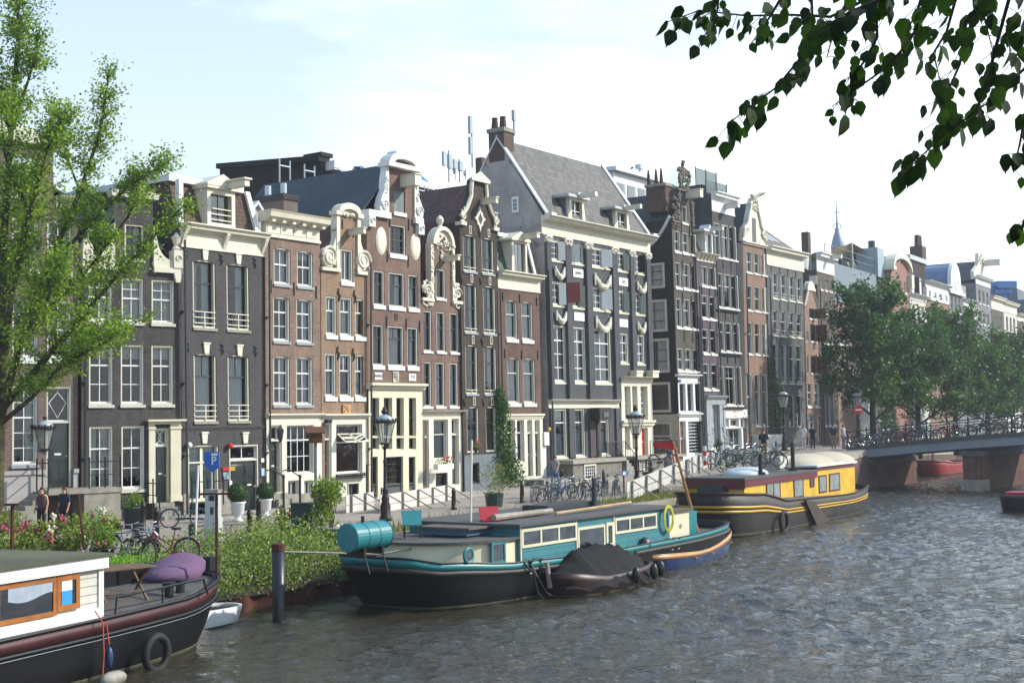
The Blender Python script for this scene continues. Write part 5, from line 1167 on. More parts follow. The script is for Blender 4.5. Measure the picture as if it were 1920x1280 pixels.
# ---------------- L: grey, four bays
bL=brick('plain_grey_brick','#565856','#5e605e','#686a68',stain=.14)
h=House('L','brick_house','plain grey four bay house with broad cream cornice, slatted window guards and roof lights',MAIN,1443,1511,bL,.024,zg=2.8)
W=h.W
cs=lambda d:[(1590+d,1660+d),(1688+d,1756+d),(1786+d,1856+d),(1880+d,1944+d)]
h.row('r2',cs(0),(195,520,258,572),up=1,lo=1,nc=1,split=.45,sill=CREAM,frame=GREY_W,sash=GREY_W,curt=['full','R','full',''],sh=.1,rail=2,arch=.08)
h.row('r2',cs(2),(643,962,693,1000),up=1,lo=1,nc=1,split=.42,sill=CREAM,frame=GREY_W,sash=GREY_W,curt=['full','R','R',''],sh=.1,rail=2,arch=.08)
h.row('r3',cs(2),(-108,385,-75,395),up=1,lo=1,nc=1,split=.36,sill=CREAM,frame=GREY_W,sash=GREY_W,curt=['','full','full',''],sh=.1,rail=2,arch=.08)
h.row('r3',cs(0),(500,900,520,905),up=1,lo=1,nc=1,split=.3,sill=None,frame=GREY_W,sash=GREYD,curt='',arch=0)
zc0=(h.c('e7',1155,770)[1]+h.c('e7',1385,825)[1])/2;zc1=(h.c('e7',1150,645)[1]+h.c('e7',1425,712)[1])/2
h.wallgrid([(0,W,.02,zc0+.05)]);h.cornice(-.05,W+.2,zc0,zc1,.6,CREAM);h.body(zc1-.1)
h.anchors('r2',[(1572,130),(1675,165),(1770,190),(1866,215),(1578,590),(1678,600),(1775,610),(1868,630),(1580,1020),(1680,1035)],.7)
vr,zr=4.5,h.uz(1448,423,4.5)[1]
m=h.mb();m.mold([(.1,zc1),(vr,zr),(9,zc1)],.1,W-.1);h.part(m,'roof',tiles('brown_pantiles','#57493c','#63543f','x'))
for i in range(4):
 m=h.mb();x=1.6+i*1.0;q=lambda t:(.1+(vr-.1)*t,zc1+(zr-zc1)*t+.06)
 a,b=q(.25),q(.6);m.add([(x,a[0],a[1]),(x+.55,a[0],a[1]),(x+.55,b[0],b[1]),(x,b[0],b[1])],[(0,1,2,3)]);h.part(m,'roof_light',GLASSB)
h.room(zc0)
# ---------------- M: narrow spout gable with red shutters
bM=brick('orange_brick','#83685a','#8d7263','#94857a',stain=.18)
h=House('M','warehouse','narrow orange brick spout gable warehouse with dark red shutters',FARP,1513.5,1539,bM,.012,zg=2.7)
W=h.W
zs_=h.c('rr1',160,590)[1];zn=h.c('rr1',150,470)[1];zt=h.c('rr1',150,403)[1]
for t,b,dx in((597,665,0),(710,826,8),(932,1050,12)):
 x0,x1,z0,z1=h.rect('rr1',140+dx,178+dx,t,b);h.holes.append((x0,x1,z0,z1,0));m=h.mb();m.box(x0,x1,.1,.16,z0,z1);h.part(m,'loading_hatch',BLACK)
 m=h.mb();m.box(x1,x1+.04,-.95,-.02,z0,z1);h.part(m,'shutter',paint('dark_red_shutter','#5e1a22',.5,.08));m=h.mb();m.box(x0-.1,x1+.2,-.06,.1,z0-.15,z0);h.part(m,'sill',WHITE)
for t,b in((750,830),(925,1058)):
 x0,x1,z0,z1=h.rect('rr1',117,137,t,b);h.window(x0,x1,z0,z1,nc=1,up=1,lo=1,frame=GREY_W,sill=None,fw=.06)
h.row('rr2',[(133,172),(190,226)],(68,260,70,262),up=1,lo=2,nc=2,split=.4,frame=WHITE,sill=WHITE,sh=.12)
x0,x1,z0,z1=h.rect('rr2',137,192,308,448);h.window(x0,x1,max(.3,z0),z1,nc=3,up=1,lo=1,frame=GREY_W,sill=None)
x0,x1,z0,z1=h.rect('rr2',212,256,315,450);door(h,x0,x1,.1,z1,GREY_W,frame=WHITE)
xa,xb=h.c('rr1',110,500)[0],h.c('rr1',190,500)[0]
h.wallgrid([(0,W,.02,zs_)]);h.ngable([(0,zs_),(W,zs_),(W*.72,zn),(W*.28,zn)],bM,0,.3);m=h.mb();m.box(W*.2,W*.8,-.1,.3,zn,zn+.2);m.prism([(W*.25+.0,zn+.2),(W*.75,zn+.2)]+[(W/2+W*.25*cos(pi*i/8),zn+.2+(zt-zn-.2)*sin(pi*i/8))for i in range(9)],-.08,.3);m.path([(0,-.05,zs_),(W*.28,-.05,zn)],.1,5);m.path([(W,-.05,zs_),(W*.72,-.05,zn)],.1,5);h.part(m,'gable_trim',CREAM)
h.body(zs_);h.groof(zs_-.1,zn,.3,10,TILE_RED);h.room(zs_)
# ---------------- generic far houses
def far(key,name,label,xl,xr,wall,rows,zcp,cornice=None,cm=WHITE,n=3,gf=True,lean=0,zg=1.7,depth=12,hz=.55,off=0,base=None,curt=('','full','R'),fm=GREY_W,cols=None,rlo=1,wall2=None):
 """rows: (top px, bottom px) at the house centre; zcp: px height of the wall top"""
 h=House(key,name,label,FARP,xl,xr,wall,lean,zg=zg,depth=depth,off=off);W=h.W;xm=(xl+xr)/2
 mg=W*.09;pw=(W-2*mg)/n
 for k,(t,b)in enumerate(rows):
  z1,z0=h.uz(xm,t)[1],h.uz(xm,b)[1]
  for i in range(n):
   c=mg+pw*(i+.5);w=pw*hz/2;h.window(c-w,c+w,z0,z1,nc=2,up=1,lo=rlo,split=.42,frame=fm,sash=fm,sill=WHITE,sh=.14,fw=.06,curt=curt[(i+k)%len(curt)])
 zc=h.uz(xm,zcp)[1];h.wallgrid([(0,W,.02,zc)]);h.body(zc,mat=wall2 or wall)
 h.zc=zc
 if cornice:zt=h.uz(xm,cornice)[1];h.cornice(-.05,W+.1,zc-(zt-zc)*.1,zt,.55,cm);h.flat(zc)
 h.room(zc);return h
bN=brick('plain_brown_brick','#4f4640','#5a4f48','#665c55',stain=.15)
h=far('N','brick_house','tall brown brick house with white cornice, directly right of the red shuttered warehouse',1540,1572,bN,[(523,549),(562,593),(614,648),(667,716),(738,800)],512,480,wall2=brick('red_side_brick','#5c443b','#684e44','#77695f'))
h.beam(h.W*.6,h.zc+1.4,1.3,.3,.3,WHITE)
v1,z1=h.vz(*cp('rr1',195,362),0);v0,z0=h.vz(*cp('rr1',142,430),0);m=h.mb();a,b=sorted((v0,v1));m.box(-.05,.0,a,b,z0,z1);h.part(m,'side_window',WHITE)
m=h.mb();m.box(2.7,3.4,1.6,2.2,h.zc,h.uz(1553,447,1.6)[1]);h.part(m,'chimney',chb);m=h.mb();m.lathe([(1.7,0),(1.8,1.0),(1.75,1.15)],(2.0,3.2,h.zc+.3),20);m.tube((2.3,3.2,h.zc+1.4),(2.3,3.2,h.zc+2.0),.18);h.part(m,'roof_tank',paint('pale_metal','#b9c0c2',.5,.08))
h=far('O','brick_house','warm brick house with flower boxes and grey roof terrace under a yellow shade sail',1572.5,1612,bM,[(585,608),(622,650),(670,695),(722,764)],570,None)
m=h.mb();zt=h.uz(1600,503,.8)[1];m.box(.3,h.W+9.4,.8,2.6,h.zc-.5,zt);h.part(m,'roof_storey',paint('blue_grey_cladding','#66737c',.6,.06,.7))
m=h.mb();
for i in range(9):x=.4+i*(h.W+8.8)/8;m.tube((x,.9,zt),(x,.9,zt+1.5),.035,n=5)
for q in(.8,1.5):m.tube((.4,.9,zt+q),(h.W+9.2,.9,zt+q),.03,n=5)
h.part(m,'terrace_railing',LEAD)
def pxy(px,py,v):u,z=h.uz(px,py,v);return(u,v,z)
m=h.mb();A,B_,C_,D_=pxy(1560,469,3),pxy(1596,465,1.2),pxy(1634,476,1.5),pxy(1634,500,5);E_=pxy(1586,500,6)
n=8;g=[]
for i in range(n+1):
 for j in range(n+1):
  s_,t=i/n,j/n;p=[A[k]*(1-s_)*(1-t)+C_[k]*s_*(1-t)+E_[k]*(1-s_)*t+D_[k]*s_*t for k in range(3)]
  p[2]+=.9*(1-abs(2*s_-1))*(1-t)-.5*sin(pi*t);g.append(tuple(p))
m.add(g,[(i*(n+1)+j,(i+1)*(n+1)+j,(i+1)*(n+1)+j+1,i*(n+1)+j+1)for i in range(n)for j in range(n)]);h.part(m,'shade_sail',paint('yellow_canvas','#c3ab6c',.8,.08,.6),smooth=True)
m=h.mb();m.tube((B_[0],1.1,zt),(B_[0],1.1,B_[2]+.5),.06,n=6);m.tube((C_[0],1.3,zt),(C_[0],1.3,C_[2]),.05,n=6);h.part(m,'sail_mast',paint('pale_metal','#b9c0c2',.5,.08))
m=h.mb()
for i in range(26):x=R.uniform(.5,h.W+5);m.ball((x,R.uniform(1.5,3),zt+R.uniform(.1,.8)),R.uniform(.25,.5),6,4,.3)
h.part(m,'roof_planting',leafmat('roof_plants','#3a4a34','#5c6a44',.2))
h=far('O2','house','low white rendered house with a stepped parapet behind the first quay tree',1613,1640,paint('white_render','#b7b5ab',.8,.08,.5),[(590,615),(640,670),(700,735)],560,550)
h=far('O3','house','grey brick house with pale window frames mostly behind the first quay tree',1640.5,1679,brick('mid_grey_brick','#55504c','#5f5a55','#6b6661'),[(590,615),(640,670),(695,735),(750,790)],560,548)
h=far('P','brick_house','pinkish red house with a round arched white cornice and tall shuttered windows',1679.5,1713,brick('pink_brick','#8a6259','#946b61','#988078',stain=.1),[(527,552),(585,612),(635,665),(700,735)],510,None,hz=.45)
W=h.W;m=h.mb();zt=h.uz(1692,488)[1];arc=[(W/2+(W/2)*cos(pi*i/14),h.zc+(zt-h.zc)*sin(pi*i/14))for i in range(15)];h.ngable(arc,h.wall,0,.4)
o2=[(W/2+(W/2+.2)*cos(pi*i/14),h.zc+.1+(zt-h.zc+.5)*sin(pi*i/14))for i in range(15)];m.prism(o2+arc[::-1],-.4,.6);m.box(-.4,.5,-.45,.6,h.zc-.2,h.zc+.15);m.box(W-.5,W+.4,-.45,.6,h.zc-1.6,h.zc-.2);h.part(m,'arched_cornice',CREAM)
m=h.mb();m.lathe([(.0,-.04),(.25,-.03),(.25,0)],(W/2,0,h.zc+1.0),10,'y');h.part(m,'oval_ornament',WHITE);m=h.mb();m.box(-2.2,0,.6,2.6,h.zc-1,h.uz(1670,472,.6)[1]);h.part(m,'roof_hut',paint('pale_blue_cladding','#8c9ba3',.6,.05));m=h.mb();m.tube((-1,1.5,h.uz(1670,472,.6)[1]),(-1,1.5,h.uz(1670,472,.6)[1]+.8),.35,n=8);h.part(m,'chimney_pot',GREYD)
def mansard(h,ztpx,v=1.6,mat=None,dorm=2,top=True):
 xm=0;W=h.W;zt=ztpx;m=h.mb();m.mold([(.2,h.zc),(v,zt),(9,zt),(9,h.zc)],.1,W-.1);h.part(m,'mansard',mat or paint('slate_mansard','#5b6067',.6,.12,1.2))
 if top:m=h.mb();m.box(0,W,v-.3,9,zt,zt+.25);h.part(m,'roof_edge',WHITE)
 for i in range(dorm):
  c=W*(i+.6)/(dorm+.2);m=h.mb();m.box(c-.45,c+.45,.1,v+.6,h.zc,h.zc+(zt-h.zc)*.75);d=h.part(m,'dormer',GREYD if i%2 else WHITE);m=h.mb();m.box(c-.35,c+.35,.07,.1,h.zc+.15,h.zc+(zt-h.zc)*.7);h.part(m,'pane',GLASSB,parent=d)
h=far('Q','house','white fronted house with blue grey mansard and slanting roof window',1713.5,1744,paint('white_render','#b7b5ab',.8,.08,.5),[(575,600),(630,665),(690,725)],565,556);mansard(h,h.uz(1732,520,1.6)[1]+.1)
h=far('Rh','brick_house','orange brick house under a white attic storey of small windows',1744.5,1786,bM,[(577,602),(630,660),(690,725)],568,None)
W=h.W;zt=h.uz(1765,546)[1];m=h.mb();m.box(-.05,W+.05,-.1,.3,h.zc,zt);h.part(m,'attic',WHITE);m=h.mb()
for i in range(4):c=W*(i+.5)/4;m.box(c-.4,c+.4,-.13,-.101,h.zc+.35,zt-.35)
h.part(m,'attic_pane',paint('dark_pane','#15181a',.15,.2,spec=.8));h.cornice(-.2,W+.3,zt,zt+.7,.6,WHITE)
m=h.mb();m.box(-.6,W*.62,1.5,5.5,h.zc-2,h.uz(1760,505,1.5)[1]);h.part(m,'rear_block',brick('dark_rear_brick','#33292a','#3a2f30','#413738'));m=h.mb();zq=h.uz(1760,505,1.5)[1];m.box(-.8,W*.62+.2,1.3,5.7,zq,zq+.5);h.part(m,'roof_edge',paint('pale_eaves','#aab0b2',.6,.05))
h=far('S','house','grey house with tall white bell gable and rounded blue lead roof',1787,1813,paint('grey_render_far','#6b6b70',.8,.1,.5),[(558,590),(620,655),(690,725)],552,None,fm=GREY_W)
W=h.W;zt=h.uz(1808,500)[1];n=10;P=[(W,h.zc),(W,h.zc+.3)]+[(W/2+W*.36*cos(pi*i/n*.98+.02),h.zc+.9+(zt-h.zc-.9)*sin(pi*(i/n))**.8)for i in range(n+1)]+[(0,h.zc+.3),(0,h.zc)]
m=h.mb();m.prism(P,-.1,.3);h.part(m,'gable',WHITE);m=h.mb();m.prism([(p[0]*.94+W*.03,p[1]-.15)for p in P],.31,4.5);h.part(m,'roof',paint('blue_lead','#5d7390',.5,.08));m=h.mb();carve(m,W*.3,W*.7,h.zc+.2,h.zc+1.4,16,-.1,.2);m.box(-.2,W+.2,-.3,0,h.zc-.2,h.zc+.15);h.part(m,'gable_ornament',WHITE)
h=far('T','house','low house with white bracketed attic between the bell gable and the tall neck gable',1813.5,1838,paint('grey_render_far','#6b6b70',.8,.1,.5),[(605,630),(655,690),(715,745)],598,None)
W=h.W;zt=h.uz(1826,575)[1];m=h.mb();m.box(-.05,W+.05,-.1,.3,h.zc,zt);h.part(m,'attic',WHITE);m=h.mb()
for i in range(3):c=W*(i+.5)/3;m.box(c-.35,c+.35,-.13,-.101,h.zc+.3,zt-.3)
h.part(m,'attic_pane',MATS['dark_pane']);h.cornice(-.1,W+.2,zt,zt+.6,.6,WHITE);m=h.mb();m.box(.2,W-.4,1,6,zt+.4,h.uz(1826,542,1)[1]);h.part(m,'roof_hut',paint('zinc_cladding','#7e878d',.6,.08))
h=far('U','house','tallest far grey house with white shaped attic, hoist beam and long dark roof behind',1839,1866,paint('grey_render_far','#6b6b70',.8,.1,.5),[(548,575),(588,612),(640,670),(690,720)],538,524)
W=h.W;zt=h.uz(1846,478)[1];zk=h.zc+(zt-h.zc)*.62;m=h.mb();m.prism([(.1,h.zc+.5),(W-.1,h.zc+.5),(W-.15,zk*.6+h.zc*.4),(W*.68,zk),(W*.62,zt),(W*.38,zt),(W*.32,zk),(.15,zk*.6+h.zc*.4)],.2,.6);carve(m,W*.3,W*.7,zk,zt,14,.15,.25);h.part(m,'gable',CREAM);h.beam(W*.7,h.uz(1860,494)[1],1.8,.6,.7,CREAM);h.groof(h.zc+.3,zk+.6,.7,11,paint('dark_slate_roof','#2f3236',.6,.12,1))
m=h.mb();m.box(-1.0,1.0,6,7.5,zk-2,h.uz(1800,488,6)[1]);h.part(m,'chimney',chb);m=h.mb();zq=h.uz(1800,488,6)[1];m.lathe([(.35,0),(.3,1.4)],(-.5,6.7,zq),8);m.lathe([(.35,0),(.3,1.4)],(.5,6.7,zq),8);h.part(m,'chimney_pot',MATS['clay_pot'])
h=far('V','brick_house','brown brick house with weathered cream cornice near the blue crane',1866.5,1889,bN,[(592,622),(640,665),(700,730)],582,560,CREAM)
h=far('Wh','house','white painted house with bracketed cornice at the far end of the row',1889.5,1914,paint('white_render','#b7b5ab',.8,.08,.5),[(597,625),(645,670),(700,730)],588,570,CREAM)
h=far('X','house','dark brick house cut by the frame at the far end of the row',1914.5,1975,bN,[(640,665),(700,730)],610,598,CREAM)
# ---------------- rooftops and buildings behind the row
def bplane(v):return v
def bblock(name,label,cat,xl,yl,xr,yr,v,D,mat,zb=3.0,roofm=None,pl=MAIN):
 """flat block standing v metres behind the facade line, its front top edge through two pixels"""
 u0,z0=pl.uz(xl,yl,v);u1,z1=pl.uz(xr,yr,v);zt=(z0+z1)/2
 p=pl.pt(u0,v);o=empty(name,(p[0],p[1],zb),pl.rz,label,cat);m=MB();m.box(0,u1-u0,0,D,-1.8,zt-zb);m.build('wall',mat,o)
 if roofm:m=MB();m.box(-.3,u1-u0+.3,-.3,D+.3,zt-zb+.01,zt-zb+.6);m.build('parapet',roofm,o)
 return o,u1-u0,zt-zb
v0=16
u1,zt=MAIN.uz(602,293,v0);p=MAIN.pt(u1,v0);zb=3
o=empty('tall_hall',(p[0],p[1],zb),MAIN.rz,'tall windowless dark brick hall with sloping tarred roof edge behind the narrow houses','building')
hb=brick('sooty_hall_brick','#241f1e','#2b2524','#312b2a',stain=.4,bw=.3,bh=.1)
class _T:pass
tmp=House.__new__(House);tmp.pl=MAIN;tmp.off=0;tmp.u0=u1;tmp.xs=0;tmp.k=0;tmp.zg=0
va,za=tmp.vz(412,308,0);H0_=zt-zb
m=MB();LB=va-v0;H1_=max(za,8)-zb;bev=2.2
m.mold([(0,-1.8),(0,H0_),(LB,H1_),(LB,-1.8)],0,.5);m.mold([(-.1,H0_),(LB,H1_),(LB,H1_-.35),(-.1,H0_-.35)],-.35,.7);m.box(-.2,.9,-.2,1.4,H0_-.01,H0_+.25)
m.build('wall',hb,o)
m=MB();uu,_=MAIN.uz(880,345,v0);L2=uu-u1;zf=MAIN.uz(760,335,v0)[1]-zb
m.box(.4,L2,.2,14,-1.8,zf-.6);m.build('front_wall',brick('pale_brown_brick','#5d4d3e','#67564a','#74665a'),o);m=MB();m.box(.4,L2+.5,-.8,1.0,zf-.59,zf);m.build('eaves',WHITE,o);m=MB();m.box(.5,L2,1.1,14,zf-.6,zf-.1);m.build('roof',GREYD,o)
for i,(xa,xb,yt,yb,lab)in enumerate(((524,590,298,345,'aluminium scaffold tower on the dark hall wall behind the brown chimney'),(780,818,345,392,'aluminium scaffold frames in front of the pale brown wall, right of the arched gable'))):
 v=15.2;ua,z1=MAIN.uz(xa,yt,v);ub,z0=MAIN.uz(xb,yb,v);p=MAIN.pt(ua,v);so=empty('scaffold_tower',(p[0],p[1],z0-3),MAIN.rz,lab,'scaffold','aluminium scaffolds behind the roofs');m=MB();w=ub-ua;H=z1-z0+3
 for x in(0,.9,w-.9,w):m.tube((x,0,0),(x,0,H),.05,n=5);
 for x in(0,w-.9):m.tube((x,0,H-.4),(x+.9,0,H-.4),.05,n=5)
 for z in(H-4.2,H-2.9):m.tube((0,0,z),(w,0,z),.05,n=5)
 m.tube((.9,0,H-2.9),(w/2,0,H-4.2),.04,n=5);m.tube((w/2,0,H-4.2),(w-.9,0,H-2.9),.04,n=5)
 m.build('frame',paint('aluminium','#a9b4bb',.4,.05,metal=.3),so)
for i,(xa,xb,y,lab)in enumerate(((690,722,318,'crumpled blue tarpaulin left of the tall arched white gable'),(778,810,326,'crumpled blue tarpaulin right of the tall arched white gable'))):
 v=14;ua,z=MAIN.uz(xa,y,v);ub,_=MAIN.uz(xb,y,v);p=MAIN.pt(ua,v);m=MB();w=ub-ua;n=9;g=[]
 for a in range(n+1):
  for b in range(5):g.append((w*a/n,b*.7,.75*sin(pi*b/4)*(1-.4*a/n)+R.uniform(-.15,.15)-.3))
 m.add(g,[(a*5+b,(a+1)*5+b,(a+1)*5+b+1,a*5+b+1)for a in range(n)for b in range(4)]);t=m.build('tarpaulin',paint('blue_tarpaulin','#2f6fc0',.4,.15,2),None,True);t.location=(p[0],p[1],z);t.rotation_euler=(0,0,MAIN.rz);setp(t,lab,'tarpaulin','blue tarpaulins on the roofs')
v=14.6;a=MAIN.uz(625,312,v);b=MAIN.uz(646,334,v);p=MAIN.pt(0,v);lo=MB()
for q in(0,.45):lo.tube((a[0]+q,0,a[1]),(b[0]+q,-.6,b[1]),.04,n=5)
for i in range(7):t=i/6;lo.tube((a[0]+(b[0]-a[0])*t,-.6*t,a[1]+(b[1]-a[1])*t),(a[0]+.45+(b[0]-a[0])*t,-.6*t,a[1]+(b[1]-a[1])*t),.03,n=4)
l=lo.build('ladder',paint('aluminium','#a9b4bb',.4,.05,metal=.3));l.location=(p[0],p[1],0);l.rotation_euler=(0,0,MAIN.rz);setp(l,'ladder leaning on the white eaves behind the row','ladder')
def antenna(px,yt,yb,v,lab,kind):
 u,z1=MAIN.uz(px,yt,v);_,z0=MAIN.uz(px,yb,v);p=MAIN.pt(u,v);H=z1-z0;o=empty('antenna_mast',(p[0],p[1],z0),MAIN.rz,lab,'antenna','antennas on the roofs');m=MB();m.tube((0,0,-.5),(0,0,H),.06,n=6);m.build('mast',LEAD,o)
 m=MB()
 if kind=='tall':m.box(-.28,-.1,-.1,.1,H*.6,H);m.box(-.28,-.1,-.1,.1,H*.12,H*.52)
 elif kind=='one':m.box(-.1,.14,-.1,.1,H*.42,H)
 else:
  m.box(-.75,-.4,-.1,.1,H*.35,H*.9);m.box(-.1,.35,-.15,.1,H*.3,H*.85);m.lathe([(.0,0),(.25,.1)],(.8,0,H*.25),8,'y');m.tube((.8,0,-.2),(.8,0,H*.5),.04,n=5)
 m.build('antenna_panel',paint('antenna_grey','#9aa6ad',.5,.05),o)
antenna(884,219,300,9,'tall mast with two slim antenna panels left of the big chimney','tall');antenna(963,207,240,3.4,'single slim antenna standing on the big brick chimney','one');antenna(841,282,330,20,'cluster of broad antenna panels behind the bell gable','multi');antenna(861,298,330,20,'small antenna cluster just left of the tall panel mast','multi')
bblock('brick_stack','square dark brick stack peeping out behind the left slope of the big tiled roof','building',903,300,935,297,17,.6,chb)
u,z=MAIN.uz(532,362,3.5);u2,_=MAIN.uz(574,362,3.5);p=MAIN.pt(u,3.5);o=empty('brick_chimney',(p[0],p[1],10),MAIN.rz,'broad grey brown chimney with two metal pots above the panelled attic','chimney');m=MB();w=(u2-u)*.62;m.box(0,w,0,2.6,-2,z-10.3);m.build('stack',paint('grey_brown_render','#665b54',.9,.15,1),o);m=MB();m.box(-.06,w+.06,-.06,2.66,z-10.3,z-10);m.build('cap',BLACK,o);m=MB();m.lathe([(.17,0),(.17,.6)],(w/2,.5,z-10),8);m.lathe([(.17,0),(.17,.6)],(w/2,1.6,z-10),8);m.build('pot',paint('aluminium','#a9b4bb',.4,.05,metal=.3),o)
u,z=MAIN.uz(478,382,3);p=MAIN.pt(u,3);o=empty('rear_gable',(p[0],p[1],8),MAIN.rz,'small grey rendered gable between the mansard and the panelled attic','house');m=MB();m.prism([(-1.6,-4),(1.6,-4),(1.6,z-9.9),(.1,z-8),(-1.6,z-9.7)],0,4);m.build('wall',RENDER,o)
m=MB();m.prism([(1.7,z-9.95),(1.75,z-9.75),(.1,z-7.85),(-1.7,z-9.5),(-1.7,z-9.7),(.1,z-8.02)],-.15,4.1);m.build('verge',paint('white_verge','#c6c9cc',.6,.06),o)
o,w,zt=bblock('rooftop_building','white flat roofed rooftop apartment with pale windows, behind the big tiled roof','building',1150,325,1272,350,14,10,WHITE,6)
m=MB()
for i in range(6):m.box(w*.04+w*i/6.4,w*.04+w*(i+.8)/6.4,-.05,-.01,zt-2.6,zt-.9)
m.build('window_band',GLASSB,o);m=MB();m.box(-.4,w,-.5,10,zt+.01,zt+.35);m.build('roof_edge',WHITE,o)
for px,yt,lab in((1180,318,'squat metal roof vent left on the white rooftop apartment'),(1198,308,'capped steel flue behind the white rooftop apartment')):
 u,z=MAIN.uz(px,yt,15);p=MAIN.pt(u,15);m=MB();r_=.55 if px==1180 else .25;m.lathe([(r_,-4),(r_,-.5),(r_*1.5,-.45),(r_*1.4,-.05),(r_*.7,0)],(0,0,0),12);v_=m.build('roof_vent',paint('aluminium','#a9b4bb',.4,.05,metal=.3));v_.location=(p[0],p[1],z);setp(v_,lab,'vent','vents on the rooftop apartment')
u,z=MAIN.uz(1192,322,15.5);u2,_=MAIN.uz(1220,322,15.5);p=MAIN.pt(u,15.5);o=empty('brick_chimney',(p[0],p[1],12),MAIN.rz,'long low brick chimney with small pots above the white rooftop apartment','chimney');m=MB();m.box(0,u2-u,0,1.5,-2,z-12);m.build('stack',chb,o)
m=MB();[m.lathe([(.15,0),(.12,.6)],(q,.7,z-12),8)for q in(.6,1.6)];m.build('pot',MATS['clay_pot'],o)
p=rp(1571,470,330);zt=rp(1571,375,330).z;z0=p.z;o=empty('church_spire',(p.x,p.y,2),0,'distant blue grey onion shaped church spire with cross above the roofs','spire');H=zt-2
zz=lambda py:rp(1571,py,330).z-2
m=MB();m.lathe([(1.6,-2),(1.6,zz(470)),(1.65,zz(462)),(1.4,zz(452)),(.9,zz(440)),(.55,zz(432)),(.3,zz(425)),(.2,zz(415)),(.12,zz(390)),(.05,zz(372))],(0,0,0),12);m.build('spire',paint('slate_blue_lead','#5a7286',.5,.12,.3),o,True)
m=MB();c=zz(425);m.torus((0,0,c),.9,.1,12,5,'y');c=zz(398);m.box(-.9,.9,-.06,.06,c-.1,c+.1);m.build('cross',GREYD,o)
p=rp(1878,560,200);o=empty('tower_crane',(p.x,p.y,1.6),radians(10),'blue construction crane head rising behind the far white houses','crane');zz=lambda py:rp(1878,py,200).z-1.6
cb=paint('crane_blue','#2f6ba8',.5,.1,1);m=MB();m.box(-.6,.6,-.6,.6,0,zz(540));m.build('mast',cb,o);m=MB();m.box(-1.2,1.9,-1.2,1.2,zz(541),zz(528));m.build('cab',cb,o);m=MB();m.add([(-1.2,-.5,zz(535)),(-1.2,.5,zz(535)),(-6,.5,zz(553)),(-6,-.5,zz(553)),(-1.2,-.5,zz(543)),(-1.2,.5,zz(543)),(-6,.5,zz(558)),(-6,-.5,zz(558))],[(0,1,2,3),(7,6,5,4),(0,3,7,4),(1,5,6,2),(3,2,6,7),(0,4,5,1)]);m.build('jib',cb,o);m=MB();m.box(-1.5,1.3,-1,1,zz(551),zz(544));m.build('platform',cb,o)
p=rp(1908,560,210);o=empty('far_building',(p.x,p.y,1.6),radians(60),'dark blue grey roof structures with railing behind the last white house','building');m=MB();m.box(-4,8,-4,10,0,rp(1908,566,210).z-1.6);m.box(0,7,0,6,0,rp(1908,540,210).z-1.6);m.build('roof',paint('far_blue_grey','#4d5a66',.6,.15,.5),o)
for k_,x_,zt_ in(('B',.08,9.5),('C',.06,11.5),('D',.05,12),('F',.05,11.5),('H1',-.05,11),('BIG',.08,12.5),('I',1.0,10),('J1',-.04,12),('J2',.02,14),('K',.1,13),('L',.08,13),('N',.1,14)):
 h=HOUSES[k_];m=h.mb();x=x_ if k_!='I' else h.W-.1;m.tube((x,-.22,.1),(x,-.22,zt_),.055,n=6);[m.box(x-.09,x+.09,-.24,-.0,z,z+.05)for z in(2.5,5.5,8.5)];h.part(m,'downpipe',GREYD)
def pavemat(name,c1,c2,mortar,bw=.2,bh=.1,rot=0):
 m,nt,N,L,out=nodes(name);tc=N.new('ShaderNodeTexCoord');mp=N.new('ShaderNodeMapping');mp.inputs['Rotation'].default_value=(0,0,rot);L.new(tc.outputs['Object'],mp.inputs[0])
 b=N.new('ShaderNodeBsdfPrincipled');L.new(b.outputs[0],out.inputs[0]);b.inputs['Roughness'].default_value=.85
 t=N.new('ShaderNodeTexBrick');L.new(mp.outputs[0],t.inputs['Vector']);t.inputs['Scale'].default_value=1;t.inputs['Brick Width'].default_value=bw;t.inputs['Row Height'].default_value=bh;t.inputs['Mortar Size'].default_value=.006
 t.inputs['Color1'].default_value=col(c1);t.inputs['Color2'].default_value=col(c2);t.inputs['Mortar'].default_value=col(mortar)
 f=noise(N,L,tc.outputs['Object'],.35,6,.65);r=ramp(N,L,f,[(.3,.72),(.7,1.15)]);L.new(mixc(N,L,1.0,t.outputs['Color'],r,'MULTIPLY'),b.inputs['Base Color'])
 bn=N.new('ShaderNodeBump');bn.inputs['Strength'].default_value=.5;bn.inputs['Distance'].default_value=.01;bn.invert=True;L.new(t.outputs['Fac'],bn.inputs['Height']);L.new(bn.outputs[0],b.inputs['Normal'])
 return m
PAVE=pavemat('clay_pavers','#857b71','#91877c','#665e57',rot=pi/2-TH)
SLAB=pavemat('kerb_slabs','#8a837a','#959085','#68635c',1.0,1.0,pi/2-TH)
QE=[(-120,-25.5),(-20,-26.6),(8,-26.8),(23.4,-27.2),(24.6,-29.5),(46,-29.6),(60,-30.4),(74,-31.8),(88.8,-34.0),(99.8,-34.2),(100,-37.3),(112,-38.8),(130,-40),(165,-43),(230,-47),(420,-60)]
def quay_n(d):
 for(a,na),(b,nb)in zip(QE,QE[1:]):
  if d<=b:return na+(nb-na)*max(0,d-a)/(b-a)
 return QE[-1][1]
ds=sorted(set([q[0]for q in QE]+[z[0]for z in ZS if-120<z[0]<420]+[-60,16,32,50,66,94,106,120,145,190,300]))
m=MB();k=[]
for d in ds:
 z=zstreet(d);n0=quay_n(d)
 k.append([fdn(d,n,z)for n in(n0-.45,n0-8,n0-16,n0-60,n0-2500)])
for a,b in zip(k,k[1:]):
 for i in range(4):m.quad(a[i],b[i],b[i+1],a[i+1])
o=m.build('street',PAVE);setp(o,kind='structure')
m=MB()
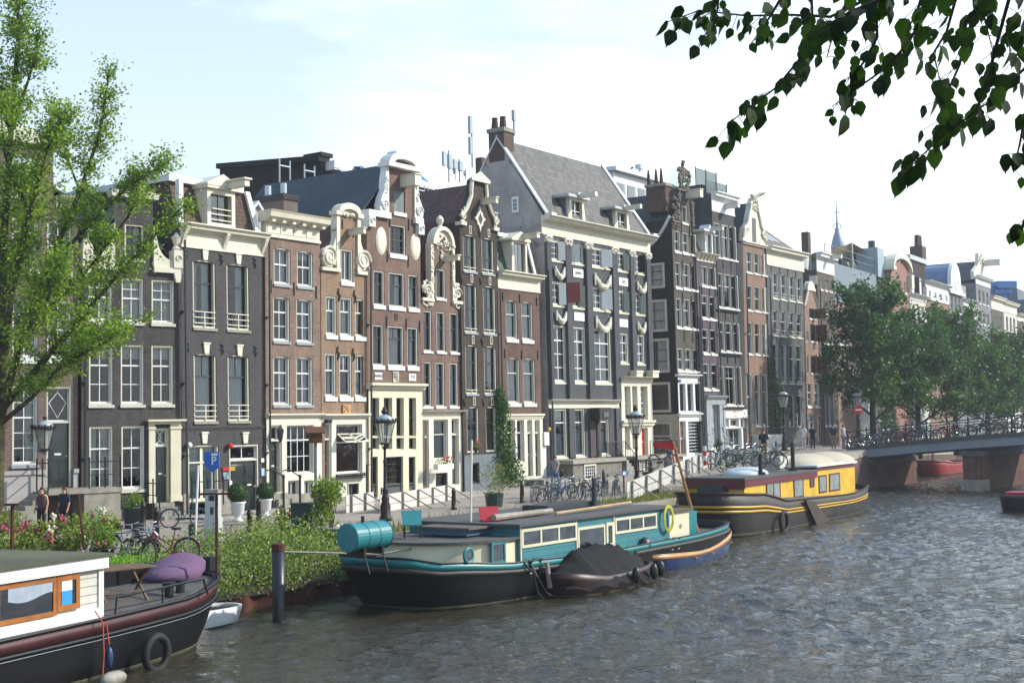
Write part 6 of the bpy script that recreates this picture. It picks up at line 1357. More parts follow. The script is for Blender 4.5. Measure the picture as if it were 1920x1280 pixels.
for a,b in zip(ds,ds[1:]):
 za,zb_=zstreet(a)+.03,zstreet(b)+.03;na,nb=quay_n(a),quay_n(b)
 A=[fdn(a,na+.05,za),fdn(a,na-.5,za),fdn(a,na-.5,za-.4),fdn(a,na+.05,za-.4)];B_=[fdn(b,nb+.05,zb_),fdn(b,nb-.5,zb_),fdn(b,nb-.5,zb_-.4),fdn(b,nb+.05,zb_-.4)]
 m.add(A+B_,[(0,1,5,4),(1,2,6,5),(2,3,7,6),(3,0,4,7)])
o=m.build('kerb',SLAB);setp(o,kind='structure')
QB=brick('quay_brick','#5d4038','#6b4a3f','#7a6e62',.22,.07,stain=.35)
m=MB()
for a,b in zip(ds,ds[1:]):m.quad(fdn(a,quay_n(a),-1.5),fdn(b,quay_n(b),-1.5),fdn(b,quay_n(b),zstreet(b)-.2),fdn(a,quay_n(a),zstreet(a)-.2))
o=m.build('quay_wall',QB);setp(o,'brick quay wall with stone coping along the canal edge','wall')
m=MB();sd=[36.3,45,55,62,66,70,75,80,85,90,99,105,120]
for a,b in zip(sd,sd[1:]):
 A=[fdn(a,-40.6,zstreet(a)+.08),fdn(a,-43.0,zstreet(a)+.08),fdn(a,-40.6,zstreet(a)-.1)];B_=[fdn(b,-40.6,zstreet(b)+.08),fdn(b,-43.0,zstreet(b)+.08),fdn(b,-40.6,zstreet(b)-.1)]
 m.add(A+B_,[(0,1,4,3),(2,0,3,5)])
o=m.build('pavement',SLAB);setp(o,kind='structure')
def watermat():
 m,nt,N,L,out=nodes('canal_water');tc=N.new('ShaderNodeTexCoord')
 g=N.new('ShaderNodeBsdfPrincipled');L.new(g.outputs[0],out.inputs[0])
 g.inputs['Base Color'].default_value=(.03,.025,.014,1);g.inputs['Roughness'].default_value=.04;g.inputs['IOR'].default_value=1.45;g.inputs['Specular IOR Level'].default_value=.5
 mp=N.new('ShaderNodeMapping');mp.inputs['Rotation'].default_value=(0,0,radians(-25));mp.inputs['Scale'].default_value=(.8,1.5,1);L.new(tc.outputs['Object'],mp.inputs[0])
 f1=noise(N,L,mp.outputs[0],2.2,3,.6,.5);f2=noise(N,L,mp.outputs[0],6.5,3,.6,.8);f3=noise(N,L,tc.outputs['Object'],.12,2)
 hA=N.new('ShaderNodeMath');hA.operation='MULTIPLY_ADD';L.new(f1,hA.inputs[0]);hA.inputs[1].default_value=1.6;L.new(f2,hA.inputs[2])
 b1=N.new('ShaderNodeBump');b1.inputs['Strength'].default_value=1;b1.inputs['Distance'].default_value=.07;L.new(hA.outputs[0],b1.inputs['Height'])
 k=ramp(N,L,f3,[(.35,.55),(.65,1.0)]);L.new(k,b1.inputs['Strength'])
 L.new(b1.outputs[0],g.inputs['Normal']);return m
WATER=watermat()
import numpy as np
rng=np.random.default_rng(5);GD,GN=np.arange(8,122,.12),np.arange(-36.5,8,.12);dg,ng=np.meshgrid(GD,GN,indexing='ij');hz=np.zeros_like(dg)
patch=sum(np.sin(dg*a+ng*b+c)for a,b,c in((.11,.23,1),(.31,-.17,2),(.07,.41,0),(.43,.29,4)))*.14+.85
for k in range(46):
 lam=.42*(1.6/.42)**(k/45);th_=rng.normal(-.5,.75);kk=2*pi/lam;hz+=np.sin((dg*cos(th_)+ng*sin(th_))*kk+rng.uniform(0,6.3)+.8*np.sin(dg*.37+ng*.61*(k%3)+k))*((.034 if lam<.9 else .018)/kk)
fade=np.minimum(1,np.minimum(np.minimum(dg-8,121.8-dg),np.minimum(ng+36.5,7.8-ng))/4).clip(0,1);hz=(hz+1.2*np.abs(hz))*patch*fade
n1,n2=dg.shape;X=dg*DD[0]+ng*NN[0];Y=dg*DD[1]+ng*NN[1];vs=np.stack([X,Y,hz],-1).reshape(-1,3);ii=np.arange(n1*n2).reshape(n1,n2)
fc_=np.stack([ii[:-1,:-1],ii[1:,:-1],ii[1:,1:],ii[:-1,1:]],-1).reshape(-1,4);co_=[ii[0,0],ii[-1,0],ii[-1,-1],ii[0,-1]];b0=len(vs)
far_=[fdn(-300,-400),fdn(2500,-400),fdn(2500,900),fdn(-300,900)];vs=np.vstack([vs,[(x,y,0)for x,y in far_]]);me=bpy.data.meshes.new('water')
me.from_pydata(vs.tolist(),[],fc_.tolist()+[(b0+i,b0+(i+1)%4,int(co_[(i+1)%4]),int(co_[i]))for i in range(4)]);me.polygons.foreach_set('use_smooth',[True]*len(me.polygons));me.materials.append(WATER);wo=bpy.data.objects.new('water',me);COL.objects.link(wo);setp(wo,kind='structure')
RUST=paint('rusty_steel','#4a2416',.85,.4,1.6,bump=.5,dirt=('#7a3f1e',2.5,.62));SOIL=paint('dark_soil','#2f281c',.95,.3,1)
m=MB();d0=dn(*gp(405,1135,0).xy)[0]-1.2;d1=dn(*gp(640,1150,0).xy)[0]+2.5;nP=-23.6
pa=gp(420,1136,0);pb=gp(640,1136,0);d0,na=dn(pa.x,pa.y);d1,nb=dn(pb.x,pb.y);npile=(na+nb)/2
pts=[];x=d0-2.5;i=0
while x<d1+6:pts.append((x,npile+(.0 if(i//2)%2 else-.28)));x+=(.5 if i%2 else .12);i+=1
for(a,b)in zip(pts,pts[1:]):m.quad(fdn(*a,-1),fdn(*b,-1),fdn(*b,.48),fdn(*a,.48))
o=m.build('sheet_piling',RUST);setp(o,'rusty corrugated steel sheet piling holding the green bank above the water','sheet piling')
m=MB();m.quad(fdn(d0-2.5,npile-.05,.42),fdn(d1+6,npile-.05,.42),fdn(d1+6,-29.5,1.25),fdn(d0-2.5,-29.5,1.25));o=m.build('bank',SOIL);setp(o,kind='structure')
# ------ bridge
BD0,BD1=89.5,99.2
def zdeck(n):return 4.12-(n+12)**2*.00236
ns=[-35.5+1.4*i for i in range(35)]
br=empty('canal_bridge',fdn(0,0,0),0,'low arched canal bridge with grey girder, brick pier and dark green railing full of bicycles','bridge')
GIR=paint('bridge_grey_paint','#7c8690',.6,.1,1.2,dirt=('#6b4a33',.9,.68));COP=paint('bridge_coping','#4f534f',.85,.2,2,bump=.3)
def strip(m,prof,n0=0,n1=None):
 """profile of (d, dz) swept over the bridge in n"""
 NNs=ns;
 for a,b in zip(NNs,NNs[1:]):
  A=[fdn(d,a,zdeck(a)+z)for d,z in prof];B_=[fdn(d,b,zdeck(b)+z)for d,z in prof];q=len(prof)
  m.add(A+B_,[(i,(i+1)%q,(i+1)%q+q,i+q)for i in range(q)])
m=MB();strip(m,[(BD0+.3,-.02),(BD1-.3,-.02),(BD1-.3,-.5),(BD0+.3,-.5)]);m.build('deck',PAVE,br)
m=MB();strip(m,[(BD0-.05,.06),(BD0+.5,.06),(BD0+.5,-.22),(BD0-.05,-.22)]);m.build('coping',COP,br);m=MB();strip(m,[(BD1-.5,.06),(BD1+.05,.06),(BD1+.05,-.22),(BD1-.5,-.22)]);m.build('coping',COP,br)
m=MB();strip(m,[(BD0+.03,-.22),(BD0+.2,-.22),(BD0+.2,-.78),(BD0+.03,-.78)]);m.build('girder',GIR,br);m=MB();strip(m,[(BD1-.2,-.22),(BD1-.03,-.22),(BD1-.03,-.78),(BD1-.2,-.78)]);m.build('girder',GIR,br)
m=MB();strip(m,[(BD0+.08,-.78),(BD0+.45,-.78),(BD0+.45,-.92),(BD0+.08,-.92)])
for a in[x*.35-35 for x in range(130)]:
 p=fdn(BD0+.05,a,zdeck(a)-.86);m.ball(p,.07,5,4)
m.build('lower_flange',BLACK,br)
RAILM=paint('bridge_rail_green','#1c2b2d',.45,.15,2)
m=MB()
for q,r_ in((1.12,.035),(.78,.025),(.42,.025)):m.path([fdn(BD0+.2,a,zdeck(a)+q)for a in ns],r_,5);m.path([fdn(BD1-.2,a,zdeck(a)+q)for a in ns],r_,5)
ext=[(-36.8,2.74,BD0-.3),(-38.2,2.6,BD0-3.0)]
m.build('handrail',RAILM,br)
for a in ns[:26]:
 for dd in(BD0+.2,BD1-.2):
  m=MB();x,y=fdn(dd,a);z=zdeck(a);m.lathe([(.09,.05),(.09,.25),(.055,.3),(.045,.7),(.06,.75),(.045,.8),(.045,1.12),(.07,1.16),(.08,1.24),(.02,1.32)],(x,y,z),8);m.build('rail_post',RAILM,br)
PB=brick('pier_brick','#5b3429','#6a3f32','#77685c',stain=.45);
def dnbox(name,d0,d1,n0,n1,z0,z1,mat,par):
 m=MB();P=[fdn(d0,n0),fdn(d0,n1),fdn(d1,n1),fdn(d1,n0)];m.add([(x,y,z0)for x,y in P]+[(x,y,z1)for x,y in P],[(0,3,2,1),(4,5,6,7),(0,1,5,4),(1,2,6,5),(2,3,7,6),(3,0,4,7)]);
 o=m.build(name,mat,par);return o
pd0=dn(*gp(1820,918,0).xy);
dnbox('pier',BD0-.2,BD1+.3,pd0[1]-.0,pd0[1]+1.3,-1.5,zdeck(pd0[1])-1.25,PB,br)
dnbox('pier_base',BD0-.32,BD0+.8,pd0[1]-.12,pd0[1]+1.42,-1.5,.75,STONE,br);dnbox('pier_cap',BD0-.35,BD1+.4,pd0[1]-.15,pd0[1]+1.45,zdeck(pd0[1])-1.25,zdeck(pd0[1])-.93,COP,br)
dnbox('abutment',BD0-.1,BD1+.2,-44,-34.0,-1.5,zdeck(-34)-1.2,PB,br);dnbox('abutment_cap',BD0-.25,BD1+.3,-44,-33.85,zdeck(-34)-1.2,zdeck(-34)-.95,COP,br)
dnbox('pier',BD0-.2,BD1+.3,pd0[1]+17,pd0[1]+18.3,-1.5,zdeck(pd0[1]+17)-.95,PB,br)
m=MB();rr=[]
for px,py in((1456,868),(1467,860),(1486,852),(1520,846)):
 p=gstreet(px,py);rr.append(p)
for p in rr:m.tube(p,(p.x,p.y,p.z+1.1),.05,n=6);m.lathe([(.09,0),(.09,.2),(.05,.25)],p,6)
rr=[rr[0]+(rr[0]-rr[1])*.1]+rr
for q in(1.05,.7,.35):m.path([(p.x,p.y,p.z+q)for p in rr],.03,5)
o=m.build('ramp_railing',RAILM);setp(o,'short iron railing on the quay leading up to the bridge','railing')
HZ=bpy.data.materials.new('haze_air');HZ.use_nodes=True;HZ.node_tree.nodes.clear();ho=HZ.node_tree.nodes.new('ShaderNodeOutputMaterial');hv=HZ.node_tree.nodes.new('ShaderNodeVolumePrincipled');hv.inputs['Density'].default_value=.00042;hv.inputs['Color'].default_value=(.86,.92,1,1);hv.inputs['Anisotropy'].default_value=.3;HZ.node_tree.links.new(hv.outputs[0],ho.inputs['Volume'])
m=MB();m.box(-500,1600,-100,2600,-3,60);o=m.build('haze',HZ);setp(o,kind='stuff',label='thin pale summer haze over the canal')
# ------ sky, sun, camera
w=bpy.data.worlds.new('World');SC.world=w;w.use_nodes=True;nt=w.node_tree;N=nt.nodes;L=nt.links;N.clear()
SUN_AZ,SUN_EL=84.0,33.0
out=N.new('ShaderNodeOutputWorld');bg=N.new('ShaderNodeBackground');L.new(bg.outputs[0],out.inputs[0]);bg.inputs['Strength'].default_value=.122
sk=N.new('ShaderNodeTexSky');sk.sky_type='NISHITA';sk.sun_disc=False;sk.sun_elevation=radians(SUN_EL);sk.sun_rotation=radians(SUN_AZ);sk.dust_density=2.0;sk.air_density=1.0;sk.ozone_density=1.5
tc=N.new('ShaderNodeTexCoord');mp=N.new('ShaderNodeMapping');mp.inputs['Scale'].default_value=(1.2,1.2,3.2);L.new(tc.outputs['Generated'],mp.inputs[0])
f1=noise(N,L,mp.outputs[0],2.6,8,.58,.3)
sp=N.new('ShaderNodeSeparateXYZ');L.new(tc.outputs['Generated'],sp.inputs[0])
a1=N.new('ShaderNodeMath');a1.operation='MULTIPLY_ADD';a1.inputs[1].default_value=.75;a1.inputs[2].default_value=-.02;L.new(sp.outputs[0],a1.inputs[0])
a2=N.new('ShaderNodeMath');a2.operation='ADD';L.new(a1.outputs[0],a2.inputs[0]);L.new(f1,a2.inputs[1]);a3=N.new('ShaderNodeMath');a3.operation='SUBTRACT';a3.inputs[1].default_value=.3;L.new(sp.outputs[2],a3.inputs[0]);a4=N.new('ShaderNodeMath');a4.operation='MAXIMUM';a4.inputs[1].default_value=0;L.new(a3.outputs[0],a4.inputs[0]);a5=N.new('ShaderNodeMath');a5.operation='MULTIPLY_ADD';a5.inputs[1].default_value=-.3;L.new(a4.outputs[0],a5.inputs[0]);L.new(a2.outputs[0],a5.inputs[2]);a2=a5
cr=ramp(N,L,a2.outputs[0],[(.38,.4),(.66,1.0)])
zr_=ramp(N,L,sp.outputs[2],[(.2,0.0),(.5,1.0)]);hi=mixc(N,L,zr_,(7.1,7.75,8.05,1),(4.0,5.9,8.6,1));o=mixc(N,L,cr,sk.outputs[0],hi);L.new(o,bg.inputs[0])
sn=bpy.data.lights.new('sun','SUN');sn.energy=4.0;sn.angle=radians(.53);sn.color=(1,.93,.82);so=bpy.data.objects.new('sun',sn);COL.objects.link(so)
az,el=radians(SUN_AZ),radians(SUN_EL);sd_=Vector((sin(az)*cos(el),cos(az)*cos(el),sin(el)));so.rotation_euler=sd_.to_track_quat('Z','Y').to_euler();so.location=sd_*50
cam=bpy.data.cameras.new('camera');co=bpy.data.objects.new('camera',cam);COL.objects.link(co);SC.camera=co
cam.sensor_width=36;cam.lens=36*FPX/1920;cam.clip_end=6000;cam.clip_start=.1
co.matrix_world=Matrix(((CR.x,CU.x,-FW.x,CAM.x),(CR.y,CU.y,-FW.y,CAM.y),(CR.z,CU.z,-FW.z,CAM.z),(0,0,0,1)))
SC.view_settings.view_transform='Standard';SC.view_settings.look='None';SC.view_settings.exposure=0.78;SC.view_settings.gamma=1
SC.render.engine='CYCLES';SC.cycles.use_denoising=True;SC.cycles.max_bounces=6;SC.cycles.volume_bounces=0;SC.cycles.transparent_max_bounces=8;SC.cycles.caustics_reflective=False;SC.cycles.caustics_refractive=False;SC.cycles.sample_clamp_indirect=6
# ------ street furniture
def put(m,name,mat,p,rz,label,cat,group=None,smooth=False):
 o=m.build(name,mat,None,smooth);o.location=p;o.rotation_euler=(0,0,rz);return setp(o,label,cat,group)
MAROON=paint('maroon_lamp_paint','#1d0c0e',.5,.12,4,spec=.35);LGLASS=paint('lamp_glass','#9ea39f',.15,.05);LGLASS.node_tree.nodes['Principled BSDF'].inputs['Alpha'].default_value=.5
RZ=MAIN.rz
def lamp(p,H,label):
 o=empty('street_lamp',p,RZ,label,'street lamp','crown topped street lamps along the quay');s=H/4.35
 m=MB();m.lathe([(.24,0),(.24,.12),(.19,.2),(.2,.55),(.14,.75),(.16,.85),(.12,.95),(.1,1.1),(.13,1.15),(.075,1.25),(.06,2.2),(.08,2.25),(.05,2.35),(.045,2.75),(.08,2.8),(.04,2.9)],n=10);m.M=None
 for a in range(4):t=a*pi/2;m.path([(.04*cos(t),.04*sin(t),2.7),(.16*cos(t),.16*sin(t),2.82),(.1*cos(t),.1*sin(t),3.0)],.012,4)
 m.build('post',MAROON,o,True)
 m=MB();zb,zt,rb,rt=2.95,3.72,.19,.40
 for a in range(6):t=a*pi/3;m.tube((rb*cos(t),rb*sin(t),zb),(rt*cos(t),rt*sin(t),zt),.014,n=4)
 m.lathe([(rb,zb-.05),(rb+.03,zb),(rb-.02,zb+.02)],n=6);m.lathe([(rt,zt),(rt+.05,zt+.02),(rt+.05,zt+.08),(rt-.03,zt+.1)],n=12)
 for a in range(12):t=a*pi/6;m.ball(((rt+.04)*cos(t),(rt+.04)*sin(t),zt+.13),(.035,.035,.06),5,4)
 m.build('lantern_frame',MAROON,o)
 m=MB();q=lambda r,z,a:(r*cos(a*pi/3),r*sin(a*pi/3),z)
 for a in range(6):m.quad(q(rb-.01,zb,a),q(rb-.01,zb,a+1),q(rt-.01,zt,a+1),q(rt-.01,zt,a))
 m.build('lantern_glass',LGLASS,o);m=MB();m.lathe([(rt-.02,zt+.1),(.28,zt+.24),(.12,zt+.32),(.06,zt+.34)],n=12);m.build('dome',paint('lamp_dome','#8f9aa0',.25,.1,spec=.7),o,True)
 m=MB();m.lathe([(.05,zt+.33),(.12,zt+.4),(.13,zt+.48),(.06,zt+.53),(.09,zt+.57),(.02,zt+.64),(0,zt+.7)],n=8);m.build('finial',MAROON,o,True);o.scale=(s,s,s)
lamp(gstreet(82,985),4.35,'maroon crown lamp behind the hydrangeas, before the purple brown house');lamp(gstreet(723,976),4.35,'maroon crown lamp before the dated red brick neck gable house');lamp(gstreet(1195,928),4.4,'maroon crown lamp before the white portal with the red door')
pl_=rp(1470,800,93);lamp(Vector((pl_.x,pl_.y,2.75)),4.4,'crown lamp in front of the plain grey four bay house');pl_=rp(1608,800,101);lamp(Vector((pl_.x,pl_.y,2.7)),4.4,'crown lamp beside the no entry sign at the bridge')
for i,(px,py,H,lb)in enumerate(((468,1010,1.0,'nearest maroon bollard left of the green weeds'),(485,992,1.15,'maroon bollard between the two urns'),(851,955,.95,'maroon bollard beside the flower box house'),(979,942,.95,'maroon bollard left of the parked bicycle cluster'),(1054,908,.9,'maroon bollard next to the walking man'),(1132,912,.95,'maroon bollard at the stone stairs of the pilastered house'),(1220,886,.8,'maroon bollard right of the third crown lamp'),(268,997,1.1,'maroon bollard behind the dark parked bicycles'),(293,1012,1.1,'maroon bollard behind the red bicycle'))):
 m=MB();m.lathe([(.13,0),(.13,.08),(.11,.1),(.085,H-.22),(.1,H-.2),(.1,H-.15),(.08,H-.12),(.05,H-.03),(0,H)],n=10);put(m,'bollard',MAROON,gstreet(px,py),0,lb,'bollard','maroon bollards along the street',True)
p=gstreet(1322,872);o=empty('striped_bollard',p,0,'red and white striped bollard at the alley corner','bollard')
for i in range(4):m=MB();m.lathe([(.09,.24*i),(.09,.24*i+.238)],n=10);m.build('stripe',RED if i%2==0 else WHITE,o)
pl_=rp(1611,800,100);o=empty('no_entry_sign',(pl_.x,pl_.y,2.7),RZ,'round red no entry sign with white bar on a post at the bridge','road sign');z=rp(1609,768,100).z-2.7
m=MB();m.tube((0,0,0),(0,0,z+.3),.06,n=8);m.build('post',MAROON,o);fc=Vector((-pl_.x,-pl_.y)).normalized();ang=atan2(fc.y,fc.x)-RZ+pi/2
for nm,mt,y,f in(('disc',paint('sign_red','#b51f24',.4,.05),-.08,0),('bar',SASH,-.12,1)):
 m=MB()
 if f:m.box(-.24,.24,-.02,.02,-.055,.055)
 else:m.lathe([(.33,-.015),(.33,.015)],n=24,ax='y')
 q=m.build(nm,mt,o);q.location=(0,0,z);q.rotation_euler=(0,0,ang);q.location=Vector((cos(ang-pi/2),sin(ang-pi/2),0))*abs(y)+Vector((0,0,z))
m=MB();m.box(-.2,.3,-.1,-.07,z-.75,z-.5);m.build('under_plate',GREYD,o)
BLUE=paint('sign_blue','#2257a8',.4,.05);p=gstreet(399,1033);o=empty('parking_meter',p,-.2,'tall pale grey parking meter with small screen beside the blue parking sign','parking meter');MET=paint('meter_grey','#a9aca9',.5,.06,2)
m=MB();m.box(-.24,.24,-.13,.2,.1,1.0);m.box(-.2,.2,-.1,.17,1.001,1.78);m.build('housing',MET,o);m=MB();m.box(-.26,.26,-.15,.22,0,.1);m.box(-.23,.23,-.14,.2,1.781,1.83);m.build('base',STONE,o)
m=MB();m.box(-.08,.1,-.108,-.1,1.5,1.66);m.build('screen',BLACK,o);m=MB();m.box(-.03,.07,-.11,-.1,1.1,1.32);m.build('coin_panel',GREYD,o)
m=MB();m.tube((-.02,0,1.76),(-.02,0,2.9),.025,n=6);m.build('sign_pole',MET,o);m=MB();m.prism([(-.25,2.55),(.0,2.35),(.22,2.5),(.22,2.95),(-.25,2.95)],-.03,.03);sg=m.build('sign_panel',BLUE,o)
txt('P',.34,o,(.06,-.034,2.68),(pi/2,0,0),SASH);m=MB();m.box(-.02,.18,-.036,-.031,2.84,2.91);m.build('small_plate',SASH,o)
p=gstreet(365,1032);m=MB();m.tube((0,0,0),(.12,0,2.55),.035,n=8);put(m,'white_pole',SASH,p,0,'slim white pole with a grey box left of the parking meter','pole');m=MB();m.box(-.16,.0,-.1,.1,.45,.8);q=m.build('box',GREYD,bpy.data.objects['white_pole'])
BOXG=leafmat('box_leaves','#1c2f10','#33501c',.25)
def leaves(m,n,samp,size,rnd=R,flat=0,asp=.6,droop=0):
 for _ in range(n):
  c=samp();a=Vector((rnd.gauss(0,1),rnd.gauss(0,1),rnd.gauss(0,1)*(1-flat)-droop)).normalized();b=a.orthogonal().normalized();b=(b*cos(t_:=rnd.uniform(0,6.28))+a.cross(b)*sin(t_));s=size*rnd.uniform(.6,1.3);w=s*asp
  c=Vector(c);m.add([c-a*s*.5,c+b*w*.5,c+a*s*.5,c-b*w*.5],[(0,1,2,3)])
def shell(c,r,rnd=R,k=.75):
 def f():
  d=Vector((rnd.gauss(0,1),rnd.gauss(0,1),rnd.gauss(0,1))).normalized();q=rnd.uniform(k,1.02)if k<1 else 1;return(c[0]+d.x*r[0]*q,c[1]+d.y*r[1]*q,c[2]+d.z*r[2]*q)
 return f
for px,py,s,lb in((446,977,1.0,'white urn with clipped box ball in front of the double dark doors'),(498,967,.92,'white urn with clipped box ball between the slate house and the red brick house')):
 o=empty('topiary_urn',gstreet(px,py),0,lb,'potted plant','urns with clipped box balls');m=MB();m.lathe([(.2,0),(.2,.08),(.1,.12),(.12,.2),(.24,.3),(.27,.68),(.32,.72),(.32,.76),(.26,.76)],n=14);m.build('urn',SASH,o,True);m=MB();m.ball((0,0,1.1),(.38,.38,.37),12,8);leaves(m,1500,shell((0,0,1.1),(.42,.42,.41),k=.92),.055);m.build('foliage',BOXG,o);o.scale=(s,s,s)
p=gstreet(592,1005);o=empty('bird_house_post',p,.2,'brown wooden bird house on a tall grey pole beside the dark green cabinet','bird house');zt=3.15;m=MB();m.tube((0,0,0),(.02,0,zt),.05,n=8);m.tube((0,0,0),(0,0,.9),.075,n=8);m.build('pole',paint('galvanised','#5f6870',.5,.1),o);BRW=paint('brown_board','#5d3a22',.7,.15,3);m=MB();m.box(-.2,.24,-.2,.2,zt-.05,zt+.28);m.build('house_box',BRW,o);m=MB();m.mold([(-.3,zt+.26),(-.3,zt+.3),(.0,zt+.5),(.3,zt+.3),(.3,zt+.26),(0,zt+.46)],-.32,.32);m.build('house_roof',BRW,o)
p=gstreet(567,1012);m=MB();m.box(-.34,.34,-.2,.2,0,1.15);m.box(-.37,.37,-.23,.23,1.151,1.2);put(m,'green_cabinet',paint('cabinet_green','#19302e',.5,.15,2,dirt=('#3d4d48',3,.6)),p,.05,'dark green utility cabinet between the hydrangea pot and the bird house pole','utility cabinet')
SHR=leafmat('shrub_leaves','#3f5a1a','#7d8f2e',.35,c3='#b7b55a');HYD=leafmat('hydrangea_leaves','#46581f','#82903a',.35,c3='#b98f92');STEM=paint('twig_bark','#4a3c2a',.9,.2)
def pot_plant(px,py,s,label,pr,ph,crown,n,lm,potm,size=.09,flowers=None,name='potted_shrub'):
 o=empty(name,gstreet(px,py),0,label,'potted plant');m=MB();m.lathe([(pr*.8,0),(pr,ph),(pr*1.08,ph),(pr*1.08,ph+.04),(pr*.9,ph+.04)],n=14);m.build('pot',potm,o,True)
 m=MB();
 for i in range(7):t=R.uniform(0,6.28);q=R.uniform(.2,.7);m.path([(0,0,ph-.1),(q*.3*cos(t),q*.3*sin(t),(ph+crown[2])/2),(q*crown[3]*cos(t),q*crown[3]*sin(t),crown[2]+R.uniform(-.2,.3))],[.025,.018,.008],4)
 m.build('stems',STEM,o);m=MB()
 for k in range(8):
  t=R.uniform(0,6.28);c=(crown[3]*.55*cos(t),crown[3]*.55*sin(t),crown[2]+R.uniform(-.6,.6)*crown[4]);leaves(m,n//8,shell(c,(crown[3]*.6,crown[3]*.6,crown[4]*.55),k=.4),size)
 m.build('foliage',lm,o)
 if flowers:
  m=MB()
  for k in range(flowers[0]):t=R.uniform(0,6.28);r_=crown[3]*R.uniform(.5,1);m.ball((r_*cos(t),r_*sin(t),crown[2]+R.uniform(-1,1)*crown[4]*.7),R.uniform(.05,.09),6,4,.3)
  m.build('flowers',flowers[1],o)
 return o
TUB=paint('zinc_tub','#7d8286',.6,.1,2);PINK=paint('pink_petals','#a8405f',.7,.3,6);PALE=paint('pale_petals','#c9c3a4',.7,.15,6);SALM=paint('salmon_petals','#8f5546',.7,.3,6)
pot_plant(622,1018,1,'tall yellow green shrub in a grey zinc tub beside the bird house pole',.36,.45,(0,0,1.35,.62,.75),1700,SHR,TUB,.12);pot_plant(538,1010,1,'hydrangea with red brown blooms in a dark pot left of the green cabinet',.3,.4,(0,0,.75,.42,.4),500,HYD,GREYD,.12,(7,SALM));pot_plant(636,1014,1,'small pale flowering pot right of the zinc tub shrub',.2,.2,(0,0,.4,.25,.15),150,HYD,TUB,.06,(14,PALE))
pot_plant(250,990,1,'round green bush in a large grey pot before the dark grey neck gable house',.38,.75,(0,0,1.0,.42,.35),700,leafmat('fresh_leaves','#3f5c14','#6c8a22',.3),paint('slate_pot','#3f474c',.6,.1),.08);pot_plant(193,1062,1,'bushy green plant with reddish blooms in a black pot by the parked bicycles',.3,.45,(0,0,1.0,.4,.55),800,leafmat('fresh_leaves','#3f5c14','#6c8a22',.3),BLACK,.08,(4,SALM));pot_plant(1348,872,1,'small round tree in a grey pot before the pale carved doorway',.2,.6,(0,0,1.1,.22,.2),260,BOXG,TUB,.06)
p=gstreet(1221,925);o=empty('planter',p,.3,'dark green tall planter beside the third crown lamp','planter');m=MB();m.box(-.3,.3,-.3,.3,0,1.0);m.box(-.34,.34,-.34,.34,1.001,1.08);m.build('box',paint('cabinet_green','#19302e'),o);m=MB();leaves(m,120,shell((0,0,1.2),(.2,.2,.2),k=.2),.08);m.build('foliage',BOXG,o)
p=gstreet(927,950);o=empty('planter',p,.3,'round green planter with wispy plants in front of the dark brown bell gable','planter');m=MB();m.lathe([(.35,0),(.42,.6),(.36,.6)],n=10);m.build('box',MATS['cabinet_green'],o);m=MB();leaves(m,700,lambda:(R.gauss(0,.35),R.gauss(0,.35),R.uniform(.55,1.9)),.09);m.build('foliage',leafmat('wispy_leaves','#4c5a26','#7c7a3c',.3),o)
TIM=paint('grey_timber','#8d867a',.8,.2,3);PLK=paint('white_plank','#b9b7b0',.6,.06,2)
def barrier(x0,y0,x1,y1,n,label,H=.75,side=-1):
 a=gstreet(x0,y0);b=gstreet(x1,y1);d=(b-a);L_=d.xy.length;rz=atan2(d.y,d.x);o=empty('plank_barrier',a,rz,label,'barrier','white plank barriers on raking struts');sl=d.z
 m=MB();m.add([(0,-.03,H*.45),(L_,-.03,H*.45+sl),(L_,-.03,H+sl),(0,-.03,H),(0,.0,H*.45),(L_,0,H*.45+sl),(L_,0,H+sl),(0,0,H)],[(0,1,2,3),(7,6,5,4),(0,4,5,1),(3,2,6,7),(1,5,6,2),(0,3,7,4)]);m.build('upper_plank',PLK,o)
 m=MB();m.add([(0,-.03,H*.02),(L_,-.03,H*.02+sl),(L_,-.03,H*.4+sl),(0,-.03,H*.4),(0,.0,H*.02),(L_,0,H*.02+sl),(L_,0,H*.4+sl),(0,0,H*.4)],[(0,1,2,3),(7,6,5,4),(0,4,5,1),(3,2,6,7),(1,5,6,2),(0,3,7,4)]);m.build('lower_plank',PLK,o)
 for i in range(n):
  x=L_*(i+.3)/n;z=sl*x/L_;m=MB();m.box(x-.04,x+.04,-.12,-.032,z-.1,H+z);m.build('stake',TIM,o);m=MB();m.tube((x,-.12,H+z),(x+.5,-1.25,z),.035,n=4);m.build('strut',TIM,o)
barrier(648,962,700,954,2,'short white plank barrier behind the tall yellow green shrub');barrier(712,962,852,936,5,'white plank barrier on struts behind the teal barrel');barrier(1175,940,1346,868,7,'long white plank barrier rising towards the bridge',.85);barrier(520,1000,540,996,1,'stub of white plank behind the hydrangea pot');
p=gstreet(1170,925);o=empty('blue_info_sign',p,RZ,'small blue sign tilted on a brown post left of the third crown lamp','sign');m=MB();m.tube((0,0,0),(0,0,1.0),.045,n=6);m.build('post',BRW,o);m=MB();m.box(-.3,.32,-.12,-.08,.9,1.15);m.build('panel',paint('faded_blue','#54709c',.5,.1),o);m=MB();m.box(-.25,-.02,-.125,-.121,.95,1.08);m.build('small_plate',SASH,o)
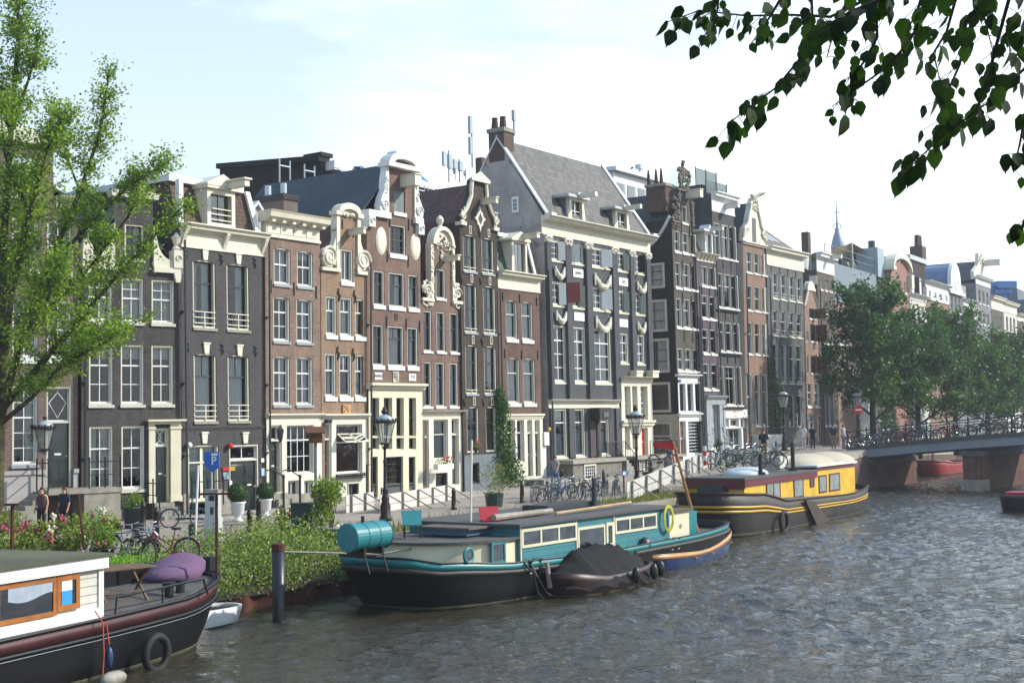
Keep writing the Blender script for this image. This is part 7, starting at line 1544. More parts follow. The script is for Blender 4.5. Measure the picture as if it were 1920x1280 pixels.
# ------ bicycles
CHR=paint('chrome','#9ba1a5',.25,.05,metal=.7);TYRE=paint('tyre_rubber','#131314',.7,.1);def_cols=[paint('bike_'+n,c,.35,.1,3,coat=.3)for n,c in(('black','#131416'),('red','#7c1420'),('teal','#2f565a'),('blue','#274f7c'),('grey','#6b7074'),('green','#2c4a30'),('yellow','#a8892a'))]
def bike_proto(name,frame,label,dutch=True):
 o=empty(name,(0,0,0),0,label,'bicycle','parked bicycles');rr,wb=.34,.54
 m=MB();hd=(.36,0,.86);bb=(-.08,0,.3);st=(-.2,0,.78);ra=(-wb,0,rr)
 m.tube(bb,st,.018,n=5);m.tube(ra,bb,.012,n=4);m.tube(ra,(-.19,0,.72),.011,n=4);m.tube((.33,0,.92),(wb-.05,0,.5),.018,n=5);m.tube((wb-.05,0,.5),(wb,0,rr),.014,n=4)
 if dutch:m.path([(.37,0,.8),(.2,0,.6),(.02,0,.42),bb],.019,5);m.path([(.36,0,.86),(.12,0,.66),(-.12,0,.5)],.015,5)
 else:m.tube(hd,st,.018,n=5);m.tube((.38,0,.78),bb,.019,n=5)
 m.torus((-wb,0,rr),rr+.035,.018,12,4,'y',.2,2.9);m.torus((wb,0,rr),rr+.035,.018,12,4,'y',.5,3.0);m.box(-.32,.02,.03,.06,.26,.36);m.build('frame',frame,o)
 for x in(wb,-wb):
  m=MB();m.torus((x,0,rr),rr,.021,24,6);w=m.build('wheel',TYRE,o);m=MB();m.torus((x,0,rr),rr-.028,.011,22,4)
  for i in range(12):t=2*pi*i/12;m.tube((x,0,rr),(x+(rr-.03)*cos(t),0,rr+(rr-.03)*sin(t)),.0035,n=3,cap=False)
  m.ball((x,0,rr),.03,6,4);m.build('spokes',CHR,w)
 m=MB();m.tube((.33,0,.92),(.31,0,1.02),.014,n=5);m.path([(.12,.27,1.0),(.3,.24,1.05),(.36,.1,1.04),(.31,0,1.02),(.36,-.1,1.04),(.3,-.24,1.05),(.12,-.27,1.0)],.013,5);m.build('handlebar',CHR,o)
 m=MB();m.tube(st,(-.22,0,.92),.014,n=5);m.ball((-.26,0,.95),(.15,.09,.04),8,5);m.build('saddle',BLACK,o);m=MB();m.box(-.75,-.28,-.07,.07,.72,.735);m.tube((-wb,.06,rr),(-.6,.06,.72),.008,n=3);m.build('rack',CHR,o);m=MB();m.ball((.42,0,.85),.045,6,4);m.build('head_lamp',CHR,o)
 return o
BP=bike_proto('bicycle',def_cols[1],'red step through bicycle leaning by the bike stand on the near quay',True);BQ=bike_proto('bicycle',def_cols[0],'black diamond frame bicycle',False)
nb=[0];
def bike(p,rz,ci,label,proto=None,lean=0.0,s=1.0,group='parked bicycles'):
 src=proto or(BP if R.random()<.6 else BQ);o=copy_tree(src);o.location=p;o.rotation_euler=(lean,0,rz);o.scale=(s,s,s);recolor(o,'frame',def_cols[ci]);o['label']=label;o['group']=group;return o
q=gstreet(312,1057);BP.location=q;BP.rotation_euler=(.05,0,pi+.12)
BQ.location=gstreet(256,1062);BQ.rotation_euler=(-.12,0,-.75);BQ['label']='black bicycle nearest the tub plant on the quay, front wheel forward'
bike(gstreet(240,1050),-.7,3,'blue bicycle jammed between black bicycles behind the tub plant',BQ,.1);bike(gstreet(275,1048),-.9,0,'black bicycle behind the metal bike stand, next to the red bicycle',BQ,.08);bike(gstreet(346,988),.25,2,'teal bicycle leaning before the steps of the cream door',BP,.06)
m=MB();m.path([(-.9,0,0),(-.9,0,.75),(-.8,0,.85),(.4,0,.85),(.5,0,.75),(.5,0,0)],.03,6);put(m,'bike_stand',CHR,gstreet(260,1055),.3,'bent steel tube bike stand beside the red bicycle','bike stand')
cols_=['black','red','teal','blue','grey','green','yellow']
k=0
GR1='bicycles crowded on the quay behind the teal barge';GR2='bicycles crowded at the foot of the bridge';GR3='bicycles leaning on the bridge railing'
for i,(px,py)in enumerate(((1003,940),(1014,938),(1025,941),(1036,936),(1047,940),(1058,935),(1069,939),(1080,934),(1091,938),(1110,930),(1122,932),(1135,926),(1150,928),(1160,924))):bike(gstreet(px,py),R.uniform(-.5,.5)+1.2,R.choice([0,3,4,0,4]),'one of the bicycles packed on the quay between the bollards, seen over the teal roof',None,R.uniform(-.3,.3),1,GR1)
for i,(px,py)in enumerate(((1346,880),(1352,870),(1360,866),(1372,884),(1384,876),(1395,872),(1402,879),(1410,868),(1418,876),(1427,866),(1436,873),(1444,880),(1380,862),(1430,858),(1368,856))):bike(gstreet(px,py),R.uniform(-.9,.9)+.3,R.choice([0,4,2,5,0,4]),'one of the bicycles packed in front of the shop at the foot of the bridge',None,R.uniform(-.2,.2),1,GR2)
o=bike(gstreet(1243,878),.5,0,'black bicycle parked behind the seated man in blue shorts',BQ)
for i in range(40):
 n_=-35.3+(i//2)*.95+R.uniform(-.3,.3);p=fdn(BD0+.5+R.uniform(0,.3)+.55*(i%2),n_,zdeck(n_)+0);bike(p,RZ-pi/2+R.uniform(-.18,.18)+(pi if R.random()<.5 else 0),R.choice([0,0,4,2,1,6,3]),'one of the bicycles leaning in a row against the bridge railing',None,R.uniform(-.12,.12),1,GR3)
SKIN=paint('skin','#b88a6e',.6,.08)
def person(p,rz,H,label,shirt,legs,hair,pose='stand',shorts=False,bare=False,longh=False):
 o=empty('person',p,rz,label,'person');s=H/1.75;P={}
 P['pel']=(0,0,.95);P['wai']=(0,0,1.12);P['che']=(0,.01,1.32);P['nec']=(0,.0,1.48);P['hea']=(0,-.01,1.58);P['top']=(0,0,1.68)
 sw=.14 if pose=='walk' else 0
 for sg,k in((1,'L'),(-1,'R')):
  f=sg*sw;P['sh'+k]=(.18*sg,0,1.42);P['el'+k]=(.23*sg,.02-f*.6,1.15);P['wr'+k]=(.23*sg,-.06-f*1.2,.93)
  P['hi'+k]=(.09*sg,0,.9);P['kn'+k]=(.1*sg,-.02+f,.5);P['an'+k]=(.1*sg,.05+f*2.0,.08);P['to'+k]=(.11*sg,-.12+f*2.0,.03)
 if pose=='sit':
  for k_ in list(P):
   x,y,z=P[k_]
   if k_[:2]in('kn',):P[k_]=(x*1.3,-.42,.5)
   elif k_[:2]=='an':P[k_]=(x*1.3,-.42,.08)
   elif k_[:2]=='to':P[k_]=(x*1.3,-.58,.03)
   elif k_[:2]=='hi':P[k_]=(x,0,.5)
   elif k_[:2]=='el':P[k_]=(x*1.1,-.12,.78)
   elif k_[:2]=='wr':P[k_]=(x*.4,-.3,.85)
   else:P[k_]=(x,y+(.02 if k_=='pel' else-.03),z-.42)
 def skin(name,edges,rad,mat,root):
  ks=sorted(set(k_ for e in edges for k_ in e),key=lambda q:(q!=root,q));ix={k_:i for i,k_ in enumerate(ks)};me=bpy.data.meshes.new(name)
  me.from_pydata([tuple(c*s for c in P[k_])for k_ in ks],[(ix[a],ix[b])for a,b in edges],[]);me.materials.append(mat);b=bpy.data.objects.new(name,me);COL.objects.link(b);b.parent=o
  md=b.modifiers.new('skin','SKIN');md.use_smooth_shade=True;b.modifiers.new('sub','SUBSURF').levels=1;b.modifiers['sub'].render_levels=1
  for k_,i in ix.items():r_=rad.get(k_,rad.get(k_[:2],.05))*s;v=me.skin_vertices[0].data[i];v.radius=(r_*(1.35 if k_ in('pel','wai','che')else 1),r_)if k_ in('pel','wai','che')else(r_,r_);v.use_root=(k_==root)
  return b
 E=[('pel','wai'),('wai','che'),('che','nec'),('nec','hea'),('hea','top')]
 for k in 'LR':E+=[('che','sh'+k),('sh'+k,'el'+k),('el'+k,'wr'+k),('pel','hi'+k),('hi'+k,'kn'+k),('kn'+k,'an'+k),('an'+k,'to'+k)]
 for k,sg in(('L',1),('R',-1)):
  w=P['wr'+k];e=P['el'+k];d=(Vector(w)-Vector(e)).normalized();u_=Vector((0,1,0));P['pa'+k]=tuple(Vector(w)+d*.05);E.append(('wr'+k,'pa'+k))
  for fi in range(5):
   q=Vector(w)+d*(.09 if fi else .05)+u_*(.018*(fi-2.4));t=Vector(w)+d*((.13,.155,.165,.158,.14)[fi]if fi else .1)+u_*(.02*(fi-2.4))+Vector((-sg*.025,0,0));P[f'f{fi}{k}']=tuple(q);P[f'g{fi}{k}']=tuple(t);E+=[('pa'+k,f'f{fi}{k}'),(f'f{fi}{k}',f'g{fi}{k}')]
 rad=dict(pel=.1,wai=.09,che=.11,nec=.05,hea=.085,top=.07,sh=.05,el=.038,wr=.025,hi=.085,kn=.055,an=.035,to=.03,pa=.03)
 for fi in range(5):
  for c in 'fg':
   for k in 'LR':rad[f'{c}{fi}{k}']=.009
 skin('body',E,rad,SKIN,'pel')
 skin('shirt',[('pel','wai'),('wai','che'),('che','nec')]+[x for k in 'LR' for x in((('che','sh'+k),)if bare else(('che','sh'+k),('sh'+k,'el'+k)))],dict(pel=.12,wai=.125,che=.155,sh=.08,el=.055,nec=.066),shirt,'wai')
 skin('shorts' if shorts else 'trousers',[x for k in 'LR' for x in((('pel','hi'+k),('hi'+k,'kn'+k))if shorts else(('pel','hi'+k),('hi'+k,'kn'+k),('kn'+k,'an'+k)))],dict(pel=.11,hi=.098,kn=.068,an=.05),legs,'pel')
 hx=P['hea'];c=tuple(q*s for q in hx);m=MB();m.ball((c[0],c[1]+.03*s,c[2]+.055*s),(.088*s,.095*s,.095*s),10,6)
 if longh:m.ball((c[0],c[1]+.07*s,c[2]-.08*s),(.09*s,.05*s,.16*s),8,5)
 m.build('hair',hair,o,True);m=MB();
 for sx in(-.03,.03):m.ball((c[0]+sx*s,c[1]-.083*s,c[2]+.02*s),.012*s,5,4)
 m.box(c[0]-.02*s,c[0]+.02*s,c[1]-.088*s,c[1]-.08*s,c[2]-.045*s,c[2]-.038*s);m.build('face',BLACK,o);m=MB();m.ball((c[0],c[1]-.088*s,c[2]-.01*s),(.012*s,.02*s,.02*s),5,4);m.build('nose',SKIN,o)
 for k in 'LR':t=P['to'+k];a_=P['an'+k];m=MB();m.ball(((t[0]+a_[0])/2*s,(t[1]+a_[1])/2*s,.045*s),(.045*s,.13*s,.045*s),8,5);m.build('shoe',BLACK,o)
 return o
cl=lambda n,c:paint(n,c,.85,.12,5)
NAVY=cl('navy_cloth','#1b2338');GRC=cl('grey_cloth','#8f8e93');JEAN=cl('jeans','#4c6c94');BLK=cl('black_cloth','#121214');LBL=cl('light_blue_cloth','#5f8fce');WHC=cl('white_cloth','#c9c9cc');TEAL=cl('teal_cloth','#17564a');HB=paint('brown_hair','#3a2618',.6,.15);HD=paint('dark_hair','#171310',.6,.15);TAN=cl('tan_cloth','#857a5c')
person(gstreet(1042,915),-.6,1.8,'man in grey sweater and blue jeans walking past the bicycles',GRC,JEAN,HB,'walk');q=gstreet(1259,884);person(q,.2,1.8,'seated man in dark jacket and light blue shorts with hands at his face',BLK,LBL,HD,'sit',shorts=True).location.z+=.35
m=MB();m.box(-.3,.3,-.25,.25,0,.75);put(m,'stone_block',STONE,q+Vector((0,.15,0)),RZ,'low stone block that the man in blue shorts sits on','stone block')
q=gstreet(78,1003);person(q,-.2,1.72,'woman in sunglasses and sleeveless top sitting left behind the lamp post',cl('plum_cloth','#4a3440'),BLK,HB,'stand',bare=True);q=gstreet(120,1000);person(q,-.4,1.68,'smiling woman in blue cardigan right of the lamp post behind the hydrangeas',NAVY,BLK,HB,'stand',longh=True)
person(gstreet(1369,860),2.2,1.75,'man in black shirt seen from behind at the shop tables',BLK,TAN,HD);person(gstreet(1394,860),2.6,1.68,'long haired woman in black and teal seen from behind at the shop',BLK,TEAL,HD,longh=True);person(gstreet(1433,866),-.3,1.78,'man in dark jacket facing the canal among the bicycles',NAVY,TAN,HB)
for px,lab,sc_,lc,hc in((1506,'woman in white top walking on the bridge ramp',WHC,WHC,HB),(1523,'person in dark clothes with bright yellow bag at the bridge railing',BLK,NAVY,HD),(1562,'man in blue shirt standing on the bridge',NAVY,TAN,HB),(1581,'person in pale grey hooded jacket on the bridge',GRC,JEAN,HB)):
 p=rp(px,800,95.5);n_=dn(p.x,p.y)[1];person((p.x,p.y,max(2.75,zdeck(n_))if n_>-35.5 else 2.75),R.uniform(-1,1),1.75,lab,sc_,lc,hc)
p=rp(1705,795,112);o=empty('red_car',(p.x,p.y,2.0),RZ,'red car parked beyond the bridge behind the bicycles','car');CARR=paint('car_red','#a5131b',.25,.05,coat=.8);m=MB();m.prism([(-2,.3),(2,.3),(2.05,.7),(1.9,.88),(1.1,.95),(.6,1.42),(-1.1,1.45),(-1.7,.98),(-2,.9)],-.85,.85);m.build('body',CARR,o);m=MB();m.prism([(-1.5,.98),(.95,.98),(.55,1.36),(-1.05,1.38)],-.87,.87);m.build('windows',MATS['dark_pane'],o)
for x in(-1.25,1.25):
 for y in(-.85,.7):m=MB();m.lathe([(.31,0),(.31,.18)],(x,y,.31),14,'y');m.build('wheel',TYRE,o)
def sgn(v):return 1 if v>=0 else-1
class Boat:
 """local x from bow (0) to stern (L), y positive towards the quay, z above the water"""
 def __init__(s,name,label,th,d,n,L,B,sheer,cat='boat',group=None,e=.5):
  t=radians(th);s.pl=Plane((d*sin(t)+n*cos(t),d*cos(t)-n*sin(t)),t);s.L=L;s.B=B;s.sheer=sheer;s.e=e
  s.o=empty(name,(s.pl.O[0],s.pl.O[1],0),s.pl.rz,label,cat,group)
 def zs(s,x):
  t=x/s.L;S=s.sheer
  for(a,za),(b,zb)in zip(S,S[1:]):
   if t<=b:q=max(0,(t-a)/(b-a));q=q*q*(3-2*q);return za+(zb-za)*q
  return S[-1][1]
 def ring(s,f,n=48,grow=0.0,zoff=0.0):
  """f = 1 at the gunwale, 0 at the water, below zero under water"""
  g=1-.075*(1-f)-.05*max(0,.5-f);w=s.B*(1-.04*(1-f)**2)-.25*max(0,-f)+grow;a=s.L/2*g+grow;P=[]
  for i in range(n):
   t=2*pi*i/n;x=s.L/2+a*sgn(cos(t))*abs(cos(t))**s.e;y=w*sgn(sin(t))*abs(sin(t))**(s.e*1.25);P.append((x,y,s.zs(min(max(x,0),s.L))*f+zoff))
  return P
 def hull(s,mat,deck,bul=.25,stripe=(),zdeck=None):
  def loft(rings,m):
   n=len(rings[0]);k=len(m.v);vs=[p for r in rings for p in r];fs=[]
   for j in range(len(rings)-1):fs+=[(j*n+i,j*n+(i+1)%n,(j+1)*n+(i+1)%n,(j+1)*n+i)for i in range(n)]
   m.add(vs,fs)
  m=MB();inner=s.ring(1,grow=-.12);loft([s.ring(-.6),s.ring(0),s.ring(.35),s.ring(.7),s.ring(1),inner,s.ring(1,grow=-.12,zoff=-bul)],m);m.build('hull',mat,s.o,True)
  m=MB();r=s.ring(1,grow=-.11,zoff=-bul);m.ngon(r);m.build('deck',deck,s.o)
  for nm,f0,f1,g,mt in(('waterline_scum',.0,.09,.006,SCUM),)+tuple(stripe):m=MB();loft([s.ring(f0,grow=.005),s.ring(f0,grow=g),s.ring(f1,grow=g),s.ring(f1,grow=.005)],m);m.build(nm,mt,s.o,True)
 def xz(s,px,py,y):return s.pl.uz(px,py,y)
 def box(s,name,x0,x1,y0,y1,z0,z1,mat,parent=None,**k):m=MB();m.box(x0,x1,y0,y1,z0,z1);return m.build(name,mat,parent or s.o,**k)
 def win(s,x0,x1,z0,z1,y,frame,n=1,pane=None,f=.06,curt=None):
  m=MB();m.box(x0,x1,y-.04,y,z0,z0+f);m.box(x0,x1,y-.04,y,z1-f,z1)
  for i in range(n+1):x=x0+(x1-x0-f)*i/n;m.box(x,x+f,y-.038,y,z0+f,z1-f)
  w=m.build('window',frame,s.o);m=MB();m.box(x0+f,x1-f,y-.02,y-.002,z0+f,z1-f);m.build('pane',pane or WPANE,w)
  if curt:m=MB();m.box(x0+f,x1-f,y-.024,y-.021,z0+f+(0 if curt=='full' else(z1-z0)*.55),z1-f);m.build('curtain',paint('boat_curtain','#7f8a86',.4,.25,3),w)
  return w
WPANE=paint('boat_pane','#8a9096',.05,.3,2,metal=1.0);TAR=paint('tarred_hull','#08080a',.42,.25,.9,spec=.3,dirt=('#1f1b18',1.3,.62));TEALP=paint('teal_paint','#1f6f74',.4,.08,1.5,dirt=('#4f8482',2.0,.68));RF=paint('roofing_felt','#4b4a49',.85,.15,.8);RF2=paint('mossy_felt','#50513d',.9,.25,.7);BCR=paint('boat_cream','#c6c2a6',.45,.06,1.2,dirt=('#9d9777',2.0,.7));TEALB=planks('teal_boards','#2a6f77',.19,'z',.7,var=.25);WBD=planks('white_boards','#b5b3aa',.17,'z',.45);YBD=planks('yellow_boards','#c49c1c',.16,'z',1.3,var=.3);BORD=paint('bordeaux_paint','#5a2028',.5,.12,1.5);OAK=paint('varnished_oak','#9a5c22',.35,.2,3,coat=.4);RUB=paint('rubber_tyre','#121213',.75,.15);ROPE=paint('rope','#9c9166',.9,.2,6)
def tyre(b,x,y,z,r=.32,ax='y'):m=MB();m.torus((x,y,z),r,.09,18,7,ax);return m.build('tyre_fender',RUB,b.o,True)
SCUM=paint('waterline_scum','#3a3a24',.9,.5,2.5)
# --- teal barge
T=Boat('teal_houseboat','long black hulled houseboat with teal cabin, cream bow cabin and big teal barrel',35.6,27.15,-24.4,19.2,2.4,[(0,1.52),(.06,1.32),(.2,1.12),(.4,1.03),(.7,1.08),(1,1.2)],'houseboat',e=.5)
T.hull(TAR,RF,.3,(('teal_stripe',.84,.985,.02,TEALP),('rubbing_strake',.74,.83,.09,paint('worn_strake','#3a3733',.6,.3,2)),('rail_cap',.985,1.02,.03,BLACK)))
u=lambda px,py,y=-2.05:T.xz(px,py,y)
xa,za=u(971,1003);xb,zb=u(1252,940);zc=za;xl=1.35
n=22;out_=[(xa,-2.0)]+[(xl+2.2-2.2*sin(pi*i/n),-2.0*cos(pi*i/n))for i in range(n+1)]+[(xa,2.0)];k_=len(out_)
m=MB();m.add([(x,y,.8)for x,y in out_]+[(x,y,1.74)for x,y in out_],[(i,(i+1)%k_,(i+1)%k_+k_,i+k_)for i in range(k_)]);m.build('bow_cabin',BCR,T.o,True)
m=MB();big=[(x if i in(0,k_-1)else x-.12,y*1.05)for i,(x,y)in enumerate(out_)];m.add([(x,y,1.74)for x,y in big]+[(x,y,1.81)for x,y in big],[tuple(range(k_)),tuple(range(2*k_-1,k_-1,-1))]+[(i,(i+1)%k_,(i+1)%k_+k_,i+k_)for i in range(k_)]);m.build('bow_cabin_roof',RF,T.o)
x,z=u(880,1041);m=MB();m.torus((x,-2.02,z),.19,.045,18,6);pw=m.build('porthole',TEALP,T.o,True);m=MB();m.lathe([(.17,-.01),(.17,.01)],(x,-2.03,z),16,'y');m.build('pane',WPANE,pw)
x0,z1=u(921,1018);x1,z0=u(948,1054);z0=max(z0,1.12);T.win(x0,x1,z0,1.74,-2.03,TEALP,f=.07);T.box('window_sill',x0-.05,x1+.05,-2.12,-2.01,z0-.06,z0-.005,SASH)
x0,z1=u(855,998,-.6);T.box('hatch',x0,x0+2.1,-1.0,.7,1.861,2.04,paint('hatch_blue','#3c5878',.5,.1));T.box('hatch_lid',x0-.1,x0+2.25,-1.15,.85,2.041,2.1,paint('hatch_brown','#5a514b',.8,.15,2))
zt=(za+zb)/2+.02;T.box('main_cabin',xa,xb,-2.1,2.0,.75,zt,TEALB);T.box('main_roof',xa-.15,xb+.1,-2.22,2.12,zt+.001,zt+.08,RF);T.box('cabin_base',xa,xb,-2.18,-2.101,.78,1.0,TEALP)
c6x=lambda x,y:u(960+x/4.266,860+y/4.266,-2.14)
for a,b,t,bo,n_ in((80,518,600,672,3),(828,1160,505,570,3)):
 x0,_=c6x(a,(t+bo)/2);x1,_=c6x(b,520);zt_=(c6x(a,560 if a==80 else 480)[1]+c6x(b,510 if a==80 else 425)[1])/2;zb_=(c6x(a,725 if a==80 else 610)[1]+c6x(b,640 if a==80 else 545)[1])/2;T.win(x0,x1,max(zb_,1.15),zt_,-2.105,BCR,n_,f=.08)
x0,_=c6x(528,560);x1,_=c6x(745,540);x2,_=c6x(815,530);T.win(x0,x1,1.08,zt-.25,-2.105,BCR,1,f=.08);T.win(x1+.08,x2,1.12,zt-.22,-2.105,BCR,1,f=.1)
for q in(xa+.02,x0-.07,x2+.02):T.box('corner_strip',q,q+.05,-2.13,-2.101,1.0,zt-.02,BCR)
x0,z0=u(1253,985,-1.7);x1,z1=u(1292,972,-1.7);T.box('stern_cabin',xb+.02,x1,-1.7,1.6,.8,1.85,BCR);T.box('stern_cabin_roof',xb+.02,x1+.1,-1.8,1.7,1.851,1.93,RF2);T.box('stern_door',x1+.002,x1+.62,-1.68,0,.8,1.8,TEALP)
for q in(.4,1.5):m=MB();m.lathe([(.07,-.02),(.07,0)],(xb+q,-1.71,1.35),10,'y');m.build('vent',STONE,T.o)
m=MB();m.ball((x1+2.2,.2,1.15),(1.1,.9,.42),12,7);m.build('canvas_cover',BLACK,T.o,True)
m=MB();
for i in range(9):t=R.uniform(-.04,.04);m.torus((xb-.3+t,-2.24,1.75+R.uniform(-.03,.03)),.3,.022,14,4)
m.v=[(x,y,1.75+(z-1.75)*1.35)for x,y,z in m.v];m.build('rope_coil',paint('yellow_rope','#a8a03c',.9,.15),T.o)
for px in(992,1010,1258,1270):x,z=u(px,1045,-2.3);m=MB();m.lathe([(.13,0),(.1,.06),(.1,.3),(.15,.34),(.15,.38)],(x,-2.28,.75 if px<1100 else .7),10);m.build('bollard',IRON,T.o)
m=MB();x,z=u(992,1050,-2.5);m.path([(x,-2.3,1.1),(x+.05,-2.62,.8),(x+.2,-2.62,.3),(x+.5,-2.7,-.1)],.035,5);m.path([(x+.3,-2.3,1.1),(x+.2,-2.62,.7),(x+.6,-2.65,.2),(x+.7,-2.8,.1)],.03,5);m.build('mooring_rope',IRON,T.o)
x,z=u(882,960,-.2);m=MB();m.tube((x,-.2,1.8),(x+.12,-.2,1.8+(1000-833)*.0166),.035,n=6);m.build('flag_pole',CREAM,T.o)
def on(name,build,label,cat,loc,rz=None,group=None):o=empty(name,(0,0,0),0,label,cat,group);p=T.pl.pt(loc[0],loc[1]);o.location=(p[0],p[1],loc[2]);o.rotation_euler=(0,0,T.pl.rz if rz is None else rz);build(o);return o
def brl(o):
 m=MB();m.lathe([(.0,-.7),(.36,-.7),(.38,-.68),(.36,-.66),(.36,-.24),(.375,-.22),(.36,-.2),(.36,.2),(.375,.22),(.36,.24),(.36,.66),(.38,.68),(.36,.7),(.33,.69),(0,.69)],(0,0,.48),26,'x');m.build('drum',TEALP,o);m=MB();m.tube((-.1,0,.84),(-.1,0,1.0),.05,n=6);m.build('cap',IRON,o);m=MB()
 for x in(-.35,.35):m.box(x-.04,x+.04,-.3,.3,.0,.2);m.tube((x,-.25,.1),(x+.1,-.35,-.45),.025,n=4)
 m.build('cradle',BLACK,o)
x,z=T.xz(692,1030,-1.2);on('oil_drum',brl,'large teal barrel lying on the bow of the teal houseboat','barrel',(x+.2,-.9,1.72))
def chair(mt):
 def f(o):
  o.scale=(.9,.9,.9)
  m=MB();m.add([(-.3,0,.42),(.3,.1,.42),(.34,.3,.85),(-.34,.2,.85),(-.3,.05,.42),(.3,.15,.42),(.34,.35,.85),(-.34,.25,.85)],[(0,1,2,3),(7,6,5,4),(0,4,5,1),(1,5,6,2),(2,6,7,3),(3,7,4,0)]);m.build('backrest',mt,o);m=MB();m.box(-.3,.3,-.4,.05,.4,.44);m.build('seat',mt,o)
  for x in(-.26,.26):
   for y in(-.36,.04):m=MB();m.tube((x,y,0),(x,y,.4),.02,n=5);m.build('leg',IRON,o)
 return f
x,z=T.xz(768,1005,.6);on('metal_chair',chair(TEALP),'teal metal chair on the roof of the cream bow cabin','chair',(x,.5,1.82),.15);x,z=T.xz(940,990,-.8);on('metal_chair',chair(paint('red_chair','#9c1624',.4,.1)),'red metal chair on the houseboat roof near the teal cabin','chair',(x-.3,-.6,1.82),.2)
m=MB();m.tube((0,0,.06),(4.7,.1,.12),.045,n=6);put(m,'wooden_pole',WOODW,(*T.pl.pt(xa+3.1,-1.3),zt+.1),T.pl.rz,'long pale wooden pole lying on the teal cabin roof','pole')
m=MB();m.tube((0,0,.1),(3.2,.1,.1),.1,.08,n=8);m.tube((.3,.25,.1),(2.9,.3,.1),.07,n=6);put(m,'log',TIM,(*T.pl.pt(xa+.4,-.9),zt+.1),T.pl.rz,'weathered log lying at the near end of the teal cabin roof','log')
m=MB();m.box(0,3.2,-.5,.5,0,.16);m.tube((2.7,-.6,0),(2.7,-.6,.95),.09,n=8);put(m,'roof_platform',GREYD,(*T.pl.pt(xa+4.7,.6),zt+.1),T.pl.rz,'flat dark box with grey stove pipe on the teal cabin roof','roof box')
for px in(978,1152):m=MB();leaves(m,160,lambda:(R.gauss(0,.28),R.gauss(0,.1),R.uniform(.05,.35)),.09,flat=-.8,asp=.2);x,_=T.xz(1130 if px<1000 else 1155,1012,-2.3);put(m,'potted_grass',leafmat('bright_grass','#4f7a1c','#7ea832',.4),(*T.pl.pt(x,-2.28),.85),0,'tuft of bright grass on the side deck under the big cabin window' if px<1000 else 'second grass tuft on the side deck, just right of the first','grass tuft')
# --- covered boat
V=Boat('covered_boat','dark open boat under a black tarpaulin moored against the teal houseboat',35,32.3,-21.5,5.3,1.0,[(0,.72),(.4,.5),(1,.6)],'boat',e=.6)
V.hull(paint('dark_red_hull','#2a100c',.45,.3,1.5),BLACK,.1);TRP=paint('black_tarpaulin','#0e0e10',.8,.25,1.5,bump=.5,spec=.2)
g=[];nx,ny=26,16
for i in range(nx+1):
 for j in range(ny+1):
  x=.25+6.2*i/nx;q=2*j/ny-1;w=1.1*(1-abs(2*x/6.7-1)**3.2)**.6+.09;rg=.66+.62*min(1,max(0,(x-.3)/1.6))*min(1,max(.35,(6.9-x)/2.4));e=.24+.05*sin(x*5)+(.12 if i%5==0 else 0)*0
  z=e+(rg-e)*max(0,1-abs(q)**1.15)+.035*sin(x*9+q*4)+(.05 if i in(6,13,20)else 0)+R.uniform(-.012,.012);g.append((x*.79,q*w,z))
m=MB();m.add(g,[(i*(ny+1)+j,(i+1)*(ny+1)+j,(i+1)*(ny+1)+j+1,i*(ny+1)+j+1)for i in range(nx)for j in range(ny)]);m.build('tarpaulin',TRP,V.o,True)
for x in(3.0,4.1,4.9):m=MB();m.ball((x,-1.2 if x<4.5 else-1.0,.42),(.13,.13,.26),10,6);m.build('fender',BLACK,V.o,True)
m=MB();m.tube((.1,0,.3),(-.05,0,1.05),.08,n=6);m.build('stem_post',TIM,V.o)
# --- blue sloop
pa,pb=gp(1226,1072,0),gp(1352,1032,0);dv=pb-pa;th=math.degrees(atan2(dv.x,dv.y));L_=dv.length+.9
S=Boat('sailing_dinghy','blue sailing dinghy with varnished rim, leaning mast and outboard motor',th,0,0,L_,.8,[(0,.62),(.45,.48),(1,.78)],'boat',e=.72);S.pl.O=(pa.x-dv.x/dv.length*.9+.1,pa.y-dv.y/dv.length*.9);S.o.location=(S.pl.O[0],S.pl.O[1],0);WOD=paint('varnished_pine','#b3834e',.35,.12,3,coat=.4)
S.hull(paint('royal_blue_hull','#0b2450',.25,.1,2,coat=.6),paint('blue_inside','#1d3f9a',.5,.1),.38,(('rubbing_strake',.76,1.0,.03,WOD),('gunwale',1.0,1.06,.02,WOD)))
for x in(L_*.3,L_*.52,L_*.78):S.box('thwart',x,x+.22,-.85,.85,S.zs(x)-.2,S.zs(x)-.16,OAK)
mx=L_*.7;m=MB();top=S.xz(1262,828,0);m.tube((mx,0,.2),(top[0],0,top[1]),.075,.045,n=8);m.build('mast',WOD,S.o);m=MB();m.tube((L_*.14,-.3,.62),(L_*.62,.2,.8),.035,n=6);m.build('boom',WOD,S.o)
m=MB();m.add([(top[0],-.02,top[1]-.28),(top[0],-.02,top[1]+.02),(top[0]-.1,.72,top[1]-.02),(top[0]-.1,.7,top[1]-.18),(top[0]+.04,-.02,top[1]-.28),(top[0]+.04,-.02,top[1]+.02),(top[0]-.06,.72,top[1]-.02),(top[0]-.06,.7,top[1]-.18)],[(0,1,2,3),(7,6,5,4),(0,4,5,1),(1,5,6,2),(2,6,7,3),(0,3,7,4)]);m.build('pennant',RED,S.o)
m=MB();m.ball((-.15,0,1.0),(.24,.2,.26),10,7);m.tube((-.15,0,.9),(-.2,0,-.2),.07,n=6);m.build('outboard_motor',GREYD,S.o,True);S.box('rudder',.0,.3,-.03,.03,.5,1.15,TIM)
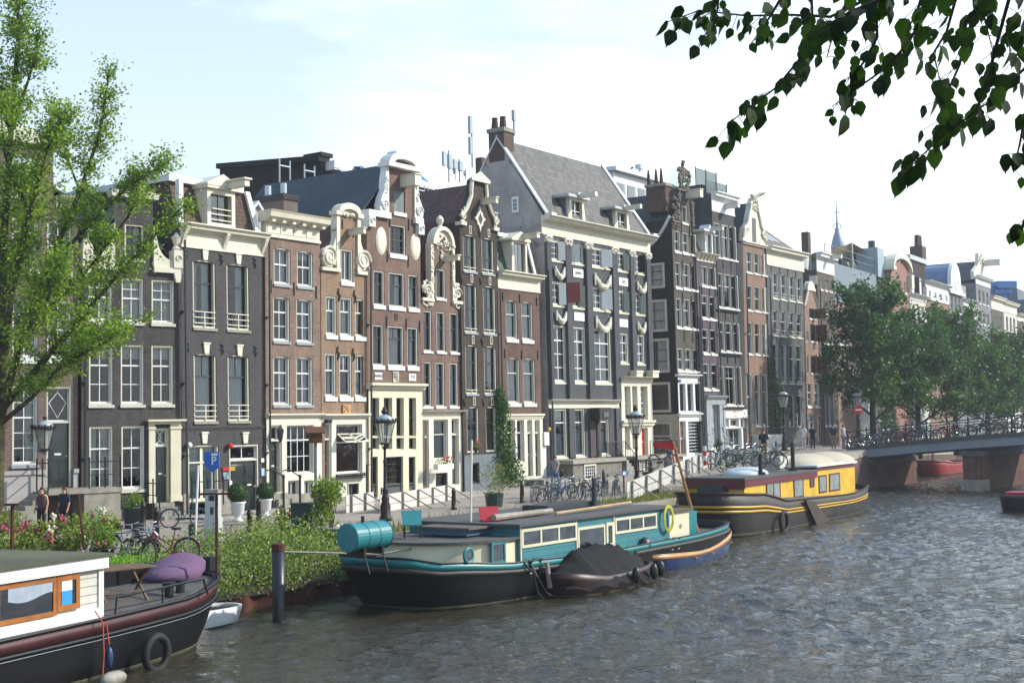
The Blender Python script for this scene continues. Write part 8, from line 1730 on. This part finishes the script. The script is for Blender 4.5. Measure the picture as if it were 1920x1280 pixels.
# --- yellow barge
Y=Boat('yellow_houseboat','yellow boarded houseboat with bordeaux trim, grey hull and canvas domes',32,52.0,-23.45,20.2,1.8,[(0,1.95),(.14,1.8),(.32,1.3),(.75,1.15),(1,1.35)],'houseboat',e=.42)
Y.hull(paint('grey_worn_hull','#2a2623',.6,.4,.8,dirt=('#100f0e',.7,.48)),RF,.25,(('yellow_stripe',.66,.72,.03,paint('yellow_line','#b8901a',.5,.1)),('yellow_stripe',.56,.62,.03,paint('yellow_line','#b8901a',.5,.1)),('rail_cap',.97,1.02,.04,paint('rusty_cap','#3f2c25',.8,.3,2))))
y=lambda px,py,v=-1.4:Y.xz(px,py,v)
x0,z0=y(1395,906);x1,z1=y(1602,868);xm,zm=y(1530,880);zl=(z0+zm)/2
Y.box('cabin',x0,x1,-1.4,1.3,.95,zl+.02,YBD);Y.box('upper_cabin',xm,x1,-1.39,1.3,zl+.02,z1+.02,BORD)
Y.box('fascia',x0-.1,xm,-1.47,-1.401,zl-.25,zl+.02,BORD);Y.box('fascia_front',x0-.1,x0-.02,-1.47,1.4,zl-.35,zl+.02,BORD);Y.box('roof',x0-.15,xm,-1.5,1.4,zl+.021,zl+.12,RF);Y.box('roof_edge',xm-.1,x1+.15,-1.5,1.4,z1+.021,z1+.12,WHITE)
Y.box('cabin_front_panel',x0-.06,x0-.01,-.7,.6,1.0,zl-.35,BORD)
for a,b,t,bo in((895,1018,380,535),(1130,1215,352,505),(1270,1308,345,420),(1345,1415,325,465),(1435,1528,308,448)):
 cx=lambda q,w:(1240+q/4.571,820+w/4.571);xa_,zt_=y(*cx(a,t));xb_,zb_=y(*cx(b,bo));Y.win(xa_,xb_,max(zb_,1.2),min(zt_,zl-.05 if b<1340 else 9),-1.405,BORD,2 if a==895 else 1,curt=None if a==1270 else 'full',f=.07)
for i,q in enumerate((xm+2.2,xm+5.6)):
 m=MB();n=16;P=[(q+2.1*cos(pi*j/n),z1+.1+.75*sin(pi*j/n))for j in range(n+1)];m.ball((q,0,z1+.05),(2.3,1.4,.58),24,12);m.build('canvas_dome',paint('canvas','#a79f8b',.85,.08,.8),Y.o,True)
m=MB();m.ball((x0+3.6,0,zl+.12),(1.5,1.0,.35),16,8);m.build('roof_light',paint('pale_dome','#aab4b8',.3,.05),Y.o,True)
for px,h_ in((1426,.95),(1487,1.35)):xx,_=y(px,880,-.9);m=MB();m.tube((xx,-.9,zl+.1),(xx,-.9,zl+.1+h_),.1,n=8);m.lathe([(.22,0),(.22,.12)],(xx,-.9,zl+.12),8);m.build('stove_pipe',BLACK,Y.o)
xx,_=y(1450,890,.8);Y.box('roof_box',xx-.9,xx+.9,.1,1.0,zl+.12,zl+.75,GREY_W)
tyre(Y,y(1467,977,-1.9)[0],-1.98,.45,.42);xx,_=y(1530,958,-1.9)
m=MB();P=[(xx-1.6,1.25),(xx-.4,1.1),(xx+1.6,.1),(xx+.2,-.3)];m.prism(P[::-1],-1.98,-1.88);m.build('leeboard',paint('leeboard_wood','#3b302a',.7,.3,2),Y.o)
Y.box('bow_box',1.4,2.4,-.6,.6,1.5,2.2,GREYD)
# --- left houseboat
Q=Boat('white_houseboat','black and maroon barge with white boarded cabin and oak window frame, nearest the camera',24,9.5,-21.1,17.7,2.25,[(0,1.3),(.5,1.22),(.85,1.28),(1,1.55)],'houseboat',e=.5)
MRN=paint('maroon_strake','#3c1519',.5,.25,1.5,dirt=('#6b4a40',3,.68));Q.hull(TAR,paint('worn_deck','#4e4a47',.8,.25,1.2),.06,(('maroon_strake',.76,.97,.02,MRN),('rubbing_strake',.70,.755,.08,BLACK),('chrome_line',.66,.675,.05,CHR),('rail_cap',.97,1.02,.05,IRON)))
q=lambda px,py,v=-1.9:Q.xz(px,py,v)
xe,_=q(183,1100);zt=(q(195,1037)[1]+q(0,1061)[1])/2;Q.box('cabin',2.5,xe,-1.9,1.7,1.1,zt-.2,WBD);Q.box('cabin_roof',2.3,xe+.25,-2.1,1.95,zt-.05,zt,RF2);Q.box('fascia',2.35,xe+.18,-2.04,1.9,zt-.3,zt-.051,WHITE);Q.box('corner_post',xe-.0,xe+.14,-1.94,-1.75,1.1,zt-.3,WHITE);Q.box('cabin_skirt',2.4,xe+.05,-1.99,-1.901,1.1,1.42,WHITE)
x0,z0=q(3,1165);x1,z1=q(145,1062);xd,_=q(98,1110);zb_=1.44;zt2=zt-.33;w_=Q.win(x0-.2,xd+.05,zb_,zt2,-1.93,OAK,1,f=.09,pane=paint('blue_dark_pane','#11161f',.06,.4,3,spec=.9,coat=1.0));Q.win(xd+.06,x1,zb_+.06,zt2,-1.935,OAK,1,f=.11,pane=MATS['blue_dark_pane'])
m=MB();n=12
for i in range(n):a=x0+.1+(xd-x0-.15)*i/n;b=a+(xd-x0-.15)/n;m.quad((a,-1.957-.006*(i%2),zt2-.34-.06*sin(i*.4)),(b,-1.957-.006*((i+1)%2),zt2-.34-.06*sin(i*.4+.4)),(b,-1.957,zt2-.09),(a,-1.957,zt2-.09))
m.build('curtain',paint('bluish_curtain','#8f9aa6',.8,.12,2),w_);a,b=xd+.2,x1-.13
Q.box('poster',a,a+(b-a)*.78,-1.962,-1.957,zb_+.17,zb_+.45,paint('poster_blue','#2e86c0',.5,.05));Q.box('poster_top',a,a+(b-a)*.78,-1.962,-1.957,zb_+.452,zb_+.68,SASH)
m=MB();m.path([(xe+.3,-2.1,1.25),(xe+.35,-2.1,1.6),(xe+3.2,-2.15,1.65),(xe+3.35,-2.15,1.3)],.028,6);m.tube((xe+1.8,-2.12,1.25),(xe+1.8,-2.12,1.63),.02,n=5);m.build('hand_rail',IRON,Q.o)
for dx,dy in((Q.xz(317,1112,-1.6)[0]-xe+.6,-1.6),(Q.xz(338,1103,-1.5)[0]-xe+.6,-1.5)):m=MB();m.lathe([(.14,0),(.1,.05),(.1,.3),(.15,.33),(.15,.4)],(xe+dx-.6,dy,1.22),10);m.build('mooring_bollard',IRON,Q.o)
tyre(Q,q(290,1220,-2.4)[0],-2.45,.32,.36);m=MB();xx,_=q(195,1180,-2.45);m.ball((xx+.1,-2.5,.5),(.08,.08,.22),10,6);m.build('fender',paint('blue_fender','#20355c',.4,.1),Q.o,True);m=MB();m.ball((xx+.1,-2.6,.08),(.36,.17,.16),12,7);m.build('float',paint('grey_float','#8d8a80',.7,.25,4),Q.o,True);m=MB();m.path([(xx-.1,-2.3,1.45),(xx,-2.42,1.2),(xx-.08,-2.52,.6),(xx-.15,-2.55,.2)],.013,5);m.tube((xx+.1,-2.42,1.2),(xx+.1,-2.5,.75),.012,n=4);m.build('orange_rope',paint('orange_rope','#b5442a',.8,.2,6),Q.o)
m=MB();xx,_=q(392,1060,-.3);m.tube((xx,-.3,1.3),(xx,-.3,1.85),.16,n=10);m.build('capstan',IRON,Q.o)
def onq(f,name,label,cat,x,y,z,rz=0):o=empty(name,(*Q.pl.pt(x,y),z),Q.pl.rz+rz,label,cat);f(o);return o
def table(o):
 WT=paint('weathered_teak','#63503f',.8,.2,4)
 m=MB();[m.box(-.55,.55,-.38+.127*i,-.27+.127*i,.68,.71)for i in range(6)];m.build('tabletop',WT,o)
 for x in(-.42,.42):
  for s_ in(-1,1):m=MB();m.tube((x,-.34*s_,.0),(x,.3*s_,.68),.028,n=4);m.build('leg',WT,o)
 m=MB();m.tube((-.42,-.1,.25),(.42,-.1,.25),.02,n=4);m.build('stretcher',WT,o)
onq(table,'folding_table','weathered slatted folding table on the deck beside the white cabin','table',xe+1.6,-1.1,1.22,-.3).scale=(1.2,1.2,1.2)
def bench(o):m=MB();m.box(-.3,.3,-.3,.3,.4,.44);m.build('seat',MATS['weathered_teak'],o);[(lambda m:(m.tube((x,-.25,0),(x,.25,.4),.024,n=4),m.build('leg',MATS['weathered_teak'],o)))(MB())for x in(-.25,.25)]
onq(bench,'folding_stool','small slatted folding stool between the white cabin and the table','stool',xe+.55,-1.2,1.22)
def bag(o):
 m=MB();m.ball((0,0,.34),(1.05,.6,.36),22,14,.03);m.v=[(x,y,max(.0,z*(1+.25*x)+.05*sin(5*x+3*y)))for x,y,z in m.v];m.build('cushion',paint('mauve_fabric','#5f4763',.9,.1,1.5,bump=.5),o,True);m=MB();m.box(-.85,-.78,-.2,.05,.05,.2);m.build('fabric_tag',GREY_W,o)
xx,_=Q.xz(330,1085,-.4);onq(bag,'bean_bag','large mauve bean bag lying on the bow deck of the near barge','bean bag',xx+.1,-.3,1.26,.15)
for px,pt,pb_,v,lb in((406,925,1097,-1.5,'rusty T topped pole standing on the bow of the near barge'),(23,945,1030,.8,'thin rusty T topped pole rising behind the white cabin roof'),):
 xx,z1=Q.xz(px,pt,v);_,z0=Q.xz(px,pb_,v);m=MB();m.tube((0,0,z0),(0,0,z1),.04,n=6);m.box(-.42 if px>100 else-.16,.42 if px>100 else .16,-.03,.03,z1-.03,z1+.02);put(m,'rusty_pole',RUST,(*Q.pl.pt(xx,v),0),0,lb,'pole','rusty poles by the near barge')
p0=gp(158,1030,1.9);p1=rp(146,925,p0.y);m=MB();m.tube(p0,p1,.035,n=6);o=m.build('rusty_pole',RUST);setp(o,'slanting rusty pole rising out of the hydrangeas','pole','rusty poles by the near barge')
m=MB();P=[(x+xe+2.6,yy)for x,yy in((0,.2),(2.2,.2),(2.2,1.4),(0,1.4))];m.box(xe+2.4,xe+5.2,.5,1.7,1.2,1.75);o=m.build('deck_box',BLACK,Q.o)
m=MB();leaves(m,700,lambda:(xe+3.0+R.random()*2.0,.6+R.random(),1.76+R.uniform(0,.22)),.1,flat=-.8,asp=.25);o=m.build('deck_grass',leafmat('bright_grass','#4f7a1c','#7ea832',.4),Q.o)
# --- small ones
D=Boat('rowing_boat','small white rowing boat filled with weeds, behind the near barge bow',30,0,0,3.6,.72,[(0,.5),(1,.42)],'boat',e=.65);p=gp(445,1160,0);D.pl.O=(p.x-1.9,p.y-3.0);D.o.location=(*D.pl.O,0);D.hull(paint('white_hull','#b8bab8',.5,.1,2),SOIL,.08)
K=Boat('red_boat','red open boat moored to the quay wall beyond the bridge',35.6,0,0,9,1.35,[(0,1.25),(.4,1.0),(1,1.0)],'boat',e=.6);p=fdn(110.5,-37.0);K.pl.O=p;K.o.location=(*K.pl.O,0);K.hull(paint('signal_red_hull','#8a1c15',.45,.12,1.5),BLACK,.3,(('rubbing_strake',.93,1.02,.05,BORD),))
m=MB();[m.torus((1.5+i*1.5,-1.52,.6),.32,.02,16,4,'y')for i in range(4)];m.build('painted_rings',paint('pale_red','#a5544c',.6),K.o)
F=Boat('dark_boat','dark blue boat entering at the right edge with red seat inside',35,0,0,7,1.15,[(0,.95),(.4,.8),(1,.8)],'boat',e=.6);p=gp(1896,965,0);F.pl.O=(p.x+.35,p.y+.4);F.o.location=(*F.pl.O,0);F.hull(paint('night_blue_hull','#0c1020',.4,.1),IRON,.2,(('rubbing_strake',.85,1.0,.06,RF),));F.box('seat',.8,2.2,-.7,.7,.7,1.05,paint('crimson_seat','#8c1630',.6,.1))
p=gp(523,1163,0);o=empty('mooring_pile',(p.x,p.y,0),0,'thick dark mooring pile with rusty cap standing in the water before the weeds','mooring pile');z1=CAM.z-(1017-797)*p.y/FPX;m=MB();m.lathe([(.17,-1.5),(.17,z1-.18)],n=16);m.build('tube',paint('dark_blue_steel','#191d24',.4,.2,2,dirt=('#4a3228',2,.66)),o,True);m=MB();m.lathe([(.175,z1-.18),(.175,z1),(.12,z1+.03),(0,z1+.03)],n=16);m.build('cap',RUST,o);m=MB();m.path([(.15,0,z1-.2),(2.5,1.5,z1-.45),(4.2,2.2,z1-.25)],.03,5);m.build('mooring_rope',TIM,o)
# ------ plants and trees
WEED=leafmat('weed_leaves','#304d18','#7d9036',.4,c3='#a09a50');IVY=leafmat('ivy_leaves','#1d3a14','#3f6420',.3);GRS=leafmat('dry_grass','#5d6a2c','#8f8550',.35)
def curve(P,t):
 P=[Vector(p)for p in P];n=len(P)-1;i=min(int(t*n),n-1);f=t*n-i;return P[i].lerp(P[i+1],f)
m=MB();rb=random.Random(3)
def bankpt():
 d=rb.uniform(d0-3.2,d1+3);t=rb.random();n=npile+.1+(-29.6-npile)*t;return d,n,.4+.85*t
for c in range(230):
 d,n,z=bankpt();hgt=(rb.uniform(.35,1.0)+.6*max(0,1-abs(d-d0-1.5)/3));r_=rb.uniform(.2,.45)
 for _ in range(110):
  x,y=fdn(d+rb.gauss(0,r_),n+rb.gauss(0,r_));zz=z+hgt*rb.random()**.7;s_=rb.uniform(.04,.1);a=Vector((rb.gauss(0,1),rb.gauss(0,1),rb.gauss(.6,1))).normalized();b=a.orthogonal().normalized()*s_*.35;q=Vector((x,y,zz));m.add([q-a*s_*.5,q+b,q+a*s_*.5,q-b],[(0,1,2,3)])
o=m.build('weeds',WEED);setp(o,'bright green weeds overgrowing the bank behind the mooring pile',kind='stuff')
m=MB()
for _ in range(3800):
 d=rb.uniform(27,66);n=quay_n(d)-rb.random()**2*2.0-.1;x,y=fdn(d,n);z=zstreet(d);hh=rb.uniform(.1,.5)*(1.3 if rb.random()<.3 else .7);l=Vector((rb.gauss(0,.12),rb.gauss(0,.12),hh));q=Vector((x,y,z));w=.02;m.add([q+Vector((-w,0,0)),q+Vector((w,0,0)),q+l],[(0,1,2)])
o=m.build('grass',GRS);setp(o,'thin dry grass growing along the quay edge',kind='stuff')
for i,(px,py,rx,h_,lb,fm,nf)in enumerate(((10,1052,1.0,1.35,'hydrangea bush with deep pink blooms at the left edge',PINK,7),(70,1050,.8,1.1,'sparse olive bush between the pink hydrangea and the lamp post',PINK,2),(118,1052,.85,1.35,'tall bush with faded pinkish blooms right of the lamp post',PALE,5),(160,1056,.75,1.25,'bush with small pink and pale blooms beside the slanting pole',PINK,4),(40,1062,.9,.9,'low green bush against the white cabin roof',SALM,2),(205,1045,.35,1.35,'tall thin bush with a cream hydrangea head by the grey stoop wall',PALE,3))):
 p=gstreet(px,py);o=empty('hydrangea_bush',p,0,lb,'bush','bushes along the left quay edge');m=MB();n=int(1500*rx)
 for k in range(9):t=rb.uniform(0,6.28);c=(rx*.6*cos(t),rx*.5*sin(t),h_*rb.uniform(.3,.85));leaves(m,n//9,shell(c,(rx*.45,rx*.4,h_*.3),rb,.3),.12,rb)
 m.build('foliage',HYD,o);m=MB()
 for k in range(nf):t=rb.uniform(0,6.28);c=Vector((rx*.9*cos(t),-abs(rx*.7*sin(t)),h_*rb.uniform(.5,1.05)));[m.ball(c+Vector((rb.gauss(0,.05),rb.gauss(0,.05),rb.gauss(0,.05))),.045,5,4)for _ in range(9)]
 m.build('blooms',fm,o);m=MB();[m.tube((0,0,0),(rx*.5*rb.uniform(-1,1),rx*.4*rb.uniform(-1,1),h_*.8),.015,.006,4)for _ in range(6)];m.build('stems',STEM,o)
def ivy(pts,w,n,v,label,h_):
 """creeper on a wall: px path with half widths"""
 m=MB();P=[]
 for k in range(n):
  t=rb.random();q=curve([(a,b,0)for a,b in pts],t);i=t*(len(w)-1);j=int(min(i,len(w)-2));ww=w[j]+(w[j+1]-w[j])*(i-j);u_,z_=MAIN.uz(q.x+rb.gauss(0,ww*.5),q.y+rb.gauss(0,8),v);pp=MAIN.pt(u_,v-abs(rb.gauss(0,.14)));P.append((pp[0],pp[1],max(z_,h_)))
 it=iter(P);leaves(m,n,lambda:next(it),.15,rb);o=empty('ivy',(0,0,0),0,label,'climbing plant');m.build('foliage',IVY,o);m=MB();st=[]
 for i in range(9):q=curve([(a,b,0)for a,b in pts],i/8);u_,z_=MAIN.uz(q.x,q.y,v);pp=MAIN.pt(u_,v-.04);st.append((pp[0],pp[1],z_))
 m.path(st,.03,5);m.build('stem',STEM,o)
ivy([(930,735),(940,760),(940,800),(945,850),(955,880),(960,905)],[4,10,13,16,26,30],3600,-.18,'dark ivy climbing between the dark brown bell gable and the brick house',1.45)
ivy([(1446,670),(1447,710),(1455,740),(1462,770),(1455,800),(1452,830)],[3,6,15,22,13,8],2600,-.2,'bright creeper on the wall between the salmon house and the grey house',2.7)
for hx,px,py,c,lab in((0,832,870,'G','white flower box with red and green plants on a railing'),(0,892,838,'H0','hanging basket with bright pink flowers on the dark brown house')):
 u_,z_=MAIN.uz(px,py,-.7);pp=MAIN.pt(u_,-.7);o=empty('flower_box',(pp[0],pp[1],z_),RZ,lab,'flower box');m=MB()
 if c=='G':m.box(-.65,.65,-.15,.15,-.25,.02);m.build('box',WHITE,o);m=MB()
 else:m.lathe([(.05,-.3),(.2,-.05),(.2,0)],n=8);m.build('box',GREYD,o);m=MB()
 leaves(m,260,lambda:(rb.gauss(0,.35 if c=='G' else .15),rb.gauss(0,.1),rb.uniform(0,.3)),.08,rb);m.build('foliage',HYD,o);m=MB();[m.ball((rb.gauss(.15 if c=='G' else 0,.25 if c=='G' else .16),-.1+rb.gauss(0,.08),rb.uniform(.1,.4)),.05,5,4)for _ in range(14)];m.build('flowers',RED if c=='G' else PINK,o)
m=MB()
for x in(-.5,.5):m.tube((x,0,-1.6),(x,0,0),.04,n=6)
# --- trees
def tree(name,label,p,limbs,bark,leafm,trunk,nsub,nleaf,lsize,seed,sub=(1.0,2.2),spread=.28,group=None,up=.35,flat=0):
 """trunk and limbs are polylines with radii; twigs and leaves grow off the limbs"""
 r=random.Random(seed);o=empty(name,p,0,label,'tree',group);m=MB();m.path(trunk[0],trunk[1],9);m.build('trunk',bark,o,True);m=MB();lf=MB()
 for P,r0 in limbs:
  n=max(8,int(3*len(P)));pts=[curve(P,i/n)for i in range(n+1)];m.path(pts,[r0*(1-.85*i/n)+.008 for i in range(n+1)],6)
  Ln=sum((b-a).length for a,b in zip(pts,pts[1:]))
  for s_ in range(int(nsub*Ln)):
   t=r.uniform(.18,1.0);b=curve(P,t);dr=(curve(P,min(1,t+.05))-curve(P,max(0,t-.05))).normalized();d=(dr*.7+Vector((r.gauss(0,1),r.gauss(0,1),r.gauss(up,.8)))).normalized();l=r.uniform(*sub)*(1.1-.5*t);q=[b,b+d*l*.5+Vector((0,0,-.02)),b+d*l];m.path(q,[.018,.012,.004],4)
   for _ in range(nleaf):
    tt=r.uniform(.15,1.08);c=b+d*l*tt+Vector((r.gauss(0,spread),r.gauss(0,spread),r.gauss(0,spread*.8)))*(.5+.5*tt);a=Vector((r.gauss(0,1),r.gauss(0,1),r.gauss(-.3,.7))).normalized();w=a.cross(Vector((r.gauss(0,1),r.gauss(0,1),r.gauss(0,1)))).normalized();z_=lsize*r.uniform(.6,1.3);lf.add([c-a*z_*.5,c+w*z_*.3,c+a*z_*.5,c-w*z_*.3],[(0,1,2,3)])
 m.build('branches',bark,o);lf.build('crown',leafm,o);return o
BARK=paint('mossy_bark','#3a3626',.95,.35,2,bump=.6,dirt=('#5b5a22',1.5,.5));LGR=leafmat('bright_tree_leaves','#3f5d18','#83993a',.5)
tb=gstreet(0,1010);tb=Vector((rp(-2,900,43).x,43,1.4))
def tp(px,py,dd=0):q=rp(px,py,43+dd);return q-tb
LM=[([(4,765,0),(50,715,-.3),(95,660,-.5),(150,600,-.5),(215,520,-.3),(290,440,.2),(345,385,.4)],.13),([(3,770,0),(40,640,.4),(90,500,.8),(150,360,1),(190,240,1),(205,130,1)],.14),([(0,760,0),(20,560,-.3),(55,400,-.8),(95,260,-1),(120,220,-1)],.12),([(0,700,0),(5,480,.6),(20,250,1),(35,60,1),(30,-60,1)],.16),([(6,790,0),(60,745,-1),(110,690,-1.4),(170,655,-1.5),(225,625,-1.5)],.08),([(95,660,-.5),(150,665,-.4),(200,640,-.3),(262,600,0)],.05),([(90,500,.8),(160,430,.4),(240,350,.2),(320,300,0)],.07),([(40,640,.4),(110,560,1.2),(170,500,1.6),(245,400,1.4),(262,330,1.2)],.07),([(20,560,-.3),(-60,400,-1),(-120,250,-1),(-140,100,-1)],.1),([(0,700,0),(-80,600,1),(-160,520,1.5),(-230,420,1)],.1),([(20,250,1),(60,130,.6),(75,60,.5)],.06),([(20,250,1),(-30,120,.6),(-50,-40,.5)],.06),([(6,780,0),(40,640,-2),(90,560,-2.6),(120,480,-2.8)],.07),([(0,650,0),(30,520,2),(50,400,2.4),(40,300,2.2)],.07),([(150,360,1),(120,280,.5),(105,200,.2)],.04),([(55,400,-.8),(10,300,-1.5),(0,200,-1.5)],.06)]
tree('bright_green_tree','bright green leafy tree with mossy trunk at the left edge of the quay',tb,[([tp(*q)for q in P],r_)for P,r_ in LM],BARK,LGR,([tp(-12,1010),tp(-8,900),tp(-4,800),tp(0,700),tp(2,620)],[.34,.27,.24,.18,.12]),6.6,84,.115,5,(.5,1.5),.19)
DGR=leafmat('elm_leaves','#1a2f11','#42652a',.38);DB=paint('dark_bark','#2d2722',.95,.25,2,bump=.5)
for i,(px,top,dep,wd,lb)in enumerate(((1637,520,103.7,1.0,'first and largest dark green elm behind the bridge railing'),(1722,585,112,.92,'second elm on the far quay, just right of the largest'),(1792,572,120,1.0,'third elm on the far quay with a broad crown'),(1852,640,128,.8,'fourth smaller elm on the far quay'),(1900,615,136,.9,'last elm on the far quay at the right edge'))):
 p=rp(px,800,dep);H=rp(px,top,dep).z-1.8;r=random.Random(20+i);rr=(92 if i==0 else 78)*wd*dep/FPX;lm=[]
 for k in range(15):t=2.4*k+r.uniform(-.3,.3);z0=H*(.2+.4*(k/14));el=r.uniform(.25,.5)+.55*k/14;zt=z0+(H-z0)*(.25+.68*k/14);q=rr*(1.0-.55*(k/14)**1.6);lm.append(([(0,0,z0),(q*.4*cos(t),q*.4*sin(t),z0+(zt-z0)*.4),(q*.75*cos(t),q*.75*sin(t),z0+(zt-z0)*.75),(q*cos(t),q*sin(t),zt)],.09))
 lm+=[([(0,0,H*.5),(.3,.2,H*.75),(.1,0,H*.93)],.12)]
 tree('elm_tree',lb,Vector((p.x,p.y,1.8)),lm,DB,DGR,([(0,0,-.4),(0,0,H*.25),(.1,0,H*.6)],[.28,.22,.1]),3.6,58 if i==0 else 50,.3,30+i,(1.0,2.1),.36,'elms along the far quay',.1)
FLM=leafmat('foreground_leaves','#101f0a','#263d12',.36,.8);TWB=paint('twig_brown','#2a211a',.9,.2)
TW=[[(1960,-60),(1700,-20),(1600,20),(1530,60),(1500,110),(1455,165),(1400,205),(1362,235)],[(1760,-10),(1698,86),(1661,128),(1598,172),(1560,200)],[(1700,-40),(1560,32),(1480,28),(1400,30),(1312,20),(1250,42)],[(1900,-30),(1868,86),(1852,150),(1830,210),(1785,240),(1725,295),(1700,320)],[(1990,60),(1900,150),(1850,195),(1800,225)],[(1990,120),(1925,200),(1912,270),(1900,320)],[(1480,-30),(1445,30),(1410,80)],[(1520,-30),(1525,60),(1500,120)],[(1640,-30),(1645,70),(1618,120),(1590,150)],[(1800,-30),(1775,60),(1750,100),(1765,160)],[(1880,-40),(1810,40),(1800,120),(1765,200),(1760,240)],[(1620,-40),(1580,20),(1560,70),(1550,110)],[(1350,-40),(1345,20),(1310,90)],[(1930,-20),(1920,60),(1905,110)],[(1960,380),(1925,410),(1920,425)],[(1740,-40),(1720,20),(1700,60)],[(1850,-40),(1845,30),(1860,90)]]
rf=random.Random(9);o=empty('overhanging_tree',(4.3,3.2,0),0,'dark leafy branches of a near tree hanging into the upper right corner','tree');off=Vector((4.3,3.2,0));tw=MB();lf=MB()
OUT=[(0,0),(.2,.08),(.33,.27),(.36,.45),(.29,.65),(.16,.83),(.05,.94),(0,1.06)]
def leaf(c,d,nrm,s_):
 d=d.normalized();x=d.cross(nrm).normalized();n_=x.cross(d);vs=[];k=len(OUT);cv=rf.uniform(.05,.25)
 for a,b in OUT:vs.append(c+d*b*s_-n_*s_*cv*b*b)
 for sg in(1,-1):
  for j,(a,b)in enumerate(OUT[1:-1]):e=a*(1+.05*(-1)**j);vs.append(c+d*(b-.04)*s_+x*sg*e*s_-n_*s_*(cv*b*b-.12*e))
 R1=list(range(k,2*k-2));R2=list(range(2*k-2,3*k-4));fs=[]
 for S_ in(R1,R2):
  fs.append((0,S_[0],1));fs+=[(j+1,S_[j],S_[j+1],j+2)for j in range(k-3)];fs.append((k-2,S_[-1],k-1))
 lf.add(vs,fs)
for ti,P in enumerate(TW):
 dp=4.7+.25*((ti*7)%5);W3=[rp(a,b,dp+.04*i)-off for i,(a,b)in enumerate(P)];n=24;pts=[curve(W3,i/n)for i in range(n+1)];tw.path(pts,[.008*(1-.75*i/n)for i in range(n+1)],5);Ln=sum((b-a).length for a,b in zip(pts,pts[1:]));k=int(Ln/.02)
 for j in range(k):
  t=(j+.5)/k;b=curve(W3,t);sc=CAM+(b+off-CAM);dr=(curve(W3,min(1,t+.03))-curve(W3,max(0,t-.03))).normalized();side=Vector((rf.gauss(0,.5),rf.gauss(0,.6),0));d=dr*.35+side*.6+Vector((0,0,-rf.uniform(.4,1.1)));q=b+d.normalized()*.012+Vector((rf.gauss(0,.028),rf.gauss(0,.08),rf.gauss(0,.02)));tw.tube(b,q,.0016,n=3);leaf(q,d,Vector((rf.gauss(0,.7),-1,rf.gauss(0,.6))).normalized(),rf.uniform(.04,.09)*(1.1 if t>.9 else 1))
tw.path([rp(1960,-60,4.8)-off,Vector((.1,.9,7.6)),Vector((0,0,6.5))],[.015,.04,.08],6);tw.path([rp(1990,60,4.8)-off,Vector((.1,.6,6.6)),Vector((0,0,5.8))],[.012,.04,.07],6);tw.path([rp(1760,-10,4.8)-off,rp(1960,-60,4.85)-off],.01,5)
tw.build('branches',TWB,o);lf.build('leaves',FLM,o);m=MB();m.path([(0,0,-1),(0,0,3),(.05,0,6),(0,0,9)],[.3,.25,.2,.1],10);m.build('trunk',BARK,o,True)
